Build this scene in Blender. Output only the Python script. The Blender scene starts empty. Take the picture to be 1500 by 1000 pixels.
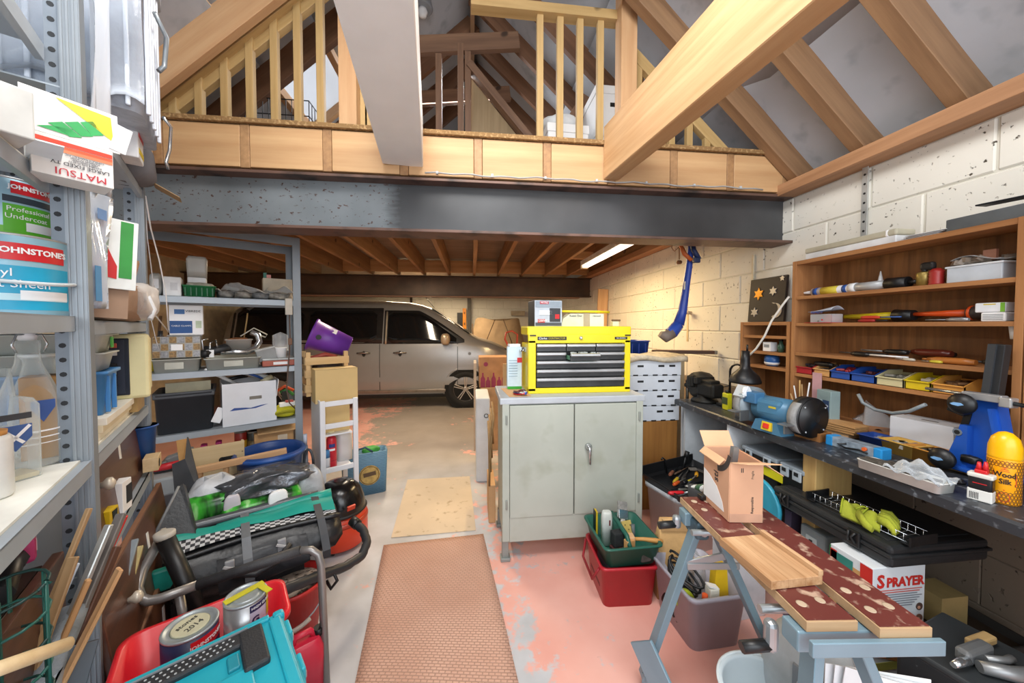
import bpy, bmesh, math, random
from mathutils import Vector as V, Matrix
random.seed(7)
R = math.radians
SC = bpy.context.scene; C = SC.collection
# ---------------------------------------------------------------- camera, sky, lights, exposure
TH, PI_ = R(6.5), R(1.6); FPX = 510.0; HX, HY = 750.0, 491.2; CZ = 1.45
cam = bpy.data.objects.new('camera', bpy.data.cameras.new('camera')); C.objects.link(cam)
cam.location = (0, 0, CZ); cam.rotation_euler = (R(90) - PI_, 0, -TH)
cam.data.sensor_width = 36; cam.data.lens = FPX / 1500 * 36; cam.data.shift_y = -(500 - HY) / 1500
cam.data.clip_start = .02; SC.camera = cam
W = bpy.data.worlds.new('sky'); SC.world = W; W.use_nodes = True
W.node_tree.nodes['Background'].inputs[0].default_value = (.86, .92, 1, 1)
W.node_tree.nodes['Background'].inputs[1].default_value = 1.2
SC.view_settings.view_transform = 'Standard'; SC.view_settings.look = 'None'
SC.view_settings.gamma = 1; SC.view_settings.use_curve_mapping = False
SC.view_settings.exposure = 0.35
def area(name, loc, target, sx, sy, watts, col):
    l = bpy.data.lights.new(name, 'AREA'); l.shape = 'RECTANGLE'; l.size = sx; l.size_y = sy
    l.energy = watts; l.color = col
    o = bpy.data.objects.new(name, l); C.objects.link(o); o.location = loc
    o.rotation_euler = (V(target) - V(loc)).to_track_quat('-Z', 'Y').to_euler()
    return o
area('door_fill', (.3, -1.3, 2.2), (0, 3, 1.2), 3.6, 1.6, 55, (.93, .97, 1))  # added fill lamp at the open end, on top of the sky's daylight
area('ceiling_light', (.0, .75, 3.3), (.1, .95, 0), 1.4, .9, 50, (1, .97, .93))
area('roof_fill', (-.1, .25, 3.7), (1.5, 1.4, 2.6), .8, .9, 20, (.93, .97, 1))  # unseen lamp added under the ridge to brighten the roof slope
area('loft_light', (-.25, 3.6, 3.75), (-.1, 3.4, 2.6), .9, .5, 34, (.95, .97, 1))
area('garage_tube', (1.28, 3.9, 2.16), (1.28, 3.9, 0), .12, 1.5, 34, (1, .72, .36))
area('garage_fill_rear', (-.9, 7.6, 2.2), (-.9, 7.6, 0), 1.8, .12, 75, (1, .78, .5))  # hidden lamp added behind the back beam to warm the back wall
area('garage_fill_mid', (-.9, 4.3, 2.26), (-.9, 4.3, 0), .12, 1.6, 44, (1, .82, .6))  # added fill without a fitting, brightens the bay before the van
# ---------------------------------------------------------------- measuring frames
cR = V((math.cos(TH), -math.sin(TH), 0)); c_, s_ = math.cos(PI_), math.sin(PI_); cF = V((math.sin(TH) * c_, math.cos(TH) * c_, -s_)); cU = V((math.sin(TH) * s_, math.cos(TH) * s_, c_)); CAM = V((0, 0, CZ))
def ray(px, py): return cF + cR * ((px - HX) / FPX) + cU * ((HY - py) / FPX)
def P(px, py, d): return CAM + ray(px, py) * d
def floor_pt(px, py, z=0): r = ray(px, py); return CAM + r * ((z - CZ) / r.z)
class Frame:
    """a place with its own right (x), away (y) and up (z)"""
    def __init__(s, o, deg):
        s.o = V(o); s.rz = R(deg); c, n = math.cos(s.rz), math.sin(s.rz)
        s.x = V((c, n, 0)); s.y = V((-n, c, 0))
    def w(s, x, y, z=0): return s.o + s.x * x + s.y * y + V((0, 0, z))
    def loc(s, p): q = p - s.o; return V((q.dot(s.x), q.dot(s.y), q.z))
    def at(s, px, py, y):
        r = ray(px, py); t = (y - (CAM - s.o).dot(s.y)) / r.dot(s.y)
        return s.loc(CAM + r * t)
    def fit(s, x0, x1, yt, zb, y):
        a = s.at(x0, yt, y); b = s.at(x1, yt, y); m = s.at((x0 + x1) / 2, yt, y)
        return (a.x + b.x) / 2, abs(b.x - a.x), max(.012, m.z - zb)
F0 = Frame((0, 0, 0), 0); FL = Frame((-1.029, 1.063, 0), 122.6); FB = Frame((-2.056, 2.27, 0), 32.6); FR = Frame((1.51, 0, 0), -90)
# ---------------------------------------------------------------- materials
MATS = {}
def lin(h):
    if not isinstance(h, str): return tuple(h) + (1,)
    h = h.lstrip('#'); o = []
    for i in (0, 2, 4):
        c = int(h[i:i + 2], 16) / 255; o.append(c / 12.92 if c <= .04045 else ((c + .055) / 1.055) ** 2.4)
    return (*o, 1)
def newmat(name):
    m = bpy.data.materials.new(name); m.use_nodes = True; nt = m.node_tree
    return m, nt, nt.nodes['Principled BSDF']
def mixc(nt, fac, a, b):
    n = nt.nodes.new('ShaderNodeMix'); n.data_type = 'RGBA'
    for i, v in ((0, fac), (6, a), (7, b)):
        if hasattr(v, 'links'): nt.links.new(v, n.inputs[i])
        else: n.inputs[i].default_value = v
    return n.outputs[2]
def noise(nt, scale, detail=3, stretch=None, co='Object', rough=.5):
    t = nt.nodes.new('ShaderNodeTexCoord'); n = nt.nodes.new('ShaderNodeTexNoise')
    n.inputs['Scale'].default_value = scale; n.inputs['Detail'].default_value = detail; n.inputs['Roughness'].default_value = rough
    src = t.outputs[co]
    if stretch:
        mp = nt.nodes.new('ShaderNodeMapping'); mp.inputs['Scale'].default_value = stretch; nt.links.new(src, mp.inputs[0]); src = mp.outputs[0]
    nt.links.new(src, n.inputs['Vector']); return n.outputs['Fac']
def ramp(nt, v, lo, hi):
    n = nt.nodes.new('ShaderNodeMapRange'); n.inputs[1].default_value = lo; n.inputs[2].default_value = hi
    nt.links.new(v, n.inputs[0]); return n.outputs[0]
def bumpn(nt, b, h, strength=.3, dist=.01):
    n = nt.nodes.new('ShaderNodeBump'); n.inputs['Strength'].default_value = strength; n.inputs['Distance'].default_value = dist
    nt.links.new(h, n.inputs['Height']); nt.links.new(n.outputs[0], b.inputs['Normal'])
def M(hexc, rough=.55, metal=0, var=.12, scale=9, bump=0, alpha=1, trans=0, spec=.5):
    """plain paint, plastic, card or metal with a little uneven colour"""
    k = (hexc, rough, metal, var, scale, bump, alpha, trans)
    if k in MATS: return MATS[k]
    m, nt, b = newmat('mat_' + str(hexc).strip('#')); c = lin(hexc)
    f = ramp(nt, noise(nt, scale, 4), .3, .7)
    dark = tuple(x * (1 - var * 1.6) for x in c[:3]) + (1,); lite = tuple(min(1, x * (1 + var)) for x in c[:3]) + (1,)
    nt.links.new(mixc(nt, f, dark, lite), b.inputs['Base Color'])
    b.inputs['Roughness'].default_value = rough; b.inputs['Metallic'].default_value = metal
    b.inputs['Alpha'].default_value = alpha; b.inputs['Transmission Weight'].default_value = trans
    b.inputs['Specular IOR Level'].default_value = spec
    if bump: bumpn(nt, b, noise(nt, scale * 6, 4), bump)
    MATS[k] = m; return m
def wood(c1, c2, axis=0, rough=.6, knots=True, scale=1.0):
    k = ('wood', c1, c2, axis, rough, scale)
    if k in MATS: return MATS[k]
    m, nt, b = newmat('wood_' + c1.strip('#')); s = [26 * scale] * 3; s[axis] = 1.6 * scale
    g = ramp(nt, noise(nt, 1, 5, s, rough=.62), .3, .72); s2 = [5 * scale] * 3; s2[axis] = .8 * scale
    big = ramp(nt, noise(nt, 1, 2, s2), .35, .68)
    col = mixc(nt, g, lin(c1), lin(c2))
    d = tuple(x * .78 for x in lin(c2)[:3]) + (1,)
    nn = nt.nodes.new('ShaderNodeMath'); nn.operation = 'MULTIPLY'; nn.inputs[1].default_value = .55; nt.links.new(big, nn.inputs[0])
    col = mixc(nt, nn.outputs[0], col, d)
    if knots:
        kn = ramp(nt, noise(nt, 4.5 * scale, 1), .76, .8)
        col = mixc(nt, kn, col, tuple(x * .35 for x in lin(c2)[:3]) + (1,))
    nt.links.new(col, b.inputs['Base Color']); b.inputs['Roughness'].default_value = rough
    bumpn(nt, b, g, .12, .004); MATS[k] = m; return m
def speck(base, spot, scale, lo, hi, rough=.6, bump=.3, metal=0, detail=3):
    """base colour with flecks or pits of another"""
    k = ('speck', base, spot, scale, lo, hi, rough)
    if k in MATS: return MATS[k]
    m, nt, b = newmat('speck_' + base.strip('#')); n = noise(nt, scale, detail)
    f = ramp(nt, n, lo, hi); v = ramp(nt, noise(nt, 2.2, 4), .3, .7); c = lin(base)
    bc = mixc(nt, v, tuple(x * .86 for x in c[:3]) + (1,), tuple(min(1, x * 1.07) for x in c[:3]) + (1,))
    nt.links.new(mixc(nt, f, bc, lin(spot)), b.inputs['Base Color'])
    b.inputs['Roughness'].default_value = rough; b.inputs['Metallic'].default_value = metal
    if bump:
        inv = nt.nodes.new('ShaderNodeMath'); inv.operation = 'SUBTRACT'; inv.inputs[0].default_value = 1; nt.links.new(f, inv.inputs[1])
        bumpn(nt, b, inv.outputs[0], bump, .006)
    MATS[k] = m; return m
def glassy(hexc='#dfe8ea', alpha=.25, rough=.08, edge=.35):
    """thin clear glass or plastic"""
    k = ('glass', hexc, alpha, rough, edge)
    if k in MATS: return MATS[k]
    m, nt, b = newmat('clear_' + hexc.strip('#')); t = nt.nodes.new('ShaderNodeBsdfTransparent'); mx = nt.nodes.new('ShaderNodeMixShader')
    b.inputs['Base Color'].default_value = lin(hexc); b.inputs['Roughness'].default_value = rough
    lw = nt.nodes.new('ShaderNodeLayerWeight'); lw.inputs[0].default_value = edge
    a = nt.nodes.new('ShaderNodeMath'); a.operation = 'ADD'; a.inputs[1].default_value = alpha; a.use_clamp = True
    nt.links.new(lw.outputs['Facing'], a.inputs[0]); nt.links.new(a.outputs[0], mx.inputs[0])
    nt.links.new(t.outputs[0], mx.inputs[1]); nt.links.new(b.outputs[0], mx.inputs[2])
    nt.links.new(mx.outputs[0], nt.nodes['Material Output'].inputs[0]); MATS[k] = m; return m
def glow(hexc, s):
    m, nt, b = newmat('glow_' + hexc.strip('#')); b.inputs['Base Color'].default_value = lin(hexc)
    b.inputs['Emission Color'].default_value = lin(hexc); b.inputs['Emission Strength'].default_value = s; return m
# ---------------------------------------------------------------- shapes
class G:
    """a mesh under construction; m is the material slot of what is added next"""
    def __init__(s): s.bm = bmesh.new(); s.m = 0; s.sm = False
    def face(s, vs):
        try: f = s.bm.faces.new(vs)
        except ValueError: return
        f.material_index = s.m; f.smooth = s.sm
    def box(s, c, d, rz=0, bev=0, rx=0, ry=0, seg=2, taper=1):
        t = bmesh.new(); bmesh.ops.create_cube(t, size=1)
        for v in t.verts:
            k = taper if v.co.z < 0 else 1
            v.co = V((v.co.x * d[0] * k, v.co.y * d[1] * k, v.co.z * d[2]))
        if bev: bmesh.ops.bevel(t, geom=t.edges[:], offset=bev, segments=seg, affect='EDGES', profile=.5)
        m = Matrix.Translation(V(c)) @ Matrix.Rotation(rz, 4, 'Z') @ Matrix.Rotation(ry, 4, 'Y') @ Matrix.Rotation(rx, 4, 'X')
        s.join(t, m); return s
    def join(s, t, m=None):
        mp = {v: s.bm.verts.new(m @ v.co if m else v.co) for v in t.verts}
        for f in t.faces: s.face([mp[v] for v in f.verts])
        t.free()
    def bar(s, p, q, w, h, up=(0, 0, 1), bev=0):
        p, q = V(p), V(q); x = (q - p).normalized(); u = V(up)
        if abs(x.dot(u)) > .98: u = V((0, 1, 0))
        y = u.cross(x).normalized(); z = x.cross(y); t = bmesh.new(); bmesh.ops.create_cube(t, size=1)
        L = (q - p).length
        for v in t.verts: v.co = V((v.co.x * L, v.co.y * w, v.co.z * h))
        if bev: bmesh.ops.bevel(t, geom=t.edges[:], offset=bev, segments=2, affect='EDGES', profile=.5)
        m = Matrix((x, y, z)).transposed().to_4x4(); m.translation = (p + q) / 2
        s.join(t, m); return s
    def loft(s, rings, cap0=True, cap1=True, closed=True, smooth=True):
        o = s.sm; s.sm = smooth; rv = [[s.bm.verts.new(p) for p in r] for r in rings]; n = len(rv[0])
        for a, b in zip(rv, rv[1:]):
            for i in range(n if closed else n - 1):
                j = (i + 1) % n; s.face([a[i], a[j], b[j], b[i]])
        s.sm = False
        if cap0: s.face(rv[0][::-1])
        if cap1: s.face(rv[-1])
        s.sm = o; return s
    def tube(s, pts, r, n=8, caps=True):
        pts = [V(p) for p in pts]; rings = []; N = len(pts); up = None
        for i, p in enumerate(pts):
            t = (pts[min(i + 1, N - 1)] - pts[max(i - 1, 0)]).normalized()
            if up is None: up = V((0, 0, 1)) if abs(t.z) < .9 else V((1, 0, 0))
            a = t.cross(up).normalized(); up = a.cross(t).normalized()
            rr = r[i] if isinstance(r, (list, tuple)) else r
            rings.append([p + (a * math.cos(k * 2 * math.pi / n) + up * math.sin(k * 2 * math.pi / n)) * rr for k in range(n)])
        return s.loft(rings, caps, caps)
    def lathe(s, prof, n=20, c=(0, 0, 0), axis='z', cap0=True, cap1=True, sy=1):
        c = V(c); rings = []
        for r, h in prof:
            ring = []
            for k in range(n):
                a = 2 * math.pi * k / n; x, y = r * math.cos(a), r * math.sin(a) * sy
                ring.append(c + (V((x, y, h)) if axis == 'z' else V((h, x, y)) if axis == 'x' else V((y, h, x))))
            rings.append(ring)
        return s.loft(rings, cap0, cap1)
    def prism(s, pts, y0, y1, plane='xz', smooth=False):
        f = {'xz': lambda p, t: V((p[0], t, p[1])), 'xy': lambda p, t: V((p[0], p[1], t)), 'yz': lambda p, t: V((t, p[0], p[1]))}[plane]
        return s.loft([[f(p, y0) for p in pts], [f(p, y1) for p in pts]], smooth=smooth)
    def tub(s, w, d, h, t=.004, taper=.9, r=.03, lip=.008, z=0, n=4, c=(0, 0)):
        """open bin with thick walls, round corners and a lip"""
        def q(k, zz, e=0): return rrect(w * k + e, d * k + e, r, zz, n, c)
        return s.loft([q(taper, z), q(1, z + h * .93), q(1, z + h * .93, 2 * lip), q(1, z + h, 2 * lip), q(1, z + h, -2 * t), q(taper, z + t * 1.5, -2 * t)])
    def sheet(s, f, nx, ny, th=.0):
        o = s.sm; s.sm = True
        g = [[s.bm.verts.new(f(i / nx, j / ny)) for i in range(nx + 1)] for j in range(ny + 1)]
        for j in range(ny):
            for i in range(nx): s.face([g[j][i], g[j][i + 1], g[j + 1][i + 1], g[j + 1][i]])
        if th:
            h = [[s.bm.verts.new(v.co - V((0, 0, th))) for v in row] for row in g]
            for j in range(ny):
                for i in range(nx): s.face([h[j][i], h[j + 1][i], h[j + 1][i + 1], h[j][i + 1]])
            for j in range(ny):
                s.face([g[j][0], g[j + 1][0], h[j + 1][0], h[j][0]]); s.face([g[j][nx], h[j][nx], h[j + 1][nx], g[j + 1][nx]])
            for i in range(nx):
                s.face([g[0][i], h[0][i], h[0][i + 1], g[0][i + 1]]); s.face([g[ny][i], g[ny][i + 1], h[ny][i + 1], h[ny][i]])
        s.sm = o; return s
    def blob(s, c, d, seed=0, amp=.08, nu=20, nv=12, box=.6, jit=0):
        """a soft lumpy sack: box > 0 squares it off"""
        rnd = random.Random(seed); ph = [rnd.uniform(0, 6.3) for _ in range(8)]; c = V(c); e = 1 - box * .6; rings = []
        def sp(x): return math.copysign(abs(x) ** e, x)
        for j in range(1, nv):
            a = -math.pi / 2 + math.pi * j / nv; ring = []
            for i in range(nu):
                b = 2 * math.pi * i / nu
                k = 1 + amp * (math.sin(3 * b + ph[0] + 2 * a) + math.sin(5 * b - 3 * a + ph[1]) * .7 + math.sin(7 * b + 5 * a + ph[2]) * .5) + rnd.uniform(-jit, jit)
                ring.append(c + V((sp(math.cos(a)) * sp(math.cos(b)) * d[0] / 2 * k, sp(math.cos(a)) * sp(math.sin(b)) * d[1] / 2 * k, sp(math.sin(a)) * d[2] / 2 * (1 + amp * .6 * math.sin(4 * b + ph[3])))))
            rings.append(ring)
        return s.loft(rings)
def rrect(w, d, r, z, n=4, c=(0, 0)):
    r = min(r, w * .49, d * .49); o = []
    for k, (sx, sy) in enumerate(((1, 1), (-1, 1), (-1, -1), (1, -1))):
        for i in range(n + 1):
            a = math.pi / 2 * (k + i / n)
            o.append(V((c[0] + sx * (w / 2 - r) + r * math.cos(a), c[1] + sy * (d / 2 - r) + r * math.sin(a), z)))
    return o
def arc(c, r, a0, a1, n, plane='xz'):
    o = []
    for i in range(n + 1):
        a = R(a0 + (a1 - a0) * i / n); x, y = r * math.cos(a), r * math.sin(a)
        o.append(V(c) + (V((x, 0, y)) if plane == 'xz' else V((x, y, 0)) if plane == 'xy' else V((0, x, y))))
    return o
# ---------------------------------------------------------------- objects
def obj(name, g, mats, parent=None, loc=None, rot=None, label=None, kind=None):
    me = bpy.data.meshes.new(name)
    bmesh.ops.recalc_face_normals(g.bm, faces=g.bm.faces[:])
    g.bm.to_mesh(me); g.bm.free()
    for m in (mats if isinstance(mats, (list, tuple)) else [mats]): me.materials.append(m)
    o = bpy.data.objects.new(name, me); C.objects.link(o)
    if parent: o.parent = parent
    if loc is not None: o.location = loc
    if rot is not None: o.rotation_euler = rot
    if label: o['label'] = label
    if kind: o['kind'] = kind
    return o
def thing(name, label, cat, loc=(0, 0, 0), rz=0, group=None, kind=None, rot=None):
    o = bpy.data.objects.new(name, None); C.objects.link(o); o.location = loc
    o.rotation_euler = rot if rot else (0, 0, rz); o.empty_display_size = .05
    if label: o['label'] = label
    if cat: o['category'] = cat
    if group: o['group'] = group
    if kind: o['kind'] = kind
    return o
def ft(F, name, label, cat, x, y, z=0, rz=0, group=None): return thing(name, label, cat, F.w(x, y, z), F.rz + rz, group)
def tag(o, label, cat, group=None, kind=None):
    o['label'] = label; o['category'] = cat
    if group: o['group'] = group
    if kind: o['kind'] = kind
    return o
def bar_obj(name, p, q, w, h, m, parent=None, up=(0, 0, 1), bev=.002):
    """one length of timber or metal with its own long axis, so the grain runs along it"""
    p, q = V(p), V(q); x = (q - p).normalized(); u = V(up)
    if abs(x.dot(u)) > .98: u = V((0, 1, 0))
    y = u.cross(x).normalized(); z = x.cross(y); mt = Matrix((x, y, z)).transposed().to_4x4(); mt.translation = (p + q) / 2
    o = obj(name, G().box((0, 0, 0), ((q - p).length, w, h), bev=bev, seg=1), m, parent); o.matrix_local = mt; return o
def txt(s, size, parent, loc, rot, m, name='lettering', align='CENTER', sx=1, bold=0):
    cu = bpy.data.curves.new('t', 'FONT'); cu.body = s; cu.size = size; cu.align_x = align; cu.align_y = 'CENTER'; cu.extrude = .0004; cu.resolution_u = 2; cu.offset = bold
    t = bpy.data.objects.new('t', cu); C.objects.link(t); bpy.context.view_layer.update()
    me = bpy.data.meshes.new_from_object(t.evaluated_get(bpy.context.evaluated_depsgraph_get()))
    bpy.data.objects.remove(t); me.name = name; me.materials.clear(); me.materials.append(m)
    o = bpy.data.objects.new(name, me); C.objects.link(o); o.parent = parent; o.location = loc; o.rotation_euler = rot; o.scale = (sx, 1, 1); return o
FRONT = (R(90), 0, 0)
def print_box(name, parent, c, d, m, rot=None): return obj(name, G().box((0, 0, 0), d), m, parent, c, rot)
def dup(root, loc, rz, label=None, group=None):
    r = root.copy(); C.objects.link(r); r.location = loc; r.rotation_euler = (0, 0, rz)
    if label: r['label'] = label
    if group: r['group'] = group
    for ch in list(root.children):
        c = ch.copy(); C.objects.link(c); c.parent = r
        for g in ch.children:
            d = g.copy(); C.objects.link(d); d.parent = c
    return r
def wrap(par, name, r, a0, a1, z0, z1, m, n=10):
    g = G(); g.sm = True; v = [[g.bm.verts.new((r * math.sin(R(a0 + (a1 - a0) * i / n)), -r * math.cos(R(a0 + (a1 - a0) * i / n)), z)) for i in range(n + 1)] for z in (z0, z1)]
    for i in range(n): g.face([v[0][i], v[0][i + 1], v[1][i + 1], v[1][i]])
    return obj(name, g, m, par)
def wraptxt(s, size, par, r, a, z, m, sx=1, step=None, bold=0):
    """letters set round a tin, one by one, as one lettering part"""
    cu = bpy.data.curves.new('t', 'FONT'); cu.body = s; cu.size = size; cu.align_x = 'CENTER'; cu.align_y = 'CENTER'; cu.resolution_u = 2; cu.extrude = .0003; cu.offset = bold
    t = bpy.data.objects.new('t', cu); C.objects.link(t); bpy.context.view_layer.update(); me = bpy.data.meshes.new_from_object(t.evaluated_get(bpy.context.evaluated_depsgraph_get())); bpy.data.objects.remove(t)
    for v in me.vertices:
        b = R(a) + v.co.x * sx / r; rr = r + .0006 + v.co.z; v.co = (rr * math.sin(b), -rr * math.cos(b), z + v.co.y)
    me.materials.clear(); me.materials.append(m); me.name = 'lettering'; o = bpy.data.objects.new('lettering', me); C.objects.link(o); o.parent = par; return o
# common materials
STEEL = M('#8d959c', .42, .25, .06, 5); STEELD = M('#6d7780', .5, .3, .1, 5); CHROME = M('#c9cdd0', .2, .9, .04); DARK = M('#191a1c', .5, 0, .2, 12)
BLACK = M('#141517', .42, 0, .15, 10); WHITE = M('#e4e6e8', .5, 0, .03, 6); PAPER = M('#eef0f2', .7, 0, .02); CARD = M('#c99f72', .8, 0, .06, 7, .03)
PINE = wood('#dcb68a', '#c4966a'); PINEY = wood('#d2b27c', '#b3925c'); PINED = wood('#957257', '#6f5240'); RAFT = wood('#b08b66', '#876649')
RED = M('#c51f24', .4, 0, .05); GREENP = M('#2f9a2c', .5); INK = M('#26262a', .7, 0, .02); INKR = M('#c23a3a', .7, 0, .02); BLUE = M('#2456a8', .4, 0, .06)
YEL = M('#e6d21c', .38, 0, .03); CREAM = M('#e3dcb8', .55, 0, .05); GREY = M('#8f9499', .5, 0, .06); LGREY = M('#b9bfc4', .5, 0, .05)
# ================================================================ THE ROOM
def struct(name, g, m, parent=None):
    o = obj(name, g, m, parent)
    if parent is None: o['kind'] = 'structure'
    return o
def wallpaint(name, base, pit):
    m, nt, b = newmat(name); ge = nt.nodes.new('ShaderNodeNewGeometry')
    def ns(sc, d=3):
        n = nt.nodes.new('ShaderNodeTexNoise'); n.inputs['Scale'].default_value = sc; n.inputs['Detail'].default_value = d
        nt.links.new(ge.outputs['Position'], n.inputs['Vector']); return n.outputs['Fac']
    v = ramp(nt, ns(1.7, 4), .3, .7); c = lin(base)
    col = mixc(nt, v, tuple(x * .9 for x in c[:3]) + (1,), tuple(min(1, x * 1.06) for x in c[:3]) + (1,))
    f = ramp(nt, ns(46, 2), .66, .72); cl = ramp(nt, ns(3.1, 2), .42, .6)
    mu = nt.nodes.new('ShaderNodeMath'); mu.operation = 'MULTIPLY'; nt.links.new(f, mu.inputs[0]); nt.links.new(cl, mu.inputs[1])
    nt.links.new(mixc(nt, mu.outputs[0], col, lin(pit)), b.inputs['Base Color']); b.inputs['Roughness'].default_value = .75
    inv = nt.nodes.new('ShaderNodeMath'); inv.operation = 'SUBTRACT'; inv.inputs[0].default_value = 1; nt.links.new(f, inv.inputs[1])
    bumpn(nt, b, inv.outputs[0], .5, .008); return m
WALLM = wallpaint('cream_block', '#dfdcd2', '#4a4236'); MORT = M('#d9d6ca', .85, 0, .06, 6)
def floor_mat():
    m, nt, b = newmat('worn_floor_paint'); big = noise(nt, 1.05, 6, None, 'Object', .68); fine = noise(nt, 9, 6, None, 'Object', .7)
    t = nt.nodes.new('ShaderNodeTexCoord'); sp = nt.nodes.new('ShaderNodeSeparateXYZ'); nt.links.new(t.outputs['Object'], sp.inputs[0])
    # worn walkway: distance from the line the mats lie on
    a = nt.nodes.new('ShaderNodeMath'); a.operation = 'ADD'; a.inputs[1].default_value = .52; nt.links.new(sp.outputs[0], a.inputs[0])
    ab = nt.nodes.new('ShaderNodeMath'); ab.operation = 'ABSOLUTE'; nt.links.new(a.outputs[0], ab.inputs[0])
    def mth(op, x, y):
        n = nt.nodes.new('ShaderNodeMath'); n.operation = op
        for i, v in enumerate((x, y)):
            if hasattr(v, 'links'): nt.links.new(v, n.inputs[i])
            else: n.inputs[i].default_value = v
        return n.outputs[0]
    s = mth('ADD', mth('MULTIPLY', ab.outputs[0], -.24), .285)
    far = ramp(nt, sp.outputs[1], 2.7, 4.2); s = mth('ADD', s, mth('MULTIPLY', far, .07))
    s = mth('ADD', s, mth('MULTIPLY', big, 1.0)); s = mth('ADD', s, mth('MULTIPLY', mth('SUBTRACT', fine, .5), .62))
    worn = ramp(nt, s, .575, .64)
    pink = mixc(nt, ramp(nt, noise(nt, 2.5, 4), .3, .7), lin('#dd9c8d'), lin('#eab5a7')); conc = mixc(nt, mth('MULTIPLY', far, .8), mixc(nt, ramp(nt, noise(nt, 3, 5), .3, .7), lin('#a9a9aa'), lin('#cbccd0')), mixc(nt, big, lin('#7d6f62'), lin('#b5a594')))
    col = mixc(nt, worn, pink, conc); dirt = ramp(nt, noise(nt, 5, 6, None, 'Object', .75), .66, .8)
    nt.links.new(mixc(nt, dirt, col, lin('#6b625c')), b.inputs['Base Color']); b.inputs['Roughness'].default_value = .5
    bumpn(nt, b, fine, .12, .004); return m
g = G(); g.box((-1.0, 3.8, -.05), (7.4, 11.4, .1)); struct('floor', g, floor_mat())
def block_wall(name, base, frame_xyz, rows, cols, z0, skip=lambda r, c: False, label=None):
    """a slab with its concrete blocks laid on it in running bond; frame_xyz(u, z) is the middle of a block"""
    bare = wallpaint('bare_shaded_block', '#7d7060', '#3a3027') if name == 'right' else None; mes = {}  # low blocks: unpainted brown, with the shade under the bench in the colour
    for r in range(rows):
        for c in range(cols):
            u = (c + (.5 if r % 2 else 0)) * .45; z = z0 + r * .225 + .1125
            if skip(u, z): continue
            p, rz = frame_xyz(u, z)
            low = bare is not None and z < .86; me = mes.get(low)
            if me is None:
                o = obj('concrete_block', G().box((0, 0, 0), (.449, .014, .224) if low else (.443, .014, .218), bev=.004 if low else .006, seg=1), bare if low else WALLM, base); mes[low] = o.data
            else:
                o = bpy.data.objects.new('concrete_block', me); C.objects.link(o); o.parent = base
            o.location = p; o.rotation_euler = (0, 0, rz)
wr = struct('wall_right', G().box((2.2, 4.0, 1.18), (.155, 10.4, 2.36)), MORT)
block_wall('right', wr, lambda u, z: ((2.121, .3 + u, z), R(90)), 10, 20, .05, lambda u, z: z < .35 and u > 1.5)
wb = struct('wall_back', G().box((-1.2, 9.3, 1.3), (7.0, .15, 2.7)), MORT)
block_wall('back', wb, lambda u, z: ((-3.9 + u, 9.224, z), 0), 5, 14, 1.0)
struct('wall_left', G().box((-2.78, .4, 1.0), (.15, 3.9, 2.0)), M('#d8d2c0', .8))
struct('wall_return', G().box((-3.7, 2.6, 1.28), (2.0, .15, 2.54)), M('#c9bfa8', .8))
struct('wall_side', G().box((-4.65, 6.0, 1.28), (.15, 6.8, 2.54)), M('#cdbf9f', .8))
struct('wall_plate', bpy and G().box((2.06, 3.9, 2.335), (.13, 10.2, .07), bev=.003), wood('#b98c66', '#976c4a', 1)).name = 'trim_1'
# steel strap that ties the plate to the wall
st = thing('restraint_strap', 'perforated galvanised steel strap running down the block wall below the roof plate', 'strap', (2.098, 1.665, 2.33)); 
g = G().box((0, 0, -.21), (.004, .03, .46), bev=.001); obj('strap_body', g, M('#bfc2c0', .45, .5), st)
g = G(); [g.lathe([(.006, 0), (.006, .0015)], 8, (-.0035, 0, -.02 - i * .05), 'x') for i in range(9)]; obj('holes', g, DARK, st, kind='stuff')
# ---------------------------------------------------------------- roof
SL = .92; MEM = speck('#b6bdc6', '#8f98a3', 7, .55, .8, .7, .1)
roof = struct('ceiling', G().prism([(2.32, 2.38 - .02), (.02, 4.50), (.02, 4.53), (2.32, 2.41 - .02)], -1.4, 9.3), M('#7d858e', .8))
def slope_sheet(x0, x1, y0, y1, side, dz):
    zf = (lambda x: 2.545 + (2.1 - x) * SL - dz) if side > 0 else (lambda x: 2.80 + .9 * (x + 1.87) - dz)
    g = G(); rnd = random.Random(int(x0 * 100 + y0 * 10)); ph = [rnd.uniform(0, 6) for _ in range(4)]
    g.sheet(lambda u, v: V((x0 + (x1 - x0) * u, y0 + (y1 - y0) * v, zf(x0 + (x1 - x0) * u) - .006 * math.sin(6 * u + 9 * v + ph[0]) - .005 * math.sin(17 * v + ph[1] - 3 * u))), 8, 40, .004)
    obj('membrane_sheet', g, MEM, roof)
slope_sheet(2.28, 1.66, -1.3, 9.2, 1, .012); slope_sheet(1.72, .92, -1.3, 9.2, 1, .006); slope_sheet(.98, .02, -1.3, 9.2, 1, .0)
WX0, WX1, WY0, WY1 = -1.42, -1.06, 2.75, 3.35
for a in ((-2.75, -1.95, -1.3, 2.12), (-1.98, WX0, -1.3, 9.2), (WX0, WX1, -1.3, WY0), (WX0, WX1, WY1, 9.2), (WX1, .02, -1.3, 9.2)): slope_sheet(*a, -1, 0)
zl = lambda x: 2.63 + .9 * (x + 1.87)
rw = thing('window_1', 'small roof window between the rafters', None, (0, 0, 0), kind='structure'); del rw['label']
for nm, a, b_ in (('window_frame', (WX0, WY0), (WX0, WY1)), ('window_frame', (WX1, WY0), (WX1, WY1)), ('window_frame', (WX0, WY0), (WX1, WY0)), ('window_frame', (WX0, WY1), (WX1, WY1))):
    bar_obj(nm, (a[0], a[1], zl(a[0]) + .16), (b_[0], b_[1], zl(b_[0]) + .16), .05, .07, PINE, rw)
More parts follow.
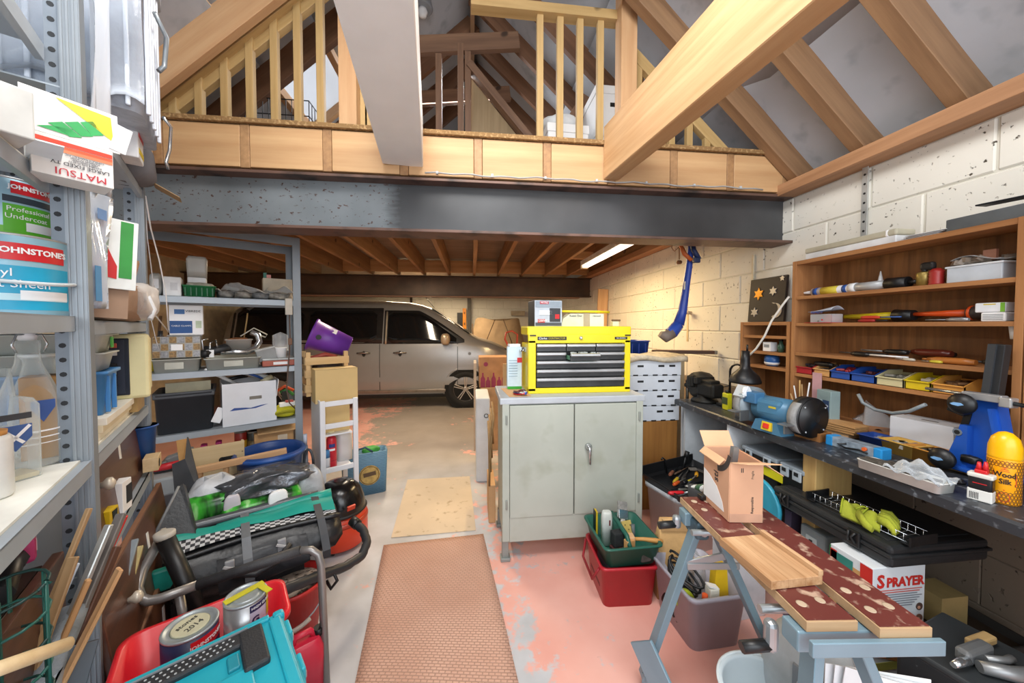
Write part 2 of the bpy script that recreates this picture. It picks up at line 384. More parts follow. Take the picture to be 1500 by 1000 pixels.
g = G(); g.loft([[V((x, y, zl(x) + .2 + e)) for x, y in ((WX0, WY0), (WX1, WY0), (WX1, WY1), (WX0, WY1))] for e in (0, .006)], smooth=False); obj('pane', g, glassy('#e8f2ff', .1), rw)
for y in (-.75, -.35, .05, .46, .87, 1.29, 1.68, 2.06, 2.75, 3.2, 3.62, 4.05, 4.5, 4.95):
    loft = y > 2.1; m = RAFT if not loft else wood('#8a6246', '#664630')
    bar_obj('rafter', (2.16, y, 2.345 + .075), (.03, y, 2.345 + .075 + 2.13 * SL), .07 if not loft else .045, .165, m, roof)
for y in (-.7, -.25, .2, .65, 1.13, 1.62, 2.16, 2.6, 3.5, 4.0, 4.5):
    m = PINE if y < 2.3 else wood('#8a6246', '#664630')
    xa = -2.6 if y < 2.1 else -1.93
    bar_obj('rafter', (xa, y, zl(xa) + .1), (.0, y, zl(0) + .1), .05, .175 if y < 2 else .23, m, roof)
bar_obj('ridge_board', (.01, -1.3, 4.36), (.01, 9.2, 4.36), .04, .22, RAFT, roof)
# ---------------------------------------------------------------- steel beams
def beam_mat():
    m, nt, b = newmat('steel_primer'); t = nt.nodes.new('ShaderNodeTexCoord'); sp = nt.nodes.new('ShaderNodeSeparateXYZ'); nt.links.new(t.outputs['Object'], sp.inputs[0])
    n = noise(nt, 14, 3, (.5, 1, 3)); ad = nt.nodes.new('ShaderNodeMath'); ad.operation = 'MULTIPLY_ADD'; ad.inputs[1].default_value = .12
    nt.links.new(n, ad.inputs[0]); nt.links.new(sp.outputs[0], ad.inputs[2]); f = ramp(nt, ad.outputs[0], -.46, -.37)
    rust = ramp(nt, noise(nt, 44, 3, (.8, 1, 1.2), rough=.6), .62, .67); prim = mixc(nt, ramp(nt, noise(nt, 2.4, 4), .35, .7), lin('#646b6f'), lin('#7b8286'))
    old = mixc(nt, rust, prim, lin('#4b342c')); new = mixc(nt, ramp(nt, noise(nt, 1.6, 4), .3, .7), lin('#2c2d2f'), lin('#4c4d4f'))
    nt.links.new(mixc(nt, f, old, new), b.inputs['Base Color']); b.inputs['Roughness'].default_value = .38; b.inputs['Metallic'].default_value = .1; return m
def steel_beam(label, y, x0, x1, z0, z1, fw, web, fl):
    t = thing('steel_beam', label, 'beam', (0, y, z0)); h = z1 - z0
    obj('web', G().box(((x0 + x1) / 2, 0, h / 2), (x1 - x0, .012, h - .03)), web, t)
    for z, dz in ((.0085, 0), (h - .0085, 0)):
        obj('flange', G().box(((x0 + x1) / 2, 0, z), (x1 - x0, fw, .017), bev=.003), fl, t)
    return t
FLG = speck('#6d5348', '#38302c', 6, .5, .7, .5, .1, .3)
b1 = steel_beam('grey steel beam with rusty primer on one half, under the timber joist ends', 2.185, -2.7, 2.12, 2.0, 2.315, .17, beam_mat(), FLG)
b2 = steel_beam('dark brown steel beam spanning above the parked van', 6.12, -4.55, 2.12, 1.96, 2.3, .18, M('#54402f', .5, .2, .2, 4), M('#443326', .5, .2, .2, 4))
bar_obj('packing_strip', (-4.5, 0, -.012), (1.9, 0, -.012), .16, .02, PINED, b2)
# ---------------------------------------------------------------- loft floor: joists, end panels, boards
lf = thing('loft_floor', None, None, (0, 0, 0), kind='structure')
JX = [-1.677, -1.243, -.812, -.39, .037, .454, .86, 1.27, 1.659, 2.06]
for i in range(1, 6): JX.insert(0, -1.677 - .43 * i)
for i, x in enumerate(JX):
    bar_obj('joist', (x, 2.10, 2.44), (x, 6.2, 2.44), .047, .235, wood('#b3895c', '#896443') if i % 3 else wood('#bb9166', '#93704c'), lf)
for a, b_ in zip(JX[4:], JX[5:]):
    o = bar_obj('end_panel', (a + .026, 2.116, 2.441), (b_ - .026, 2.116, 2.441), .03, .228, wood('#d2ac7e', '#bd9164'), lf)
    bar_obj('blocking', (a + .026, 5.95, 2.44), (b_ - .026, 5.95, 2.44), .04, .2, wood('#c79a66', '#a87845'), lf)
for x in (1.27, 1.47):
    pass
bar_obj('nogging', (1.29, 3.6, 2.4), (1.635, 3.6, 2.4), .045, .1, PINE, lf); bar_obj('nogging', (1.29, 4.6, 2.4), (1.635, 4.6, 2.4), .045, .1, PINE, lf)
for i in range(12):
    bar_obj('floor_board', (-4.72, 2.13 + .3 + i * .6, 2.572), (2.1, 2.13 + .3 + i * .6, 2.572), .596, .022, wood('#9a8572', '#7d6857'), lf)
bar_obj('board_edge', (-2.6, 2.112, 2.573), (2.12, 2.112, 2.573), .06, .026, speck('#8a6a42', '#b59264', 60, .5, .7, .9, .5), lf)
cb = thing('loft_cable', 'thin grey cable clipped along the top edge of the steel beam', 'cable', (0, 2.085, 2.335))
g = G(); g.tube([(-.27 + i * .055, .0, .004 * math.sin(i * 1.7) + .003 * math.sin(i * .6)) for i in range(40)], .0045, 6); obj('sheath', g, M('#a7a5a2', .5), cb)
g = G(); [g.box((-.2 + i * .32, .004, .005), (.012, .014, .014)) for i in range(7)]; obj('clip', g, LGREY, cb, kind='stuff')
# partition of studs between loft and workshop
sp_ = thing('stud_partition', 'open partition of pale timber studs on the loft edge under the roof slope', 'partition', (0, 2.27, 2.586))
def sx(px): return F0.at(px, 100, 2.27).x
for px, w in ((218, 11), (254, 12), (292, 12), (330, 12), (367, 12), (403, 11), (437, 11), (470, 10)):
    x = sx(px); top = min(4.2, zl(x) + .05) - 2.586
    bar_obj('stud', (x, 0, 0), (x, 0, top), .042, .034, PINEY, sp_, (0, 1, 0))
for px in (533, 540, 790.7, 820, 849, 878.7): bar_obj('stud', (sx(px), 0, 0), (sx(px), 0, 1.5 if px < 600 else .87), .042, .034, PINEY, sp_, (0, 1, 0))
for px in (935, 959, 984, 1010, 1036):
    x = sx(px); bar_obj('stud', (x, .0, 0), (x, .0, 2.345 + (2.1 - x) * SL - 2.61), .042, .034, PINEY, sp_, (0, 1, 0))
bar_obj('post', (sx(515), -.02, 0), (sx(515), -.02, 1.6), .1, .12, PINE, sp_, (0, 1, 0))
bar_obj('post', (sx(909) + .01, -.06, -.1), (sx(909) + .01, -.06, 1.75), .105, .1, PINE, sp_, (0, 1, 0))
bar_obj('top_rail', (-1.98, -.02, zl(-1.98) + .03 - 2.586), (-.2, -.02, zl(-.2) + .03 - 2.586), .07, .05, PINEY, sp_, (0, 1, 0))
bar_obj('top_rail', (-1.98, .02, zl(-1.98) - .05 - 2.586), (-.2, .02, zl(-.2) - .05 - 2.586), .05, .045, PINEY, sp_, (0, 1, 0))
bar_obj('header', (sx(690), 0, .89), (sx(905), 0, .89), .08, .06, PINEY, sp_)
bar_obj('top_rail', (sx(925), .0, 2.345 + (2.1 - sx(925)) * SL - 2.62), (1.8, .0, 2.345 + (.3) * SL - 2.62), .07, .045, PINEY, sp_, (0, 1, 0))
# the two ties that run from the loft edge over the camera
def tie(name, label, cat, x, w, z0, z1, m, extra=None):
    t = thing(name, label, cat, (x, 2.10, z0), R(6.5)); o = bar_obj('beam_body', (0, 0, (z1 - z0) / 2), (0, -3.3, (z1 - z0) / 2), w, z1 - z0, m, t, bev=.004); return t
tie('white_tie', 'boxed-in white painted tie beam running from loft edge towards the viewer', 'beam', -.395, .225, 2.375, 2.66, M('#efeeec', .6, 0, .02))
tie('timber_tie', 'thick bare pine tie beam resting against the loft edge over the workbench side', 'beam', .855, .10, 2.35, 2.67, wood('#d4ae82', '#b98d5f'))
# inside of the loft
lg = thing('loft_gable', 'plywood sheathed gable inside the loft with timber studs', 'gable', (0, 3.05, 2.586))
g = G(); g.prism([(-.02, 0), (.84, 0), (0, .97)], 0, .02); obj('sheathing', g, wood('#a8906e', '#86704f', 2), lg)
for x, h in ((-.03, 1.14), (-.09, 1.2), (-.27, 1.1)): bar_obj('stud', (x, -.05, 0), (x, -.05, h), .05, .06, PINED, lg, (0, 1, 0))
bar_obj('rake_board', (-.02, -.05, 1.04), (.86, -.05, 0.04), .06, .09, PINED, lg, (0, 1, 0))
for y, z in ((3.0, 3.8), (3.7, 3.82)):
    tag(bar_obj('collar_tie', (-.52, y, z - .06), (.40, y, z + .06), .05, .14, PINED), 'dark collar tie across the loft rafters, ' + ('nearer to the stud partition' if y < 3.5 else 'further from the studs'), 'beam')
tag(bar_obj('loft_strut', (.50, 2.84, 2.6), (.94, 2.80, 3.3), .05, .11, PINED), 'dark slanting strut behind the thin pale studs in the loft', 'strut')
tag(bar_obj('loft_brace', (-.95, 2.9, 2.6), (-.62, 3.05, 3.7), .05, .2, wood('#7b6a5a', '#5d4d40')), 'dark broad brace board behind the studs near the roof window', 'brace')
def archive_box(label, x, y, z, rz, s=1, d_text=False):
    t = thing('archive_box', label, 'box', (x, y, z), rz, 'white boxes stored in the loft')
    obj('body', G().box((0, 0, .13), (.3, .38, .26), bev=.004), PAPER, t); obj('lid', G().box((0, 0, .275), (.312, .392, .06), bev=.004), PAPER, t)
    obj('hand_hole', G().box((0, -.19, .17), (.09, .004, .03), bev=.001), DARK, t)
    if d_text: txt('D', .07, t, (-.06, -.193, .1), FRONT, INK); txt('CELLAR', .025, t, (-.03, -.193, .055), FRONT, INK)
archive_box('white archive box with printed letter D standing on the loft floor', .68, 2.66, 2.586, .04, d_text=True)
archive_box('white lidded archive box in the loft nearest the big post, bottom of its stack', 1.05, 2.68, 2.586, 0)
archive_box('white lidded archive box in the loft on top of another box by the post', 1.05, 2.68, 2.893, 0)
t = thing('folded_bag', 'crumpled pale sack lying on the lettered box in the loft', 'bag', (.66, 2.66, 2.897)); obj('sack', G().blob((0, 0, .06), (.26, .3, .11), 5, .06), M('#d5d9dc', .5), t)
t = thing('loft_sheet', 'upright tan fibreboard sheet stored behind the loft studs beside white boxes', 'board', (1.13, 2.4, 2.586), 0); obj('board', G().box((0, 0, .36), (.16, .02, .72)), wood('#c39a5f', '#ab8450', 2), t)
# wire cage and tubes behind the left studs
t = thing('wire_cage', 'black wire pet cage standing behind the low loft studs', 'cage', (-1.42, 2.6, 2.586), .0)
g = G()
for i in range(17): g.bar((-.3 + i * .0375, 0, 0), (-.3 + i * .0375, 0, .42), .004, .004)
for k in range(5): g.bar((-.3, 0, k * .105), (.3, 0, k * .105), .005, .005)
obj('front_grille', g, BLACK, t, kind='stuff')
g = G()
for i in range(9): g.bar((.3, i * .045, 0), (.3, i * .045, .42), .004, .004); g.bar((-.3, i * .045, 0), (-.3, i * .045, .42), .004, .004)
for k in range(5):
    g.bar((.3, 0, k * .105), (.3, .36, k * .105), .005, .005); g.bar((-.3, 0, k * .105), (-.3, .36, k * .105), .005, .005)
obj('side_grille', g, BLACK, t, kind='stuff'); obj('tray', G().box((0, .18, .008), (.6, .38, .016)), DARK, t)
t = thing('loft_pole', 'bare aluminium pole slanting across the loft behind the cage', 'pole', (0, 0, 0)); obj('tube', G().tube([(-1.80, 2.52, 2.80), (-1.30, 2.47, 2.61)], .016), M('#b8bcc0', .3, .8), t)
t = thing('dark_pipe', 'dark grey plastic pipe leaning among the loft studs', 'pipe', (0, 0, 0)); obj('tube', G().tube([(-.95, 2.55, 2.6), (-.72, 2.62, 3.3)], .025), M('#3a4046', .4), t)
t = thing('bulb_lamp', 'round grey bulkhead lamp with white bulb hanging high under the roof', 'lamp', P(619, 12, 2.9)); obj('housing', G().lathe([(.02, .09), (.07, .07), (.085, 0), (.075, -.01)], 20), M('#8b9097', .4), t)
obj('bulb', G().lathe([(.03, 0), (.042, -.03), (.03, -.065), (.008, -.075)], 16), PAPER, t); obj('stem', G().tube([(0, 0, .08), (0, 0, 1.02)], .008), GREY, t)
# ---------------------------------------------------------------- fluorescent fitting under the joists
t = thing('batten_light', 'long white fluorescent batten light fixed under the joists by the block wall', 'light', (1.35, 0, 0))
a = F0.at(842, 402, 4.6); p1 = F0.at(918, 358, 3.1)
t.location = (1.47, 3.72, 2.30)
obj('housing', G().box((0, 0, -.03), (.1, 1.55, .06), bev=.004), M('#e8e6e0', .4), t)
obj('diffuser', G().box((0, 0, -.075), (.085, 1.45, .035), bev=.012), glow('#fff3dc', 1.6), t)
for s in (-1, 1): obj('end_cap', G().box((0, s * .765, -.055), (.1, .03, .09), bev=.004), M('#b9a888', .5), t)
# mats on the floor
def quadslab(name, label, cat, px, h, m, mode):
    c = [floor_pt(*p) for p in px]; o = sum(c, V()) / 4; o.z = 0; d = (c[1] - c[0]); t = thing(name, label, cat, o)
    def f(u, v): return (c[0] * (1 - u) + c[1] * u) * (1 - v) + (c[3] * (1 - u) + c[2] * u) * v - o
    g = G()
    if mode == 'mat':
        g.sheet(lambda u, v: f(u, v) + V((0, 0, h + .003 * math.sin(v * 9) * math.sin(u * 5))), 12, 24, h)
    else: g.loft([[f(*q) + V((0, 0, z)) for q in ((0, 0), (1, 0), (1, 1), (0, 1))] for z in (.001, h)], smooth=False)
    obj('sheet', g, m, t); return t
def mat_mat():
    m, nt, b = newmat('ribbed_mat'); t = nt.nodes.new('ShaderNodeTexCoord'); mp = nt.nodes.new('ShaderNodeMapping'); mp.inputs['Rotation'].default_value = (0, 0, R(8))
    nt.links.new(t.outputs['Object'], mp.inputs[0]); br = nt.nodes.new('ShaderNodeTexBrick'); br.inputs['Scale'].default_value = 1; br.inputs['Brick Width'].default_value = .026; br.inputs['Row Height'].default_value = .0135
    br.inputs['Mortar Size'].default_value = .0028; br.inputs['Mortar Smooth'].default_value = .6; nt.links.new(mp.outputs[0], br.inputs['Vector'])
    v = ramp(nt, noise(nt, 3, 4), .3, .7); c1 = mixc(nt, v, lin('#c4967f'), lin('#d6ad98'))
    nt.links.new(mixc(nt, br.outputs['Fac'], c1, lin('#b08a77')), b.inputs['Base Color']); b.inputs['Roughness'].default_value = .8
    inv = nt.nodes.new('ShaderNodeMath'); inv.operation = 'SUBTRACT'; inv.inputs[0].default_value = 1; nt.links.new(br.outputs['Fac'], inv.inputs[1]); bumpn(nt, b, inv.outputs[0], .6, .004); return m
quadslab('floor_mat', 'long pinkish brown ribbed rubber mat lying on the worn floor', 'mat', ((500, 1100), (783, 1100), (708, 783), (562, 800)), .009, mat_mat(), 'mat')
quadslab('hardboard_sheet', 'tan hardboard sheet lying on the floor beyond the ribbed mat', 'board', ((573, 788), (697, 777), (688, 698), (597, 703)), .006, speck('#d4c0a4', '#a8906f', 14, .6, .75, .75, .05), 'x')
# ================================================================ STEEL CUPBOARD AND WHAT STANDS ON AND BEHIND IT
CX, CY = .178, 2.09; CW, CD, CH = .895, .43, 1.012
def worn(base, stain, s=5, lo=.58, hi=.8): return speck(base, stain, s, lo, hi, .5, .05)
CABM = worn('#aeb3a8', '#8a8c78', 4.5, .55, .85)
t = thing('steel_cupboard', 'worn grey green steel cupboard with two doors and a chrome lever handle', 'cupboard', (CX, CY, 0))
obj('carcass', G().box((CW / 2, CD / 2 + .012, .56), (CW - .012, CD - .02, .87), bev=.004), CABM, t)
obj('top', G().box((CW / 2, CD / 2, CH - .02), (CW + .03, CD + .02, .04), bev=.006), M('#b4bac0', .4, .1, .05), t)
for x in (.022, CW - .022): obj('side_stile', G().box((x, .006, .56), (.044, .03, .86), bev=.003), CABM, t)
obj('plinth', G().box((CW / 2, .004, .2), (CW - .09, .02, .15), bev=.002), CABM, t)
dl = obj('door', G().box((.045 + .2, -.002, .62), (.398, .018, .69), bev=.003), CABM, t); dr = obj('door', G().box((CW - .045 - .2, -.002, .62), (.398, .018, .69), bev=.003), CABM, t)
g = G(); g.lathe([(.022, -.014), (.022, -.024), (.012, -.03), (.012, -.04)], 16, (CW - .36, 0, .70), 'y'); g.tube([(CW - .36, -.038, .705), (CW - .36, -.046, .69), (CW - .357, -.044, .6)], [.013, .011, .007]); obj('door_handle', g, CHROME, dr)
for x, o in ((.026, dl), (CW - .026, dr)):
    for z in (.36, .88): obj('hinge', G().box((x, -.012, z), (.012, .012, .06), bev=.004), M('#9a9f98', .4, .4), o)
for x in (.02, CW - .02): 
    for y in (.03, CD - .03): obj('foot', G().box((x, y, .06), (.04, .04, .125), bev=.003).box((x, y - .005, .012), (.06, .06, .022), bev=.004), M('#8f9490', .4, .3), t)
# yellow tool chest
TX, TY, TW, TD, TH_ = .355, 2.20, .685, .28, .43
t = thing('tool_chest', 'yellow steel tool chest with silver edged drawers, one pulled open, on the steel cupboard', 'tool chest', (TX, TY, CH))
YM = M('#e3cf14', .35, 0, .03)
obj('body', G().box((TW / 2, TD / 2 + .02, .16), (TW, TD - .03, .32), bev=.005).box((TW / 2, .012, .385 - .03), (TW, .03, .06), bev=.004).box((TW / 2, .012, .018), (TW, .03, .036), bev=.004).box((.025, .012, .18), (.05, .03, .33), bev=.004).box((TW - .02, .012, .18), (.04, .03, .33), bev=.004), YM, t)
obj('lid', G().box((TW / 2, TD / 2 + .005, .405), (TW + .012, TD + .01, .058), bev=.008), YM, t)
obj('recess', G().box((TW / 2, .024, .18), (TW - .09, .004, .29)), DARK, t)
DF = M('#3c3d3e', .35, .3, .25, 8); SIL = M('#c3c5c6', .28, .7, .06)
def drawer(x0, x1, z0, z1, out=0):
    c = (x0 + x1) / 2; w = x1 - x0 - .004; d = obj('drawer', G().box((c, .004 - out, (z0 + z1) / 2 - .006), (w, .016, z1 - z0 - .018), bev=.002), DF, t)
    obj('edge_pull', G().box((c, -.008 - out, z1 - .012), (w, .024, .02), bev=.006), SIL, d)
    if out:
        obj('drawer_box', G().box((c - w / 2 + .003, .03 - out / 2 + .02, (z0 + z1) / 2 - .005), (.005, out + .03, z1 - z0 - .03)).box((c, .03 - out / 2, z0 + .01), (w, out, .004)), M('#5f8f70', .5), d)
        g = G(); rnd = random.Random(2); [g.box((c + rnd.uniform(-.07, .07), .02 - out * rnd.uniform(.3, .8), z1 - .006), (.03, .012, .016), rnd.uniform(0, 3)) for _ in range(9)]; obj('small_parts', g, M('#b9bdb9', .5), d, kind='stuff')
X0, X1 = .052, TW - .042; w3 = (X1 - X0) / 3
for r, (z0, z1) in enumerate(((.27, .322), (.215, .268))):
    for k in range(3): drawer(X0 + k * w3, X0 + (k + 1) * w3, z0, z1, .09 if r == 1 and k == 1 else 0)
for z0, z1 in ((.160, .213), (.105, .158), (.038, .103)): drawer(X0, X1, z0, z1)
print_box('badge', t, (.155, -.0045, .357), (.19, .003, .022), BLACK); txt('Clarke', .02, t, (.095, -.0065, .357), FRONT, PAPER); txt('CONTRACTOR', .016, t, (.186, -.0065, .357), FRONT, M('#c7b81a'), sx=1.0)
print_box('badge', t, (.618, -.0045, .357), (.085, .003, .016), BLACK); txt('BALL BEARING', .0095, t, (.618, -.0065, .357), FRONT, PAPER)
obj('lock', G().lathe([(.011, -.004), (.011, -.012), (.006, -.016)], 14, (.345, 0, .36), 'y'), CHROME, t)
for x in (.03, TW - .02): obj('hasp', G().box((x, -.006, .376), (.04, .004, .008)), DARK, t)
g = G(); g.tube([(-.004, .09, .28), (-.03, .09, .27), (-.03, .2, .27), (-.004, .2, .28)], .006); g.box((-.004, .145, .28), (.006, .14, .03)); obj('side_handle', g, CHROME, t)
# on the chest
t = thing('power_tool_carton', 'black and white printed power tool carton standing on the yellow chest', 'box', (TX + .135, TY + .13, CH + TH_ + .004), .12)
obj('carton', G().box((0, 0, .085), (.19, .15, .17), bev=.002), M('#b9c2cc', .5, 0, .1), t)
obj('side_print', G().box((-.0955, 0, .085), (.002, .148, .166)), M('#23262b', .5), t)
for c, d, m in (((.0, -.076, .145), (.18, .002, .04), M('#8d9aa6')), ((-.03, -.077, .155), (.06, .002, .018), M('#b03040')), ((.045, -.077, .075), (.075, .002, .09), M('#35383d')), ((.06, -.078, .065), (.03, .002, .03), RED), ((-.05, -.077, .035), (.05, .002, .025), M('#c03a35')), ((0, -.077, .015), (.18, .002, .02), M('#4a5057')), ((-.02, -.077, .09), (.09, .002, .03), M('#dfe5ea'))): print_box('print_patch', t, c, d, m, None)
txt('1200W', .022, t, (-.045, -.0795, .037), FRONT, PAPER); txt('MITRE', .018, t, (-.03, -.0795, .155), FRONT, PAPER)
t = thing('cream_box', 'low cream long-ended cardboard box with brown tape lying on the yellow chest', 'box', (TX + .40, TY + .13, CH + TH_ + .004))
g = G(); g.prism([(-.17, 0), (.13, 0), (.13, .085), (-.10, .085), (-.15, .05)], -.055, .055); obj('carton', g, M('#d9d9c0', .7), t); print_box('tape', t, (.01, 0, .0435), (.045, .113, .089), M('#a99a7c', .4))
txt('Robin Dor', .02, t, (-.065, -.0565, .07), FRONT, INK); txt('rtwood', .018, t, (.08, -.0565, .07), FRONT, INK)
t = thing('yellow_tube', 'thin yellow tube lying across the cream box on the yellow chest', 'tube', (TX + .39, TY + .1, CH + TH_ + .098)); obj('tube', G().tube([(-.2, .0, .008), (.1, .01, .006), (.2, .03, .004)], .008), YEL, t); obj('end_cap', G().tube([(-.2, 0, .008), (-.225, 0, .008)], .011), DARK, t)
t = thing('putty_knife', 'small brush with pale block lying at the end of the yellow chest', 'brush', (TX + .625, TY + .12, CH + TH_ + .004)); obj('block', G().box((0, 0, .017), (.045, .05, .034), bev=.004), CREAM, t); obj('bristles', G().box((.01, 0, .041), (.06, .02, .014), bev=.004), M('#6f5233'), t)
t = thing('medicine_carton', 'upright pale blue carton with red square on the cupboard beside the yellow chest', 'box', (CX + .11, TY + .20, CH + .002), -.0)
obj('carton', G().box((0, 0, .145), (.1, .06, .29), bev=.002), M('#c7dbe6', .6), t); print_box('print_patch', t, (.035, -.0315, .2), (.034, .002, .034), RED); print_box('print_patch', t, (0, -.0315, .01), (.1, .002, .018), GREENP)
for i in range(7): print_box('print_line', t, (-.01, -.0315, .09 + i * .018), (.06, .0015, .003), M('#7f97a8'))
g = G(); g.box((.0, 0, .3), (.08, .05, .02), .2, .004); obj('flap', g, PAPER, t)
t = thing('wire_bundle', 'small bundle of red and blue wires on the cupboard top by the chest', 'wires', (CX + .12, CY + .07, CH + .001))
for k, m in enumerate((RED, BLUE, M('#c9c9c4'), M('#5a2a2a'))):
    g = G(); g.tube([(.04 * math.sin(i * .9 + k), .03 * math.cos(i * 1.1 + 2 * k), .006 + .004 * k + .012 * math.sin(i * .7 + k) ** 2) for i in range(9)], .0045, 6); obj('wire', g, m, t)
t = thing('card_sheet', 'thin tan card lying on the cupboard top under the chest corner', 'card', (CX + .1, CY + .2, CH + .0005), .1); obj('sheet', G().box((0, -.02, .0005), (.14, .3, .001)), CARD, t)
# behind the cupboard, beside the wall: white corrugated trays stack
def tray(label, z, first=[None], rz=0.0, dx=0):
    if first[0] is None:
        t = thing('corrugated_tray', label, 'tray', (1.41 + dx, 2.72, z), rz, 'white corrugated trays stacked by the wall')
        obj('body', G().box((0, 0, .059), (.43, .3, .118), bev=.004), M('#cfd6df', .6, 0, .04), t)
        for k in (-.12, .05, .14): obj('slot', G().box((k, -.1505, .075), (.05, .004, .016), bev=.002), DARK, t)
        for k in (-.16, -.08, .0, .08, .16): obj('notch', G().box((k, -.1505, .004), (.04, .004, .010)), DARK, t)
        first[0] = t; return t
    return dup(first[0], (1.41 + dx, 2.72, z), rz, label)
t = thing('oak_panel_unit', 'low oak veneered unit standing behind the cupboard under the white trays', 'unit', (1.40, 2.72, 0)); obj('carcass', G().box((0, 0, .35), (.42, .3, .70), bev=.003), wood('#b07c3c', '#8d5d28', 2), t)
for i, l in enumerate(('bottom white corrugated tray resting on the oak unit', 'second white corrugated tray up from the oak unit', 'third white corrugated tray, directly under the top one', 'top white corrugated tray under the sheepskin pad')): tray(l, .702 + i * .1195, rz=.012 * (-1) ** i, dx=.004 * i)
t = thing('sheepskin_pad', 'cream sheepskin pad lying over the top white tray', 'pad', (1.44, 2.70, 1.183)); g = G()
g.sheet(lambda u, v: V((-.24 + .48 * u, -.15 + .3 * v, .04 + .012 * math.sin(7 * u + 3 * v) - .02 * (abs(2 * u - 1) ** 4 + abs(2 * v - 1) ** 4) * .7)), 16, 12, .035); obj('fleece', g, M('#d8c9ae', .95, 0, .15, 30, .6), t)
t = thing('blue_crate', 'blue plastic crate standing behind the chest on stacked white trays', 'crate', (1.44, 3.0, 1.20)); obj('bin', G().tub(.2, .24, .12, .005, .92, .02, .008), M('#1f3f96', .4), t); [obj('rib', G().box((x, -.115, .05), (.008, .008, .09)), M('#1f3f96', .4), t) for x in (-.06, 0, .06)]
t = thing('oak_cabinet', 'tall plain cabinet behind the tray stack carrying the blue crate', 'cabinet', (1.48, 3.02, 0)); obj('carcass', G().box((0, 0, .599), (.8, .24, 1.198), bev=.004), M('#b9a98a', .6), t); obj('top_edge', G().box((0, -.121, 1.18), (.79, .004, .03)), M('#8d7a5c'), t)
t = thing('dark_wooden_rail', 'dark brown wooden rail lying across the wall side of the trays', 'rail', (1.83, 2.86, 1.205), -.32); obj('rail', G().box((0, 0, .016), (.5, .06, .03), bev=.004), wood('#6b4a35', '#4b3325'), t); obj('metal_end', G().box((.26, 0, .016), (.03, .05, .034), bev=.006), M('#9aa0a0', .3, .7), t)
t = thing('laminated_board', 'white laminated board standing under the far end of the workbench', 'board', (1.80, 2.53, 0), .0); obj('board', G().box((0, 0, .43), (.36, .018, .86), bev=.001), M('#c9d0d6', .5, 0, .03), t)
g = G(); [g.lathe([(.003, 0), (.003, -.002)], 6, (.05, -.009, .12 + i * .05), 'y') for i in range(13)]; obj('peg_holes', g, DARK, t, kind='stuff')
# left of the cupboard, on the aisle
t = thing('upright_card_pack', 'tall white flat-pack parcel standing upright beside the cupboard', 'parcel', (.095, 3.45, 0)); g = G(); g.box((0, 0, .39), (.13, .5, .78), bev=.012); obj('wrapped_pack', g, M('#cfd4da', .5, 0, .05, 9, .2), t); obj('cable_tie', G().tube(arc((.03, -.255, .62), .018, 0, 360, 12), .003), INK, t); obj('printed_strip', G().box((-.066, .05, .4), (.002, .3, .3)), M('#b8c0c8'), t)
t = thing('bent_laths', 'bundle of thin bent brown laths between the parcel and cupboard', 'laths', (.12, 2.62, 0))
for k in range(4): obj('lath', G().tube([(.01 * k, -.1 + .012 * k, .28 + .1 * k), (.0 + .006 * k, -.13, .4 + .1 * k), (.012 * k, -.06, .62 + .05 * k), (.01 * k, .1, .7 + .05 * k)], .009, 6), wood('#a98860', '#86693f', 2), t)
g = G(); g.box((.02, .05, .14), (.05, .3, .28), bev=.004); obj('card_wad', g, CARD, t)
t = thing('low_card_stack', 'flattened brown card stack on edge behind the white parcel', 'card', (.06, 4.2, 0)); obj('stack', G().box((.19, 0, .365), (.32, .36, .73), bev=.004), M('#b79a7a', .8), t); obj('face_sheet', G().box((-.03, .0, .51), (.03, .36, 1.02)), M('#c7b9a8', .7), t)
t = thing('wine_carton', 'brown wine carton printed with purple bottles, standing on stacked card', 'box', (.245, 4.2, .732))
obj('carton', G().box((0, 0, .177), (.34, .3, .35), bev=.003), M('#b98d66', .8), t)
PUR = M('#9c3f63', .7); g = G()
for x in (-.125, -.065, .0, .065, .125):
    hb = .17 if x in (-.125, .0, .125) else .12; g.prism([(x - .026, .0), (x + .026, .0), (x + .026, hb * .6), (x + .009, hb * .78), (x + .009, hb), (x - .009, hb), (x - .009, hb * .78), (x - .026, hb * .6)], -.1512, -.1502)
obj('bottle_print', g, PUR, t, kind='stuff'); obj('round_print', G().lathe([(.026, -.1505), (.026, -.1515)], 16, (-.09, 0, .27), 'y'), PUR, t)
t = thing('tan_card_sheet', 'pale tan card standing between the wine carton and cupboard', 'card', (.36, 3.2, 0)); obj('sheet', G().box((0, 0, .55), (.16, .03, 1.10), bev=.002), M('#cdaa7d', .8), t)
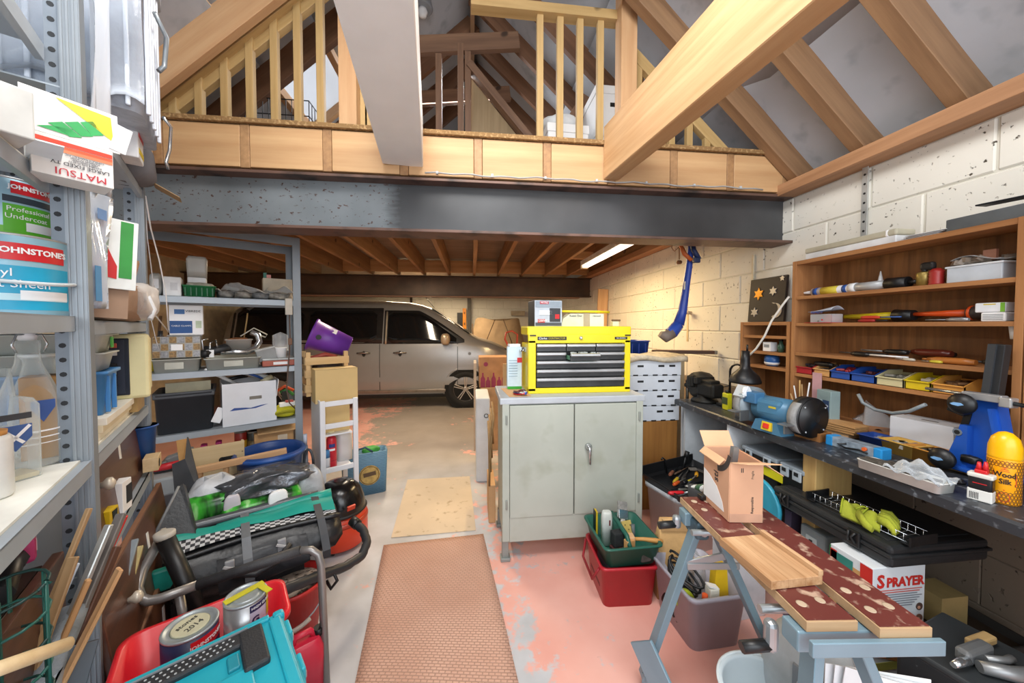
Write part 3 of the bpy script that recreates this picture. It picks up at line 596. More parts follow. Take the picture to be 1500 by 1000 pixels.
# ================================================================ THE VAN
VY, VW = 6.16, 1.88
t = thing('van', 'silver grey passenger van with dark windows parked across the rear bay', 'van', (-.12, VY, 0))
roofp = [(-4.0, 1.25), (-3.95, 1.70), (-3.7, 1.84), (-3.0, 1.88), (-1.4, 1.88), (-.9, 1.85), (-.62, 1.76), (-.25, 1.53), (.08, 1.28), (.22, 1.20), (.5, 1.12), (.78, 1.0), (.92, .86), (.97, .62)]
def ip(tab, x):
    if x <= tab[0][0]: return tab[0][1]
    for (a, b_), (c, d) in zip(tab, tab[1:]):
        if x <= c: return b_ + (d - b_) * (x - a) / (c - a)
    return tab[-1][1]
BELT = [(-4, 1.2), (-.3, 1.14), (.3, 1.06), (.78, .9), (1, .6)]
def sec(x):
    zt = ip(roofp, x); zb = min(ip(BELT, x), zt - .03); e = max(0, (x - .25) / .72); ins = .30 * e ** 2.2 + .10 * max(0, (-3.6 - x) / .4) ** 2
    k = min(1, max(0, (zt - zb) / .7)); tum = .17 * k + .02
    zl_ = .2 + .12 * e ** 2
    return [(ins + .05, zl_), (ins + .015, zl_ + .06), (ins + .0, .52), (ins + .012, .6), (ins + .0, .75), (ins + .025, zb), (ins + .025 + tum * .85, zb + (zt - zb) * .86), (ins + .06 + tum * 1.25, zt - .015 * k), (ins + .4, zt + .012)]
xs = sorted(set([-4.0, -3.97, -3.9, -3.8] + [-3.6 + i * .2 for i in range(14)] + [-.8 + i * .08 for i in range(22)] + [.94, .97]))
rings = []
for x in xs:
    s = sec(x); rings.append([V((x, y, z)) for y, z in s] + [V((x, VW - y, z)) for y, z in s[::-1]])
VP_ = M('#9b9997', .28, .5, .03, 3); GL = M('#101214', .06, 0, .03); TRIMB = M('#1c1d1f', .5)
g = G(); g.loft(rings); body = obj('body', g, VP_, t)
def sidey(x, z):
    s = sec(x)
    for (y0, z0), (y1, z1) in zip(s, s[1:]):
        if z0 <= z <= z1: return y0 + (y1 - y0) * (z - z0) / max(1e-6, z1 - z0)
    return s[-2][0]
def side_panel(name, x0, x1, z0, z1, m, off=.008, par=None, shape=None, n=14):
    g = G(); g.sm = True; gr = []
    for i in range(n + 1):
        x = x0 + (x1 - x0) * i / n; a, b_ = shape(i / n) if shape else (0, 1); col = []
        for j in range(7):
            z = z0 + (z1 - z0) * (a + (b_ - a) * j / 6); col.append(g.bm.verts.new((x, sidey(x, z) - off, z)))
        gr.append(col)
    for i in range(n):
        for j in range(6): g.face([gr[i][j], gr[i + 1][j], gr[i + 1][j + 1], gr[i][j + 1]])
    for i in range(n): # edges give the pane thickness
        for j in (0, 6):
            a, b_ = gr[i][j], gr[i + 1][j]; g.face([a, b_, g.bm.verts.new(b_.co + V((0, off + .01, 0))), g.bm.verts.new(a.co + V((0, off + .01, 0)))])
    return obj(name, g, m, par or t)
def rnd_shape(u): e = min(u, 1 - u) / .06; k = 0 if e >= 1 else .12 * (1 - e) ** 2; return (k, 1 - k)
for x0, x1 in ((-3.75, -2.72), (-2.62, -1.52)): side_panel('side_window', x0, x1, 1.17, 1.70, GL, shape=rnd_shape)
side_panel('rear_window_strip', -3.86, -1.42, 1.145, 1.76, M('#2b2a2a', .2, .3), .003)
fw = side_panel('front_window_trim', -1.40, -.02, 1.10, 1.72, M('#1d1d1e', .3), .004, shape=lambda u: (.06 + .1 * max(0, u - .9) * 10 * .3, 1 - max(0, (u - .42)) ** 1.15 * 1.55 if u > .42 else 1))
side_panel('front_window', -1.33, -.16, 1.15, 1.68, GL, .010, fw, shape=lambda u: (.0 + (.1 * (1 - u / .06) ** 2 if u < .06 else 0), (1 - (max(0, u - .44)) ** 1.12 * 1.62) if u > .44 else 1 - (.1 * (1 - u / .06) ** 2 if u < .06 else 0)))
side_panel('window_edge_chrome', -1.37, -1.345, 1.13, 1.70, M('#b7ab97', .3, .6), .012, fw)
for x in (-1.46, -.14, -2.68): side_panel('door_seam', x - .005, x + .005, .33, 1.14 if x > -1 else 1.14, DARK, .003, n=2)
side_panel('sill_trim', -2.6, -.35, .30, .345, M('#8a8177', .3, .6), .014); side_panel('sill', -3.0, -.35, .2, .27, TRIMB, .006)
for x in (-1.72, -1.12):
    h = obj('door_handle', G().tube([(x - .11, sidey(x, .98) - .012, .985), (x, sidey(x, .98) - .045, .99), (x + .11, sidey(x, .98) - .012, .985)], [.012, .016, .012]), M('#a9a5a0', .2, .9), t); obj('handle_cup', G().lathe([(.05, -.004), (.045, .004)], 16, (x, sidey(x, .98) - .0, .97), 'y', sy=.6), M('#3a3937', .3, .5), h)
m_ = obj('wing_mirror', G().blob((-.34, -.10, 1.22), (.16, .16, .2), 3, .01, box=.4), M('#b59f84', .3, .4), t); obj('mirror_base', G().box((-.34, .0, 1.15), (.1, .12, .06), bev=.01), TRIMB, m_)
obj('fuel_flap', G().lathe([(.028, -.003), (.028, .002)], 16, (.07, sidey(.07, .95), .96), 'y'), M('#7d7976', .3, .7), t)
def wheel(x, y, s):
    w = obj('wheel', G().lathe([(.2, .11 * s), (.3, .11 * s), (.335, .08 * s), (.335, -.08 * s), (.3, -.11 * s), (.22, -.115 * s), (.21, -.06 * s)], 40, (x, y, .335), 'y'), M('#1a1a1b', .8, 0, .1), t)
    obj('rim', G().lathe([(.225, -.1 * s), (.215, -.118 * s), (.2, -.1 * s), (.19, -.05 * s), (.05, -.05 * s)], 36, (x, y, .335), 'y'), M('#55524e', .35, .8), w)
    for k in range(5):
        for e in (-.1, .1):
            a = R(90 + 72 * k); d = V((math.cos(a + e), 0, math.sin(a + e))); d0 = V((math.cos(a + e * 2.5), 0, math.sin(a + e * 2.5)))
            obj('spoke', G().bar(V((x, y - .10 * s, .335)) + d0 * .045, V((x, y - .105 * s, .335)) + d * .21, .017, .03, (0, 1, 0), bev=.004), M('#c3bcb2', .3, .85), w)
    obj('hub_cap', G().lathe([(.05, -.09 * s), (.045, -.115 * s), (.03, -.12 * s)], 20, (x, y, .335), 'y'), M('#b5aea4', .3, .8), w)
for x in (0, -3.1):
    wheel(x, .115, 1)
    obj('arch_lining', G().lathe([(.37, -.002), (.37, .12)], 32, (x, .008, .335), 'y'), M('#0e0e0f', .9), t)
    g = G(); g.tube([V((x + .385 * math.cos(R(a)), sidey(x + .385 * math.cos(R(a)), .6) - .0, .335 + .385 * math.sin(R(a)))) for a in range(-16, 197, 8)], .010, 8); obj('arch_lip', g, VP_, t)
    wheel(x, VW - .115, -1)
g = G(); g.loft([[V((-.62 + e, .32, 1.765 + e)), V((.06 + e, .2, 1.30 + e)), V((.06 + e, VW - .2, 1.30 + e)), V((-.62 + e, VW - .32, 1.765 + e))] for e in (.004, .012)], smooth=False); obj('windscreen', g, GL, t)
g = G(); g.blob((.70, .30, .93), (.34, .2, .14), 4, .0, box=.3); hl = obj('headlamp', g, glassy('#f5efe0', .35), t); obj('lamp_bezel', G().tube([(.70 + .18 * math.cos(R(a)), .24, .93 + .085 * math.sin(R(a))) for a in range(0, 361, 20)], .02, 6), DARK, hl)
obj('wiper', G().tube([(.1, .3, 1.27), (-.1, .75, 1.43), (-.22, 1.1, 1.52)], .01, 5), BLACK, t); obj('aerial', G().tube([(-.62, .8, 1.8), (-.78, .8, 2.0)], .006, 5), BLACK, t)
obj('roof_mark', G().lathe([(.025, -.003), (.025, .003)], 12, (-3.2, sidey(-3.2, 1.8), 1.80), 'y'), M('#c9c4ba'), t)
# ================================================================ ALONG THE BACK WALL
t = thing('spirit_level', 'orange yellow spirit level standing against the back wall beyond the van bonnet', 'level', (-.2, 9.1, 0)); obj('beam_body', G().box((0, 0, .95), (.09, .05, 1.9), bev=.004), M('#f0960e', .4), t); obj('vial', G().box((0, -.028, 1.78), (.04, .006, .06)), M('#a45c10'), t); obj('vial', G().box((0, -.028, 1.5), (.04, .006, .06)), M('#7d4a12'), t)
t = thing('dark_steel_post', 'dark steel post standing at the back wall next to the orange level', 'post', (-.08, 9.13, 0)); obj('post', G().box((0, 0, 1.15), (.09, .06, 2.3), bev=.003), M('#55504a', .5, .3), t)
t = thing('black_board', 'narrow black board leaning behind the orange level', 'board', (-.32, 9.15, 0)); obj('board', G().box((0, 0, .9), (.14, .02, 1.78), bev=.002), BLACK, t)
t = thing('dark_wall_pipe', 'dark vertical pipe on the back wall behind the van windscreen', 'pipe', (-1.55, 9.15, 0)); obj('pipe', G().tube([(0, 0, 0), (0, 0, 2.2)], .03), M('#4a4038', .5), t)
t = thing('dust_sheet', 'crumpled beige dust sheet draped over something at the back wall', 'sheet', (.62, 8.7, 0))
def ds(u, v):
    a = u * math.pi; w = .55 + .35 * (1 - v); f = 1 + .05 * math.sin(u * 26) * (1 - v)
    return V((-math.cos(a) * w * f, -math.sin(a) * .38 * f * (.6 + .4 * (1 - v)), .05 + 1.55 * v + .06 * math.sin(u * 9) * v - .03 * math.cos(a * 2)))
g = G(); g.sheet(ds, 48, 10); g.sm = True; g.face([g.bm.verts.new(ds(i / 24, 1)) for i in range(25)]); obj('cloth', g, M('#b3997a', .9, 0, .12, 4, .3), t)
g = G(); g.tube([(-.6, -.3, 1.0), (-.62, -.32, 1.5)], .02, 6); g.tube([(-.35, -.46, .95), (-.08, -.36, 1.6)], .012, 6); g.tube([(.35, -.46, .95), (.12, -.36, 1.6)], .012, 6); obj('tie_rope', g, M('#5b4632'), t, kind='stuff')
t = thing('red_sack_truck', 'red tubular sack truck handle standing behind the wine carton', 'trolley', (.66, 6.0, 0))
obj('handle', G().tube([(.0, 0, .1), (.0, 0, 1.02), (-.1, 0, 1.22), (-.08, 0, 1.33), (.02, 0, 1.36), (.12, 0, 1.3), (.1, 0, 1.0), (.1, 0, .1)], .017), M('#b5442f', .4), t); obj('toe_plate', G().box((.05, -.1, .06), (.3, .24, .012)), M('#b5442f', .4), t)
t = thing('cream_bundle', 'rolled pale cloth bundle standing behind the yellow chest at the far wall', 'bundle', (1.3, 6.4, 0)); obj('roll', G().blob((0, 0, .85), (.5, .4, 1.7), 8, .05), M('#b59a78', .9, 0, .15, 6, .3), t); obj('strap', G().tube([(-.2, -.2, 1.1), (-.17, -.22, 1.45), (-.2, -.18, 1.65)], .025, 6), M('#5a4230'), t)
t = thing('red_tool_box', 'red and grey metal tool box standing near the sack truck behind the chest', 'box', (.95, 5.6, 0)); obj('box', G().box((0, 0, .52), (.4, .3, 1.04), bev=.01), M('#a8584a', .5), t); obj('lid', G().box((0, 0, 1.06), (.42, .32, .05), bev=.01), M('#c4b6a4'), t)
t = thing('pale_plank', 'pale pine plank leaning against the corner by the back steel beam', 'plank', (1.93, 5.2, 0)); bar_obj('plank', (0, 0, 0), (.1, .05, 2.02), .16, .03, PINE, t)
t = thing('small_ledge', 'small grey wooden block fixed high on the back wall', 'block', (1.2, 9.15, 1.72)); obj('block', G().box((0, 0, .06), (.36, .1, .12), bev=.004), M('#b3a48c'), t)
# ================================================================ WORKBENCH SIDE
BZ = .90
def onb(px, py, z=BZ): return FR.loc(floor_pt(px, py, z))
def rt(name, label, cat, p, z, rz=0, group=None): return ft(FR, name, label, cat, p.x, p.y, z, rz, group)
BENCH = speck('#303338', '#757b82', 38, .58, .72, .38, .05)
t = ft(FR, 'workbench', 'long workbench with dark speckled worktop along the block wall', 'workbench', 0, 0, 0)
g = G(); g.prism([(0, .862), (0, .892), (.008, .90), (.595, .90), (.595, .862)], -2.45, .35, 'yz'); obj('worktop', g, BENCH, t)
for x in (-1.44, -.3):
    obj('leg', G().box((x, .145, .43), (.065, .19, .86), bev=.004), wood('#d8b878', '#b8945a', 2), t)
obj('back_rail', G().box((-1.0, .57, .8), (2.8, .03, .12)), wood('#8a6a48', '#6a4e34'), t)
obj('end_panel', G().box((-2.40, .3, .43), (.02, .5, .855)), M('#b9bfc4', .6), t)
obj('under_shelf', G().box((-1.69, .2, .575), (.43, .36, .02)), M('#d4d6d6', .5), t); obj('shelf_side', G().box((-1.915, .2, .57), (.018, .37, .58)), M('#cdd2d6', .5), t)
# ---- the shelf units on the wall
TEAK = wood('#c28a56', '#97643a'); TEAKV = wood('#c28a56', '#97643a', 2); BACKM = wood('#9c6838', '#684222', 2, .6, False, 1.5)
def shelf_unit(name, label, x0, x1, y0, z0, z1, shelves, dep=.188, end=.022):
    t = ft(FR, name, label, 'shelf unit', 0, y0, 0)
    for x in (x0 + end / 2, x1 - end / 2): obj('side_panel', G().box((x, dep / 2, (z0 + z1) / 2), (end, dep, z1 - z0), bev=.001), TEAKV, t)
    w = x1 - x0 - 2 * end - .001; c = (x0 + x1) / 2
    obj('back_panel', G().box((c, dep - .004, (z0 + z1) / 2), (w, .006, z1 - z0 - .01)), BACKM, t)
    obj('top_panel', G().box((c, dep / 2, z1 - .011), (w, dep - .008, .022), bev=.001), TEAK, t)
    for z in shelves: obj('shelf', G().box((c, dep / 2 - .002, z - .009), (w, dep - .012, .018), bev=.001), TEAK, t)
    return t
YS = .39; S1, S2, S3, S4 = 1.622, 1.466, 1.293, 1.170
shelf_unit('wall_shelf_unit', 'wide teak shelf unit on the bench holding tools and small parts bins', -1.885, -1.0, YS, .92, 1.83, (S1, S2, S3, S4, .94))
shelf_unit('wall_shelf_unit', 'second teak shelf unit cut off by the picture edge beside the wide one', -.995, -.2, YS, .92, 1.83, (S1, 1.40, 1.19, .94))
shelf_unit('small_shelf_unit', 'small teak shelf unit under the star picture with little stored items', -2.29, -1.90, YS + .005, .92, 1.475, (1.385, 1.28, 1.185))
def at(px, py, dy=.05): return FR.at(px, py, YS + dy)
# star picture
t = ft(FR, 'star_picture', 'dark picture board with stars and crescent moon leaning on the small shelf unit', 'picture', -2.235, YS + .150, 1.478); t.rotation_euler = (R(-4), 0, FR.rz)
obj('board', G().box((0, 0, .155), (.3, .018, .31), bev=.002), M('#2a2322', .6, 0, .15), t); SLV = M('#b9b3a8', .4, .3)
def star(cx, cz, r, m, n=6):
    g = G(); g.prism([(cx + (r if k % 2 == 0 else r * .52) * math.sin(math.pi * k / n), cz + (r if k % 2 == 0 else r * .52) * math.cos(math.pi * k / n)) for k in range(2 * n)], -.014, -.009); obj('star', g, m, t)
star(-.065, .2, .045, M('#c98a1e', .35, .5)); star(.055, .21, .033, SLV); star(-.09, .07, .035, SLV); star(.12, .29, .02, SLV, 5)
g = G(); g.prism([(.085 + .05 * math.cos(a), .075 + .05 * math.sin(a)) for a in [R(-120 + 12 * i) for i in range(20)]] + [(.062 + .045 * math.cos(a), .085 + .045 * math.sin(a)) for a in [R(100 - 14 * i) for i in range(14)]], -.014, -.009); obj('crescent_moon', g, SLV, t)
# white cable over the small unit
t = thing('white_cable', 'white cable looping from the shelf corner down towards the desk lamp', 'cable', (0, 0, 0)); obj('sheath', G().tube([FR.w(*FR.at(px, py, y)) for px, py, y in ((1156, 434, .36), (1146, 447, .34), (1130, 470, .33), (1120, 492, .32), (1108, 510, .31), (1094, 524, .30))], .006), M('#e6e3da'), t)
# in the small unit
t = rt('blue_tin', 'round blue and white tin in the lower gap of the small shelf unit', 'tin', at(1131, 520, .06), 1.187); obj('tin', G().lathe([(.035, 0), (.048, .03), (.045, .06), (.02, .075)], 18, sy=.8), M('#2f5f9e', .3), t); obj('white_band', G().lathe([(.043, .008), (.0475, .02), (.0483, .024)], 18, sy=.8), PAPER, t)
t = rt('small_white_box', 'small white box with bottles on the middle shelf of the small unit', 'box', at(1128, 505, .06), 1.282); obj('box', G().box((0, 0, .03), (.06, .05, .06), bev=.002), PAPER, t); obj('print', G().box((0, -.0255, .035), (.04, .001, .02)), GREY, t)
t = rt('green_bottle', 'little dark green bottle beside the small white box in the small unit', 'bottle', at(1144, 505, .06), 1.282); obj('bottle', G().lathe([(.018, 0), (.02, .04), (.01, .055), (.01, .07)], 12), M('#3c5c4c', .2), t); obj('cap', G().lathe([(.011, .068), (.011, .082)], 10), BLACK, t)
# ---- top of the wide unit
def long_box(name, label, cat, px0, px1, pyb, z, h, dep, m, dy=.03):
    a, b_ = at(px0, pyb, dy), at(px1, pyb, dy); t = ft(FR, name, label, cat, (a.x + b_.x) / 2, YS + dy + dep / 2, z); w = abs(b_.x - a.x)
    obj('body', G().box((0, 0, h / 2), (w, dep, h), bev=min(.004, h * .2)), m, t); return t, w
t, w = long_box('plastic_trunking', 'long white plastic trunking box with beige lid on top of the teak shelves', 'box', 1180, 1312, 360, 1.832, .035, .1, M('#dcdfe2', .4)); obj('lid', G().box((0, 0, .05), (w + .006, .106, .03), bev=.008), M('#b5b09b', .5), t); obj('end_band', G().box((w * .42, 0, .05), (.02, .108, .032), bev=.008), PAPER, t)
t, w = long_box('paper_stack', 'few white paper leaflets lying on top of the teak shelves', 'paper', 1320, 1375, 345, 1.832, .004, .15, PAPER)
for k in range(3): obj('leaflet', G().box((.01 * k, -.005 * k, .007 + .004 * k), (w, .15, .002), rz=.04 * k), M('#d9dcdf'), t)
t, w = long_box('steel_channel', 'grey metal channel length lying on top of the teak shelves', 'channel', 1385, 1560, 330, 1.832, .05, .12, M('#6b7276', .45, .4))
t2, w2 = long_box('slotted_strip', 'black slotted metal strip resting on the grey channel', 'strip', 1428, 1560, 300, 1.883, .006, .05, M('#22262b', .4, .4)); t2.rotation_euler = (R(0), R(3), FR.rz)
t2.location.z += .022
for k in range(5): obj('slot', G().box((-w2 / 2 + .03 + .03 * k, -.005, .0066), (.014, .008, .001)), LGREY, t2)
t2, w2 = long_box('dark_batten', 'dark wooden batten at the back on top of the grey channel', 'batten', 1450, 1560, 290, 1.884, .014, .04, wood('#5d4434', '#3f2d22'), .11)
# ---- shelf 1: sealant tubes, pots, clear box
def cyl(name, label, cat, pa, pb, z, r, parts, dy=.06, lift=0):
    a, b_ = at(*pa, dy), at(*pb, dy); a.z = b_.z = z + r + lift; o = (a + b_) / 2; L = (b_ - a).length; t = ft(FR, name, label, cat, o.x, o.y, z, 0); ang = 0
    for nm, u0, u1, r0, r1, m in parts: obj(nm, G().lathe([(r0, (u0 - .5) * L), (r1, (u1 - .5) * L)], 14, (0, 0, r + lift), 'x'), m, t)
    return t
cyl('sealant_tube', 'white and blue sealant cartridge with nozzle pointing to the shelf end', 'tube', (1170, 432), (1250, 420), S1, .022, (('nozzle', 0, .3, .003, .011, PAPER), ('cartridge', .3, 1, .022, .022, M('#e8e8ee', .35)), ('blue_band', .34, .42, .0225, .0225, BLUE), ('yellow_print', .48, .78, .0224, .0224, M('#d8c441')), ('blue_band', .86, .93, .0225, .0225, BLUE)))
cyl('sealant_tube', 'white sealant cartridge with red nozzle cap behind the first cartridge', 'tube', (1212, 420), (1288, 402), S1, .02, (('cartridge', 0, .62, .02, .02, M('#bcc6d6', .35)), ('nozzle', .62, .88, .009, .004, PAPER), ('red_cap', .86, 1, .009, .009, RED)), .12)
cyl('caulking_gun', 'black and silver caulking gun lying on the top teak shelf', 'tool', (1246, 420), (1340, 408), S1, .024, (('barrel', 0, .62, .022, .022, M('#c3c8cc', .35, .3)), ('white_end', 0, .12, .024, .024, PAPER), ('black_head', .62, .92, .03, .026, BLACK), ('plunger', .92, 1.05, .01, .01, BLACK)), .055)
t = rt('white_cone', 'white pointed nozzle cone standing behind the caulking gun', 'cone', at(1290, 400, .12), S1); obj('cone', G().lathe([(.016, 0), (.014, .03), (.002, .1)], 14), M('#e5e8ea', .3), t)
t = rt('brass_pot', 'small brass coloured pot holding a black spray head on the top shelf', 'pot', at(1354, 405, .055), S1); obj('pot', G().lathe([(.024, 0), (.025, .055), (.022, .06), (.012, .062)], 16), M('#a08a4a', .35, .5), t); obj('spray_head', G().box((.012, 0, .085), (.05, .022, .035), bev=.01).lathe([(.009, .06), (.009, .075)], 10), BLACK, t)
t = rt('red_spring_bottle', 'red ribbed canister beside the brass pot', 'bottle', at(1372, 402, .05), S1); g = G(); g.lathe([(.021 + .003 * (i % 2), .006 * i) for i in range(11)] + [(.012, .07)], 14); obj('ribbed_body', g, M('#a32a26', .4), t)
t, w = long_box('clear_tub', 'white plastic tub full of screws and fittings on the top shelf', 'tub', 1386, 1468, 405, S1, .062, .13, M('#c6d0da', .3), .03)
obj('rim', G().box((0, 0, .064), (w + .008, .138, .008), bev=.003), M('#dfe6ec', .3), t); rnd = random.Random(4)
g = G(); [g.box((rnd.uniform(-w * .4, w * .4), rnd.uniform(-.05, .05), .078 + rnd.uniform(0, .012)), (.04, .018, .018), rnd.uniform(0, 3), rx=rnd.uniform(0, 1)) for _ in range(22)]; obj('fittings', g, M('#8a7d70', .5), t, kind='stuff')
g = G(); g.sheet(lambda u, v: V((-w * .45 + w * .9 * u, -.06 + .12 * v, .092 + .014 * math.sin(5 * u) * math.sin(3 * v + 1))), 12, 6, .002); obj('clear_wrap', g, glassy('#d7dcdf', .2), t)
obj('card_strip', G().box((.02, -.02, .1), (.035, .012, .04)), M('#9a6a55'), t)
# ---- shelf 2
t = rt('fixings_pack', 'small red and clear pack of wall plugs under a curled white card', 'pack', at(1210, 470, .05), S2); obj('clear_box', G().box((0, 0, .024), (.12, .07, .048), bev=.004), glassy('#e2e6e8', .3), t)
rnd = random.Random(5); g = G(); [g.box((rnd.uniform(.0, .05), rnd.uniform(-.03, .03), rnd.uniform(.006, .042)), (.022, .007, .007), rnd.uniform(0, 3)) for _ in range(40)]; obj('red_plugs', g, RED, t, kind='stuff'); g = G(); [g.box((rnd.uniform(-.05, -.005), rnd.uniform(-.03, .03), rnd.uniform(.006, .042)), (.022, .007, .007), rnd.uniform(0, 3)) for _ in range(40)]; obj('grey_plugs', g, M('#77706a'), t, kind='stuff')
g = G(); g.sheet(lambda u, v: V((-.065 + .13 * u, -.045 + .08 * v, .05 + .03 * u * math.sin(math.pi * (v * .8 + .1)) + .012)), 10, 8, .0012); obj('curled_card', g, M('#ccd5e4'), t); obj('base_card', G().box((0, -.01, .001), (.15, .09, .002)), RED, t)
txt('READY', .022, t, (-.01, -.047, .058), (R(60), 0, 0), M('#3c5da8'))
cyl('plane_tool', 'yellow and black long handled tool lying on the second teak shelf', 'tool', (1238, 462), (1340, 448), S2, .02, (('yellow_handle', 0, .8, .011, .019, M('#d6c01a', .4)), ('black_head', .76, 1, .03, .024, BLACK)), .1, .012)
cyl('grass_shears', 'orange handled tool with round dark head lying on the second shelf', 'tool', (1335, 465), (1440, 452), S2, .02, (('orange_handle', 0, .86, .008, .016, M('#e2561e', .4)), ('dark_head', .84, 1.04, .028, .028, M('#3a3030', .5)), ('orange_ring', .86, .9, .0295, .0295, M('#e2561e', .4))), .1, .016)
def tool(label, a, b_, z, m1, m2, r=.007, split=.4, dy=.05, name='screwdriver', lift=0):
    pa, pb = at(*a, dy), at(*b_, dy); t = ft(FR, name, label, 'tool', 0, 0, 0); pa.z = pb.z = z + r + .001 + lift; mid = pa.lerp(pb, split)
    obj('handle', G().tube([pa, pa.lerp(mid, .25), pa.lerp(mid, .8), mid], [r * .8, r * 1.1, r, r * .6], 8), m1, t); obj('shaft', G().tube([mid, pb], r * .4, 6), m2, t); return t
tool('black and red scissors handle end lying in front of the yellow tool', (1258, 470), (1300, 468), S2, M('#a32320'), DARK, .008, .6, .03)
tool('red blue wire stripper lying in front on the second shelf', (1262, 466), (1320, 463), S2, M('#d0402a'), M('#3c5fa0'), .008, .5, .045, lift=.016)
tool('silver rasp lying in front of the orange handled tool', (1420, 460), (1356, 466), S2, M('#a8adb2', .3, .6), M('#8d9296', .3, .6), .008, .5, .035)
tool('dark pliers with shiny jaws behind the yellow tool head', (1320, 455), (1395, 446), S2, DARK, CHROME, .011, .5, .14, 'pliers', .02)
t, w = long_box('white_carton', 'small white printed carton on the second shelf at the post', 'box', 1436, 1473, 470, S2, .034, .09, PAPER, .03); [print_box('print_line', t, (0, -.046, .008 + .006 * i), (w * .8, .001, .002), GREY) for i in range(4)]
t2, w2 = long_box('green_end_carton', 'white carton with green end stacked on the small white carton', 'box', 1428, 1473, 440, S2 + .0345, .036, .09, M('#e3e8ee'), .03); print_box('green_end', t2, (w2 * .42, -.0455, .018), (w2 * .14, .001, .034), M('#79b83a')); print_box('yellow_print', t2, (0, -.0455, .03), (w2 * .4, .001, .004), M('#d9c64a'))
# ---- shelf 3: chisels, screwdrivers
BLK = M('#1b1a1a', .35); BRN = M('#5e2418', .3, 0, .1); AMB = M('#a8672e', .35, 0, .1)
for i, (a, b_, m1, m2, r, sp, dy) in enumerate((((1395, 505), (1316, 507), BRN, DARK, .016, .72, .12), ((1430, 530), (1352, 520), AMB, AMB, .013, .9, .035), ((1248, 512), (1330, 518), BLK, PAPER, .012, .35, .06), ((1330, 517), (1262, 512), BLK, M('#8b8f92', .3, .6), .012, .5, .09), ((1300, 512), (1230, 509), M('#39322e'), M('#77706a', .4, .5), .01, .5, .13), ((1400, 502), (1330, 500), BLK, BLK, .012, .9, .16), ((1340, 522), (1312, 521), M('#c4beb0'), M('#a9a49a', .3, .5), .006, .6, .025), ((1380, 527), (1350, 524), M('#c8b93a'), M('#8f8a80', .3, .5), .006, .6, .02), ((1470, 520), (1400, 512), BLK, M('#5a5a5a', .3, .6), .012, .4, .12))):
    tool(('thick maroon handled chisel lying at the back of the third shelf', 'amber wooden turned handle lying at the shelf front', 'black screwdriver with white collar on the third shelf', 'black handled file lying across the third shelf', 'thin dark gouge at the back of the third shelf', 'black square bar tool behind the maroon chisel', 'small pale bit lying at the edge of the third shelf', 'small yellow bit lying beside the amber handle', 'long dark tool lying near the post on the third shelf')[i], a, b_, S3, m1, m2, r, sp, dy, ('chisel', 'turned_tool', 'screwdriver', 'file', 'gouge', 'bar_tool', 'drill_bit', 'drill_bit', 'chisel')[i], .02 if i in (0, 3, 5) else 0)
# ---- shelf 4: small parts bins
BINB = {}
def parts_bin(label, px0, px1, col, cont, seed):
    a, b_ = at(px0, 560, .02), at(px1, 560, .02); w = abs(b_.x - a.x) - .004; t = ft(FR, 'parts_bin', label, 'bin', (a.x + b_.x) / 2, YS + .02, S4, 0, 'small parts bins on the fourth shelf'); m = M(col, .4, 0, .05); th = .003; dp = .14; h = .058
    g = G(); g.box((0, dp / 2, th / 2), (w * .94, dp, th)); obj('base', g, m, t)
    for s in (-1, 1):
        g = G(); g.prism([(0, 0), (dp, 0), (dp, h + .012), (dp * .45, h + .012), (.0, h * .72)], s * (w / 2 - th), s * w / 2, 'yz'); obj('side', g, m, t)
    g = G(); g.box((0, .002, h * .34), (w, .004, h * .68)); g.box((0, -.003, h * .66), (w, .012, .006), bev=.002); obj('front_lip', g, m, t); obj('back', G().box((0, dp - .002, h / 2), (w - .001, .004, h)), m, t)
    g = G(); rnd = random.Random(seed)
    for _ in range(14): g.box((rnd.uniform(-w * .3, w * .3), rnd.uniform(.03, dp - .03), .02 + rnd.uniform(0, .03)), (.035, .014, .014), rnd.uniform(0, 3), rx=rnd.uniform(-.6, .6), bev=.003, seg=1)
    obj('contents', g, M(cont, .5, 0, .3, 20), t, kind='stuff'); return t
for a in (('red clear fronted parts bin at the far end of the fourth shelf', 1162, 1190, '#b32a33', '#4a3f44', 1), ('tan parts bin with a black handle lying over it', 1191, 1216, '#d6a468', '#3a3a40', 2), ('blue parts bin holding red and black bits, next to the tan bin', 1216, 1246, '#2450a6', '#a02a30', 3), ('blue parts bin holding dark red tool, next to the cream bin', 1246, 1282, '#2450a6', '#55262a', 4), ('cream parts bin full of grey fittings', 1283, 1324, '#cfc79c', '#7a776c', 5), ('yellow parts bin between cream and orange bins', 1325, 1364, '#ddc21e', '#a39a8a', 6), ('pale orange parts bin nearest the blue machine', 1365, 1415, '#e0a04c', '#6b4a2a', 7)): parts_bin(*a)
tool('black rounded handle lying across the tan parts bin', (1194, 540), (1228, 534), S4, BLK, BLK, .013, .8, .05, 'black_tool', .052)
# second unit items
t = rt('clear_jar', 'clear round jar in the shelf unit at the picture edge', 'jar', FR.at(1494, 610, YS + .05), .942); obj('jar', G().lathe([(.05, 0), (.055, .06), (.05, .09), (.04, .1)], 18), M('#b9bfa9', .3), t); obj('lid', G().lathe([(.052, .09), (.052, .105)], 18), M('#d9dfd2', .4), t)
t = rt('white_holder', 'white plastic cup lying on a shelf of the second teak unit', 'cup', FR.at(1496, 435, YS + .05), 1.402); obj('cup', G().lathe([(.02, 0), (.026, .06)], 14), PAPER, t); obj('rim', G().lathe([(.028, .058), (.028, .064)], 14), M('#cfd5dc'), t)
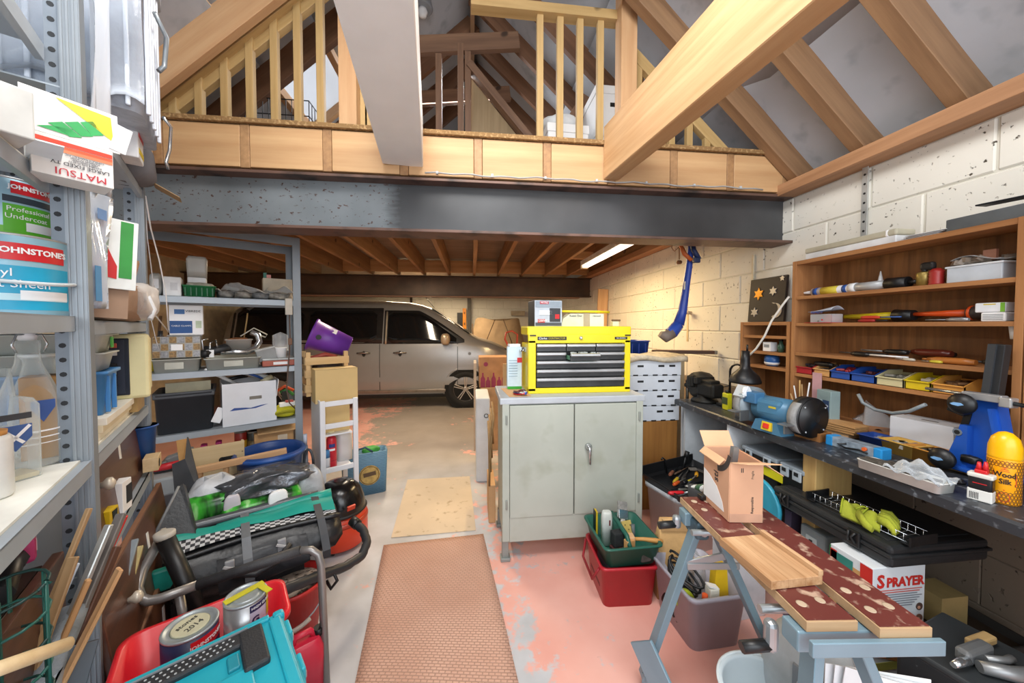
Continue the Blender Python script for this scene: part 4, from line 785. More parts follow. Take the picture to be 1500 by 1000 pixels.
# ---- on the worktop, far to near
p = onb(1032, 588); t = rt('bench_vice', 'black engineer bench vice bolted to the far end of the worktop', 'vice', p, BZ, R(4)); VM = M('#23221f', .55, .4, .2, 14)
obj('base', G().lathe([(.09, 0), (.085, .02), (.05, .03), (.05, .05)], 20), VM, t); obj('body', G().box((.05, 0, .095), (.16, .1, .1), bev=.018).box((.05, 0, .15), (.1, .085, .03), bev=.008), VM, t)
obj('rear_jaw', G().box((-.01, 0, .155), (.035, .15, .05), bev=.006), VM, t); obj('front_jaw', G().box((-.075, 0, .14), (.06, .15, .085), bev=.014), VM, t); g = G(); g.lathe([(.065, -.07), (.095, -.05), (.1, .0), (.09, .05), (.06, .065)], 24, (-.07, .03, .11), 'y'); obj('round_guard', g, M('#2e2b25', .6, .3, .2, 14), t)
obj('slide', G().box((-.06, 0, .09), (.18, .045, .045), bev=.006), VM, t); s_ = obj('screw', G().lathe([(.018, -.2), (.022, -.17), (.012, -.16), (.012, -.1)], 14, (0, 0, .09), 'x'), VM, t)
hb = obj('handle_bar', G().tube([(-.185, 0, .12), (-.185, 0, -.13)], .011), M('#57544e', .35, .8), t); [obj('knob', G().lathe([(.006, -.014), (.014, -.006), (.014, .006), (.006, .014)], 12, (-.185, 0, z)), VM, hb) for z in (.12, -.135)]
p = onb(1058, 594); t = rt('desk_lamp', 'black desk lamp with dome shade on a bent stem beside the vice', 'lamp', V((p.x + .05, p.y + .03, 0)), BZ)
obj('base', G().box((0, 0, .01), (.15, .12, .02), bev=.006), BLACK, t); obj('stem', G().tube([(-.02, 0, .02), (-.02, 0, .24)] + [(-.02 + .07 * (1 - math.cos(R(a))), 0, .24 + .055 * math.sin(R(a))) for a in (20, 45, 70, 90)] + [(.09, 0, .285)], .007), BLACK, t)
sh = obj('lamp_shade', G().lathe([(.024, .39), (.026, .33), (.028, .285), (.04, .268), (.075, .235), (.09, .195), (.088, .185), (.084, .19), (.07, .228), (.02, .26)], 28, (.11, 0, 0), cap1=False), BLACK, t); obj('bulb', G().lathe([(.012, .26), (.03, .225), (.02, .2)], 14, (.11, 0, 0)), M('#6b6458', .3), sh); obj('switch', G().lathe([(.006, .39), (.006, .43)], 8, (.125, 0, 0)), BLACK, sh)
obj('flex', G().tube([(-.02, .02, .02), (-.09, .0, .03), (-.12, -.01, .07), (-.1, 0, .12), (-.03, 0, .14)], .004, 6), BLACK, t)
p = onb(1064, 597); t = rt('oil_can', 'small yellow and black rectangular oil can beside the lamp', 'can', V((p.x + .05, p.y - .035, 0)), BZ); obj('can', G().box((0, 0, .055), (.05, .035, .11), bev=.006), M('#c9c51e', .35), t); obj('label_band', G().box((0, -.018, .06), (.05, .002, .045)), M('#3c4a2a'), t); obj('cap', G().lathe([(.012, .11), (.012, .13)], 12), BLACK, t)
p = onb(1084, 611); t = rt('grey_bottle', 'small grey squeeze bottle standing in front of the grinder', 'bottle', p, BZ); obj('bottle', G().loft([rrect(.055, .035, .012, z) for z in (0, .045)] + [rrect(.04, .03, .012, .055), rrect(.02, .02, .009, .06)]), M('#8b929a', .4), t); obj('cap', G().lathe([(.008, .06), (.006, .078)], 10), DARK, t)
p = onb(1100, 604); t = rt('red_grips', 'red handled grips lying in front of the grinder motor', 'tool', V((p.x - .06, p.y + .05, 0)), BZ); g = G(); g.tube([(-.04, 0, .12), (0, 0, .07), (.03, 0, .02)], .009); obj('handle', g, RED, t); obj('handle', G().tube([(-.02, .02, .13), (.0, .02, .07), (.02, .02, .02)], .009), RED, t); obj('jaws', G().box((.03, .01, .018), (.04, .03, .03), bev=.006), DARK, t)
# bench grinder
p = onb(1118, 632); t = rt('bench_grinder', 'blue bench grinder with black wheel guard on the worktop', 'grinder', V((p.x + .0, p.y + .075, 0)), BZ, R(8)); GB = M('#4a7c9c', .4, .1, .05)
g = G(); g.prism([(-.085, 0), (.085, 0), (.06, .06), (-.06, .06)], -.075, .075); obj('base', g, GB, t); g = G(); g.lathe([(.045, -.105), (.068, -.095), (.072, .095), (.045, .105)], 24, (0, 0, .115), 'x'); obj('motor', g, GB, t); obj('motor_cover', G().box((0, -.02, .13), (.15, .1, .09), bev=.02), GB, t)
sw = obj('switch_plate', G().box((.01, -.078, .036), (.055, .012, .045), rx=R(-12)), M('#d8bc2a', .5), t); obj('switch', G().box((.01, -.086, .038), (.03, .012, .026), bev=.003, rx=R(-12)), M('#d83426', .35), sw)
obj('badge', G().box((.03, -.0705, .14), (.04, .002, .01)), M('#cdbb3a'), t)
def wheelset(x, s, disc, m2):
    o = obj('wheel_guard', G().lathe([(.03, -.025), (.1, -.025), (.1, .025), (.04, .03)], 32, (x, 0, .118), 'x'), m2, t)
    obj('guard_cover', G().lathe([(.096, 0), (.096, .006), (.03, .012), (.018, .02)] if s > 0 else [(.096, 0), (.096, -.006), (.03, -.012), (.018, -.02)], 32, (x + s * .026, 0, .118), 'x'), disc, o)
    obj('stone', G().lathe([(.086, -.02), (.086, .02)], 32, (x, -.024, .118), 'x'), M('#8d8d8c', .9, 0, .1, 40, .4), o)
    [obj('cover_screw', G().lathe([(.004, 0), (.004, .002 * s)], 8, (x + s * .0325, .085 * math.cos(a), .118 + .085 * math.sin(a)), 'x'), LGREY, o) for a in (.6, 2.4, 4.0, 5.5)]
    r_ = obj('tool_rest', G().box((x - s * .01, -.12, .085), (.05, .06, .006)).box((x - s * .03, -.08, .06), (.008, .06, .06)), M('#8d8f90', .3, .7), t)
wheelset(.155, 1, BLACK, BLACK); wheelset(-.155, -1, M('#70848e', .4, .2), M('#8c9aa2', .4, .2))
obj('eye_shield', G().box((-.14, -.09, .2), (.07, .004, .07), rx=R(-30)), glassy('#dfe6ea', .3), t); obj('wheel_nut', G().lathe([(.03, 0), (.03, .012)], 6, (-.12, -.08, .2), 'x'), PAPER, t)
t.scale = (.96,) * 3
obj('side_box', G().box((-.10, -.05, .17), (.09, .07, .06), bev=.005), M('#3f6f96', .4), t); obj('dial', G().lathe([(.018, -.09), (.014, -.105)], 14, (-.125, 0, .175), 'y'), M('#b9c4cc', .3, .4), t)
p = onb(1142, 600); t = rt('red_cap_bottle', 'clear bottle with red cap behind the grinder', 'bottle', V((p.x + .02, p.y + .16, 0)), BZ); obj('bottle', G().lathe([(.02, 0), (.02, .16), (.01, .18)], 14), M('#a9aaa4', .2), t); obj('cap', G().lathe([(.016, .18), (.014, .215)], 12), RED, t)
p = onb(1120, 588); t = rt('white_pot', 'white plastic pot standing behind the grinder under the small unit', 'pot', V((p.x - .02, p.y + .1, 0)), BZ); obj('pot', G().lathe([(.04, 0), (.045, .1)], 18), PAPER, t); obj('rim', G().lathe([(.048, .098), (.048, .106)], 18), M('#d0d4d8'), t)
# pots of brushes, cartons near the teak unit
q = FR.at(1188, 590, .42); t = ft(FR, 'blue_pot', 'blue pot holding thin sticks and brushes beside the grinder disc', 'pot', q.x, .36, BZ); obj('pot', G().lathe([(.028, 0), (.035, .09), (.031, .09), (.026, .006)], 16, cap1=False), M('#23397a', .4), t)
for i, (dx, dy, h) in enumerate(((-.05, 0, .2), (-.03, .02, .21), (.0, -.01, .24), (.03, .01, .23), (-.07, .0, .15))): obj('stick', G().tube([(dx * .2, dy, .01), (dx, dy * 1.5, h)], .0035, 6), (PAPER, M('#c9a777'), M('#c39c62'))[i % 3], t)
q = FR.at(1205, 560, .42); t = ft(FR, 'pink_card', 'upright pale pink card strip behind the pot of sticks', 'card', q.x, .385, BZ); obj('card', G().box((0, 0, .145), (.05, .004, .29)), M('#c79a9f', .7), t)
q = FR.at(1224, 600, .40); t = ft(FR, 'blister_box', 'upright pale blue grey blister carton beside the pink card', 'box', q.x, .355, BZ, R(-8)); obj('carton', G().box((0, 0, .105), (.085, .05, .21), bev=.003), M('#8ea3a4', .5), t); obj('blue_label', G().box((.014, -.0258, .11), (.04, .001, .1)), M('#2b466e'), t); obj('window', G().box((-.02, -.0258, .1), (.035, .001, .12)), M('#b8cdd2', .2), t); txt('DO', .02, t, (.014, -.027, .13), FRONT, PAPER)
p = onb(1205, 612); t = rt('blue_blister_pack', 'flat pale blue blister pack lying at the base of the blister carton', 'pack', V((p.x, p.y + .07, 0)), BZ, R(12)); obj('stack', G().box((0, 0, .02), (.12, .07, .04), bev=.003), M('#a3b3ba', .4), t); obj('blue_tray', G().box((0, 0, .05), (.115, .065, .02), bev=.003), M('#3d9fd0', .35), t); obj('top_card', G().box((0, 0, .0615), (.1, .055, .003)), M('#c4c6c8'), t)
p = onb(1178, 642); t = rt('wooden_box', 'little open varnished wooden box on the bench behind the front edge', 'box', V((p.x, p.y + .045, 0)), BZ, R(14)); OAK = wood('#a9743e', '#84552a')
for c, d in (((0, -.04, .02), (.11, .008, .04)), ((0, .04, .02), (.11, .008, .04)), ((-.051, 0, .02), (.008, .072, .04)), ((.051, 0, .02), (.008, .072, .04)), ((0, 0, .003), (.094, .072, .006))): obj('side', G().box(c, d, bev=.001), OAK, t)
p = onb(1225, 640); t = rt('leather_pads', 'stack of tan square wooden pads on the bench beside the wooden box', 'stack', V((p.x - .02, p.y + .055, 0)), BZ, R(10))
for k in range(4): obj('pad', G().box((.003 * k, -.002 * k, .03 + .011 * k), (.15, .1, .009), rz=.03 * (k % 3), bev=.001, seg=1), wood('#cda06c', '#ad7f4c'), t)
obj('block', G().box((0, 0, .012), (.1, .08, .024)), PINE, t)
p = onb(1240, 660); t = rt('blue_wrapped_pack', 'flat pack with bright blue wrapped ends lying near the bench edge', 'pack', V((p.x + .012, p.y + .035, 0)), BZ, R(6)); obj('pack', G().box((0, 0, .022), (.2, .055, .044), bev=.004), M('#8a97a3', .3, 0, .3, 30), t)
for s in (-1, 1): obj('blue_end', G().box((s * .09, 0, .0225), (.03, .058, .047), bev=.005), M('#2b8fd0', .35), t)
obj('orange_knob', G().lathe([(.008, -.03), (.008, -.04)], 12, (.05, 0, .03), 'y'), M('#d9622a'), t); obj('black_cord', G().tube([(-.02, -.03, .03), (-.05, -.034, .02), (-.02, -.036, .012), (.03, -.034, .02), (.06, -.034, .015)], .004, 6), BLACK, t)
p = onb(1262, 640); t = rt('clear_bag', 'crumpled clear polythene bag standing up behind the tan pads', 'bag', V((p.x - .02, p.y + .13, 0)), BZ); g = G(); g.sheet(lambda u, v: V((-.1 + .17 * u + .05 * v - .06 * (1 - v), .03 * math.sin(7 * u + 4 * v), .01 + .15 * v * (1 - .75 * u) + .012 * math.sin(9 * u + 7 * v))), 14, 12, .001); obj('film', g, glassy('#e2e6ea', .32), t)
obj('rolled_card', G().lathe([(.025, -.035), (.025, .035), (.021, .035), (.021, -.035)], 16, (.06, -.05, .026), 'y', cap0=False, cap1=False), M('#8f6f5a', .7), t)
for i, (px, py, w, d, h, col, nm, lab) in enumerate(((1300, 612, .16, .1, .05, '#1d3e86', 'blue_bin', 'blue parts bin lying behind the white carton on the bench'), (1328, 606, .12, .1, .055, '#cfa24a', 'tan_bin', 'tan parts bin with grey fittings behind the white carton'), (1365, 606, .11, .1, .055, '#c98a35', 'orange_bin', 'orange tan bin next to the tan bin behind the carton'))):
    q = FR.at(px, py, .33); t = ft(FR, nm, lab, 'bin', q.x, .33, BZ, .1 * (1 - i)); obj('bin', G().tub(w, d, h, .004, .9, .01, .004), M(col, .5), t); g = G(); rnd = random.Random(i); [g.box((rnd.uniform(-w * .3, w * .3), rnd.uniform(-.03, .03), h * .7), (.04, .02, .015), rnd.uniform(0, 3)) for _ in range(8)]; obj('contents', g, M('#a8a79f', .5), t, kind='stuff')
t = thing('grey_conduit', 'grey flexible conduit snaking behind the white carton over the tan bins', 'pipe', (0, 0, 0)); obj('tube', G().tube([FR.w(*FR.at(px, py, .29)) for px, py in ((1257, 577), (1264, 590), (1282, 600), (1308, 605), (1332, 602), (1356, 592))], .007), M('#7f878b', .4), t)
q = onb(1342, 664); t = rt('white_carton', 'plain white cardboard carton with a dusty top standing on the bench by the blue machine', 'box', V((q.x - .005, q.y + .07, 0)), BZ, R(9)); obj('carton', G().box((0, 0, .07), (.195, .13, .14), bev=.002), M('#d9dade', .65, 0, .05), t); obj('lid_flap', G().box((0, -.02, .141), (.193, .088, .002)), M('#cdced2', .7), t); obj('cut_marks', G().box((.01, -.02, .1425), (.05, .01, .001)), M('#5a5048'), t)
q = onb(1300, 702); t = rt('white_tray', 'long white plastic tray of drill bits wrapped in film near the bench edge', 'tray', V((q.x - .0, q.y + .06, 0)), BZ, R(4)); obj('tray', G().tub(.235, .08, .034, .004, .97, .012, .001), M('#d8d9d4', .4), t)
g = G(); rnd = random.Random(8); [g.box((rnd.uniform(-.09, .08), rnd.uniform(-.03, .03), .03 + rnd.uniform(0, .01)), (.06, .008, .008), rnd.uniform(-.4, .4)) for _ in range(26)]; obj('bits', g, M('#6a655e', .4, .4), t, kind='stuff')
g = G(); g.sheet(lambda u, v: V((-.03 + .15 * u, -.045 + .1 * v, .036 + .04 * math.sin(math.pi * u) * math.sin(math.pi * v) + .008 * math.sin(17 * u + 11 * v) + .006 * math.sin(23 * v))), 16, 12, .001); obj('film', g, glassy('#c9d0d6', .06), t)
q = onb(1392, 706); t = rt('black_ring', 'flat black rubber ring lying on the worktop by the glue bottle', 'ring', V((q.x, q.y + .02, 0)), BZ); g = G(); g.lathe([(.024, 0), (.026, .008), (.02, .01), (.015, .006), (.016, 0)], 20); obj('ring', g, BLACK, t)
q = onb(1400, 690); t = rt('plywood_offcut', 'pale plywood offcut lying under the blue machine on the bench', 'board', V((q.x, q.y + .07, 0)), BZ, R(8)); obj('board', G().box((0.02, 0, .007), (.24, .13, .014)), wood('#e0c493', '#c7a672'), t)
# blue machine
q = onb(1425, 705); t = rt('bench_saw', 'blue cast bench machine with black oval knobs and a black upright bar', 'machine', V((q.x - .012, q.y + .09, 0)), BZ + .0145, R(0)); BM = M('#1f55b4', .35, .05, .04)
g = G(); g.prism([(-.075, 0), (.06, 0), (.06, .03), (.025, .26), (.025, .275), (-.03, .275), (-.035, .25), (-.075, .03)], -.022, .022); obj('column', g, BM, t)
g = G(); g.prism([(-.095, .0), (-.03, .0), (-.03, .17), (-.05, .17), (-.06, .12)], -.05, -.02); obj('front_web', g, BM, t); obj('foot', G().box((0, 0, .008), (.17, .13, .016), bev=.004), BM, t); obj('side_rib', G().box((.036, -.02, .13), (.008, .05, .23), ry=R(-9)), BM, t)
obj('dark_slot', G().box((-.056, .0, .15), (.02, .05, .2), ry=R(10)), BLACK, t)
obj('upright_bar', G().box((.0, .012, .36), (.04, .03, .22), ry=R(4), bev=.002), M('#222427', .5), t); obj('bar_face', G().box((-.008, -.006, .36), (.02, .008, .22), ry=R(4)), M('#34373b', .5), t)
obj('cross_rod', G().tube([(-.16, -.035, .285), (.06, -.035, .282)], .006), CHROME, t); obj('clamp_block', G().box((.0, -.035, .282), (.1, .03, .026), bev=.003), M('#b9bcc0', .3, .6), t); obj('clamp_end', G().box((.06, -.04, .275), (.03, .034, .034), bev=.004), M('#c9cbcd', .3, .7), t); obj('black_lever', G().tube([(.07, -.045, .275), (.15, -.045, .268)], .007), BLACK, t)
for c in ((-.035, -.07, .25), (-.075, -.085, .035)):
    k = obj('oval_knob', G().lathe([(.0, -.022), (.02, -.019), (.036, -.008), (.039, 0), (.036, .01), (.02, .02)], 24, c, 'y', sy=1), BLACK, t); k.scale = (1, 1, 1)
    g = G(); g.prism([(c[0] - .018, c[2]), (c[0] - .008, c[2] + .006), (c[0] + .01, c[2] + .006), (c[0] + .018, c[2]), (c[0] + .004, c[2] - .006), (c[0] - .012, c[2] - .004)], c[1] - .0235, c[1] - .021); obj('knob_emblem', g, M('#7fb0e0', .4), k)
    obj('knob_stem', G().lathe([(.008, 0), (.008, .07)], 10, c, 'y'), BLACK, k)
obj('round_hole', G().lathe([(.013, -.051), (.013, -.0535)], 18, (-.055, 0, .14), 'y'), M('#8e9aa6', .3, .5), t); obj('dark_hole', G().lathe([(.008, -.053), (.008, -.0545)], 14, (-.055, 0, .14), 'y'), DARK, t)
obj('wing_nut', G().blob((-.02, -.05, .05), (.05, .03, .03), 2, .1), BLACK, t); obj('maker_badge', G().lathe([(.016, -.0225), (.016, -.0245)], 16, (.03, 0, .065), 'y'), M('#a9c3e4', .4), t); obj('spring_catch', G().box((-.07, -.03, .215), (.05, .02, .02), ry=.3, bev=.004), BLACK, t)
# bottles at the edge
q = onb(1428, 733); t = rt('wood_glue_bottle', 'small black and white flat bottle with red twin nozzle at the bench edge', 'bottle', V((q.x, q.y + .022, 0)), BZ, R(18)); obj('bottle', G().loft([rrect(.052, .032, .006, z) for z in (0, .072)] + [rrect(.05, .03, .006, .078)]), M('#1d1c1e', .35), t); obj('white_label', G().box((0, 0, .018), (.0535, .0335, .036), bev=.003), M('#d9d8d2', .5), t); obj('collar', G().box((0, 0, .078), (.056, .034, .014), bev=.004), M('#d4d2c8', .4), t); obj('cap', G().box((0, 0, .09), (.028, .022, .012), bev=.003), RED, t)
t.scale = (.92, 1.0, 1.02); obj('nozzle', G().lathe([(.008, .095), (.004, .118)], 10, (-.006, 0, 0)), RED, t); obj('nozzle', G().lathe([(.008, .095), (.004, .122)], 10, (.008, 0, 0)), RED, t); obj('red_line', G().box((0, -.0165, .055), (.03, .001, .002)), RED, t); g = G(); [g.box((-.02 + i * .0035, -.0172, .016), (.0015, .001, .02)) for i in range(6)]; obj('barcode', g, INK, t, kind='stuff')
q = onb(1466, 738); t = rt('polish_bottle', 'yellow wood polish bottle with domed cap and honeycomb print at the bench edge', 'bottle', V((q.x - .012, q.y + .03, 0)), BZ, R(30)); t.scale = (1.0, 1.0, 1.3); YB = M('#f0a20c', .35, 0, .03)
obj('bottle', G().lathe([(.031, 0), (.034, .004), (.034, .105), (.033, .11)], 28), YB, t); obj('cap', G().lathe([(.0335, .105), (.034, .112), (.033, .135), (.027, .155), (.014, .167), (.003, .17)], 28), M('#f2b40e', .3, 0, .02), t)
g = G()
def hexo(a, z, r, n=6, w=.2):
    for k in range(n):
        p0, p1 = [(a + r * math.cos(R(60 * j + 30)) / .034, z + r * math.sin(R(60 * j + 30))) for j in (k, k + 1)]
        q0, q1 = [(a + r * (1 - w) * math.cos(R(60 * j + 30)) / .034, z + r * (1 - w) * math.sin(R(60 * j + 30))) for j in (k, k + 1)]
        g.face([g.bm.verts.new((.0344 * math.sin(u), -.0344 * math.cos(u), v)) for u, v in (p0, p1, q1, q0)])
for r in range(14):
    for c in range(-6, 7):
        a = (c + (.5 if r % 2 else 0)) * .23; z = .006 + r * .0072
        if abs(a) < .62 and .034 < z < .086: continue
        hexo(a, z, .0042, w=.32)
obj('honeycomb_print', g, M('#5a2f12'), t, kind='stuff')
g = G(); hexo(0, .060, .0265, w=.07); obj('label_border', g, M('#d8401a'), t); g = G(); hexo(0, .018, .0125, w=.12); obj('label_border', g, M('#d8401a'), t)
wraptxt('Wood', .0165, t, .0347, 0, .071, M('#2a160a'), bold=.0004); wraptxt('Silk', .0165, t, .0347, 2, .055, M('#2a160a'), bold=.0004)
for i in range(3): print_box('print_line', t, (0, -.0345, .08 + .004 * i), (.018 - .004 * i, .0006, .0014), M('#d8601a'))
q = onb(1505, 735); t = rt('blue_case', 'blue plastic box behind the polish bottle at the edge of view', 'box', V((q.x + .02, q.y + .12, 0)), BZ); obj('box', G().box((0, 0, .05), (.1, .1, .1), bev=.008), M('#1d4ba0', .4), t); obj('lid', G().box((0, 0, .105), (.104, .104, .012), bev=.004), M('#1a3f8a', .4), t)
# ---- under the bench
def organiser(label, px0, px1, py0, py1, yl, depth=.26):
    a, b_ = FR.at(px0, (py0 + py1) / 2, yl), FR.at(px1, (py0 + py1) / 2, yl); zb = .588; w = abs(b_.x - a.x) - .012; h = .857 - zb - .15
    t = ft(FR, 'organiser_case', label, 'case', (a.x + b_.x) / 2, yl, zb); obj('body', G().box((0, depth / 2, .075), (w, depth, .15), bev=.006), BLACK, t); obj('lid', G().box((0, depth / 2, .16), (w + .008, depth + .01, .024), bev=.006), M('#8e99a2', .25), t)
    for s in (-.27, .27):
        l = obj('latch', G().box((s * w, -.008, .137), (.045, .01, .05), bev=.004), M('#a3aeb6', .3), t); obj('latch_hole', G().box((s * w, -.0135, .145), (.022, .002, .018)), DARK, l)
    return t, w
t, w = organiser('black organiser case with yellow label strip on the shelf under the bench end', 1087, 1140, 640, 668, .05); print_box('label_strip', t, (.08, -.001, .085), (.14, .004, .045), M('#d8cf1c'))
t, w = organiser('black organiser case without label, nearest the wooden bench leg', 1143, 1180, 655, 690, .05)
t = ft(FR, 'black_tool_bag', 'black tool bag with yellow trim on the floor under the bench shelf', 'bag', -1.80, .19, 0); obj('bag', G().box((0, .1, .26), (.32, .3, .52), bev=.03), M('#17181a', .7, 0, .15, 8, .2), t); [obj('yellow_trim', G().box((x, -.054, .47), (.06, .006, .03), rz=0, bev=.002, ry=.5), M('#cfc21e'), t) for x in (-.06, .1)]; obj('handle', G().tube([(-.08, -.05, .49), (-.06, -.08, .53), (.06, -.08, .53), (.08, -.05, .49)], .01), BLACK, t)
# ================================================================ FLOOR, WORKBENCH SIDE
# folding workbench
FW = Frame((.762, .70, 0), -5.6)
def fw(name, label, cat, x, y, z, rz=0): return ft(FW, name, label, cat, x, y, z, rz)
VYN = speck('#65302b', '#b09480', 30, .56, .68, .35, .1, 0, 6); STL = M('#7f9aa8', .4, .3, .06, 6); ALU = M('#a9b0b4', .35, .7, .06); EDGE = wood('#c9aa84', '#a58560')
def wb(x, y, z): v = FW.loc(V((x, y, z))); return v
t = fw('folding_workbench', 'folding workbench with two worn maroon jaws on blue grey steel legs', 'workbench', 0, 0, .011)
for x0, y0, y1 in ((0, 0, .585), (.15, -.02, .60)):
    g = G(); g.box((x0 + .06, (y0 + y1) / 2, .7465), (.12, y1 - y0, .024), bev=.001); j = obj('jaw', g, EDGE, t)
    obj('jaw_face', G().box((x0 + .06, (y0 + y1) / 2, .7595), (.114, y1 - y0 - .008, .002)), VYN, j)
    for k, (hx, hy) in enumerate(((.03, .05), (.085, .06), (.03, .11), (.09, .12), (.035, y1 - y0 - .04), (.085, y1 - y0 - .04), (.04, y1 - y0 - .1))):
        obj('peg_hole', G().lathe([(.011, .7598), (.011, .7612), (.008, .7612)], 14, (x0 + hx, y0 + hy, 0)), M('#b39e86', .7), j)
for y in (.03, .54):
    obj('end_rail', G().box((.135, y, .705), (.3, .05, .05), bev=.004), STL, t)
obj('near_plate', G().box((.135, -.028, .722), (.30, .012, .034), bev=.002), STL, t)
g = G(); g.box((.03, .515, .685), (.05, .09, .07), bev=.012); gb = obj('gear_box', g, M('#4d6470', .4, .3), t); obj('gear_screw', G().lathe([(.016, .468), (.014, .462)], 16, (.03, 0, .685), 'y'), CHROME, gb)
for y in (.12, .46): obj('jaw_screw', G().tube([(-.02, y, .69), (.27, y, .69)], .011), ALU, t)
def crank(x, y, z, dz, dx, out):
    c = obj('crank_handle', G().box((x - .02, y - out * .5, z + dz / 2), (.03, .03, abs(dz) + .03), bev=.012), ALU, t); obj('grip', G().tube([(x - .025, y - out * .5, z + dz), (x - .025 + dx, y - out * .5, z + dz - .005)], .014), BLACK, c)
crank(-.01, .56, .69, -.02, -.065, .02); crank(-.0, .09, .68, -.05, -.07, .02)
def leg(a, b_, w=.045, d=.025): bar_obj('leg', FW.loc(V(a)), FW.loc(V(b_)), d, w, STL, t, (0, 1, 0))
leg((.835, 1.20, .69), (.675, 1.285, .04)); leg((.885, 1.17, .69), (1.21, 1.20, .04))
leg((.865, .775, .69), (.70, .66, .04)); leg((.955, .775, .69), (1.16, .66, .04)); leg((.905, .80, .69), (.985, .92, .04), .04)
for a, b_ in (((.675, 1.285, .04), (.80, 1.10, .04)), ((.70, .66, .03), (1.16, .66, .03)), ((1.21, 1.20, .04), (1.25, 1.10, .04))): bar_obj('foot_rail', FW.loc(V(a)), FW.loc(V(b_)), .03, .05, STL, t)
bar_obj('link_arm', FW.loc(V((.795, 1.20, .545))), FW.loc(V((.965, 1.16, .60))), .008, .028, ALU, t); bar_obj('link_arm', FW.loc(V((.795, 1.195, .54))), FW.loc(V((.975, 1.155, .555))), .008, .025, ALU, t)
bar_obj('foot_plate', FW.loc(V((.655, 1.27, .2))), FW.loc(V((.72, 1.14, .03))), .012, .12, STL, t)
# board on the jaws
t = thing('pine_board', 'short bare pine board with a raised edge strip lying across the maroon jaws', 'board', (.832, .886, .7735), R(1)); PB = wood('#d6b188', '#94663c', 1, .6, True, 1.5)
for k in range(3): obj('strip', G().box((-.05 + .05 * k, 0, .0115), (.0495, .185, .023), bev=.001), PB, t)
obj('edge_strip', G().box((.07, 0, .03), (.014, .185, .014), bev=.001), PB, t)
# cardboard box
t = thing('cardboard_box', 'tall open brown cardboard box with printed curve and lettering on the folding workbench', 'box', (.945, 1.165, .7735), R(-8)); CB = M('#cf9f7f', .8, 0, .05, 6); w, d, h = .112, .165, .205
for c, dd in (((0, -d / 2, h / 2), (w, .004, h)), ((0, d / 2, h / 2), (w, .004, h)), ((-w / 2, 0, h / 2), (.004, d, h)), ((w / 2, 0, h / 2), (.004, d, h)), ((0, 0, .003), (w - .004, d - .004, .004))): obj('panel', G().box(c, dd, bev=.0008), CB, t)
def flap(p, q, e): g = G(); g.loft([[V(p), V(q), V(q) + V(e), V(p) + V(e)], [v + V((0, 0, .003)) for v in (V(p), V(q), V(q) + V(e), V(p) + V(e))]], smooth=False); obj('flap', g, M('#d6ab84', .8, 0, .05), t)
flap((-w / 2, d / 2, h), (w / 2, d / 2, h), (-.01, .02, .055)); flap((-w / 2, -d / 2, h), (w / 2, -d / 2, h), (.03, -.045, .012)); flap((w / 2, -d / 2, h), (w / 2, d / 2, h), (.07, 0, -.045)); flap((-w / 2, -d / 2 + .03, h), (-w / 2, d / 2, h), (-.02, 0, -.02))
g = G(); X = -w / 2 - .0026
def cp(cy, cz, r0, r1, a0, a1, n=12): 
    g.loft([[V((X, cy + r * math.cos(R(a)), cz + r * math.sin(R(a)))) for r in (r0, r1)] for a in [a0 + (a1 - a0) * i / n for i in range(n + 1)]], False, False, closed=False, smooth=False)
cp(-.0, .245, .075, .095, 182 + 8, 262, 12)
obj('dark_curve', g, M('#3a3434', .7), t); g = G(); g.prism([(.08, .02), (-.055, .02), (-.045, .05), (-.01, .09), (.04, .115), (.08, .125)], X, X + .002, 'yz'); obj('white_patch', g, PAPER, t)
txt('sti', .042, t, (X - .001, -.005, .128), (R(90), R(-90), R(-90)), INK); txt('Responsible', .012, t, (.02, -d / 2 - .0028, .06), (R(90), R(-90), 0), INK); txt('Fragile', .011, t, (.02, -d / 2 - .0028, .165), (R(90), R(-90), 0), M('#7d6a58')); txt('II', .022, t, (-.015, -d / 2 - .0028, .18), FRONT, INK)
obj('tape', G().box((0, -d / 2 - .0025, .015), (w, .001, .03)), M('#c59a80', .35), t); obj('metal_strip', G().box((-.01, -.02, .17), (.02, .02, .14), ry=.12), M('#8b8e90', .3, .6), t)
t = thing('small_clamp', 'black lump of a clamp lying at the far end of the maroon jaw', 'clamp', FW.w(.085, .56, .7735)); obj('body', G().box((0, 0, .01), (.05, .03, .018), bev=.005), BLACK, t); obj('tail', G().tube([(.02, 0, .012), (.08, -.01, .012)], .006), DARK, t)
t = thing('green_tube', 'white and green squeezed tube lying beyond the cardboard box', 'tube', FW.w(.115, .655, .70)); obj('tube', G().loft([[V((.0 + math.cos(a) * .02, -.05 + k * .035, .09 - .012 * k + math.sin(a) * .018 * (1 - k * .2))) for a in [2 * math.pi * i / 10 for i in range(10)]] for k in range(4)]), M('#d9dedb', .4), t); obj('green_band', G().loft([[V((.0 + math.cos(a) * .0205, -.03 + k * .03, .083 - .01 * k + math.sin(a) * .0185 * (1 - k * .15))) for a in [2 * math.pi * i / 10 for i in range(10)]] for k in range(2)]), M('#2e5b3c', .5), t); obj('support_rag', G().blob((0, 0, .04), (.05, .12, .07), 2, .05), M('#3b3d40', .8), t)
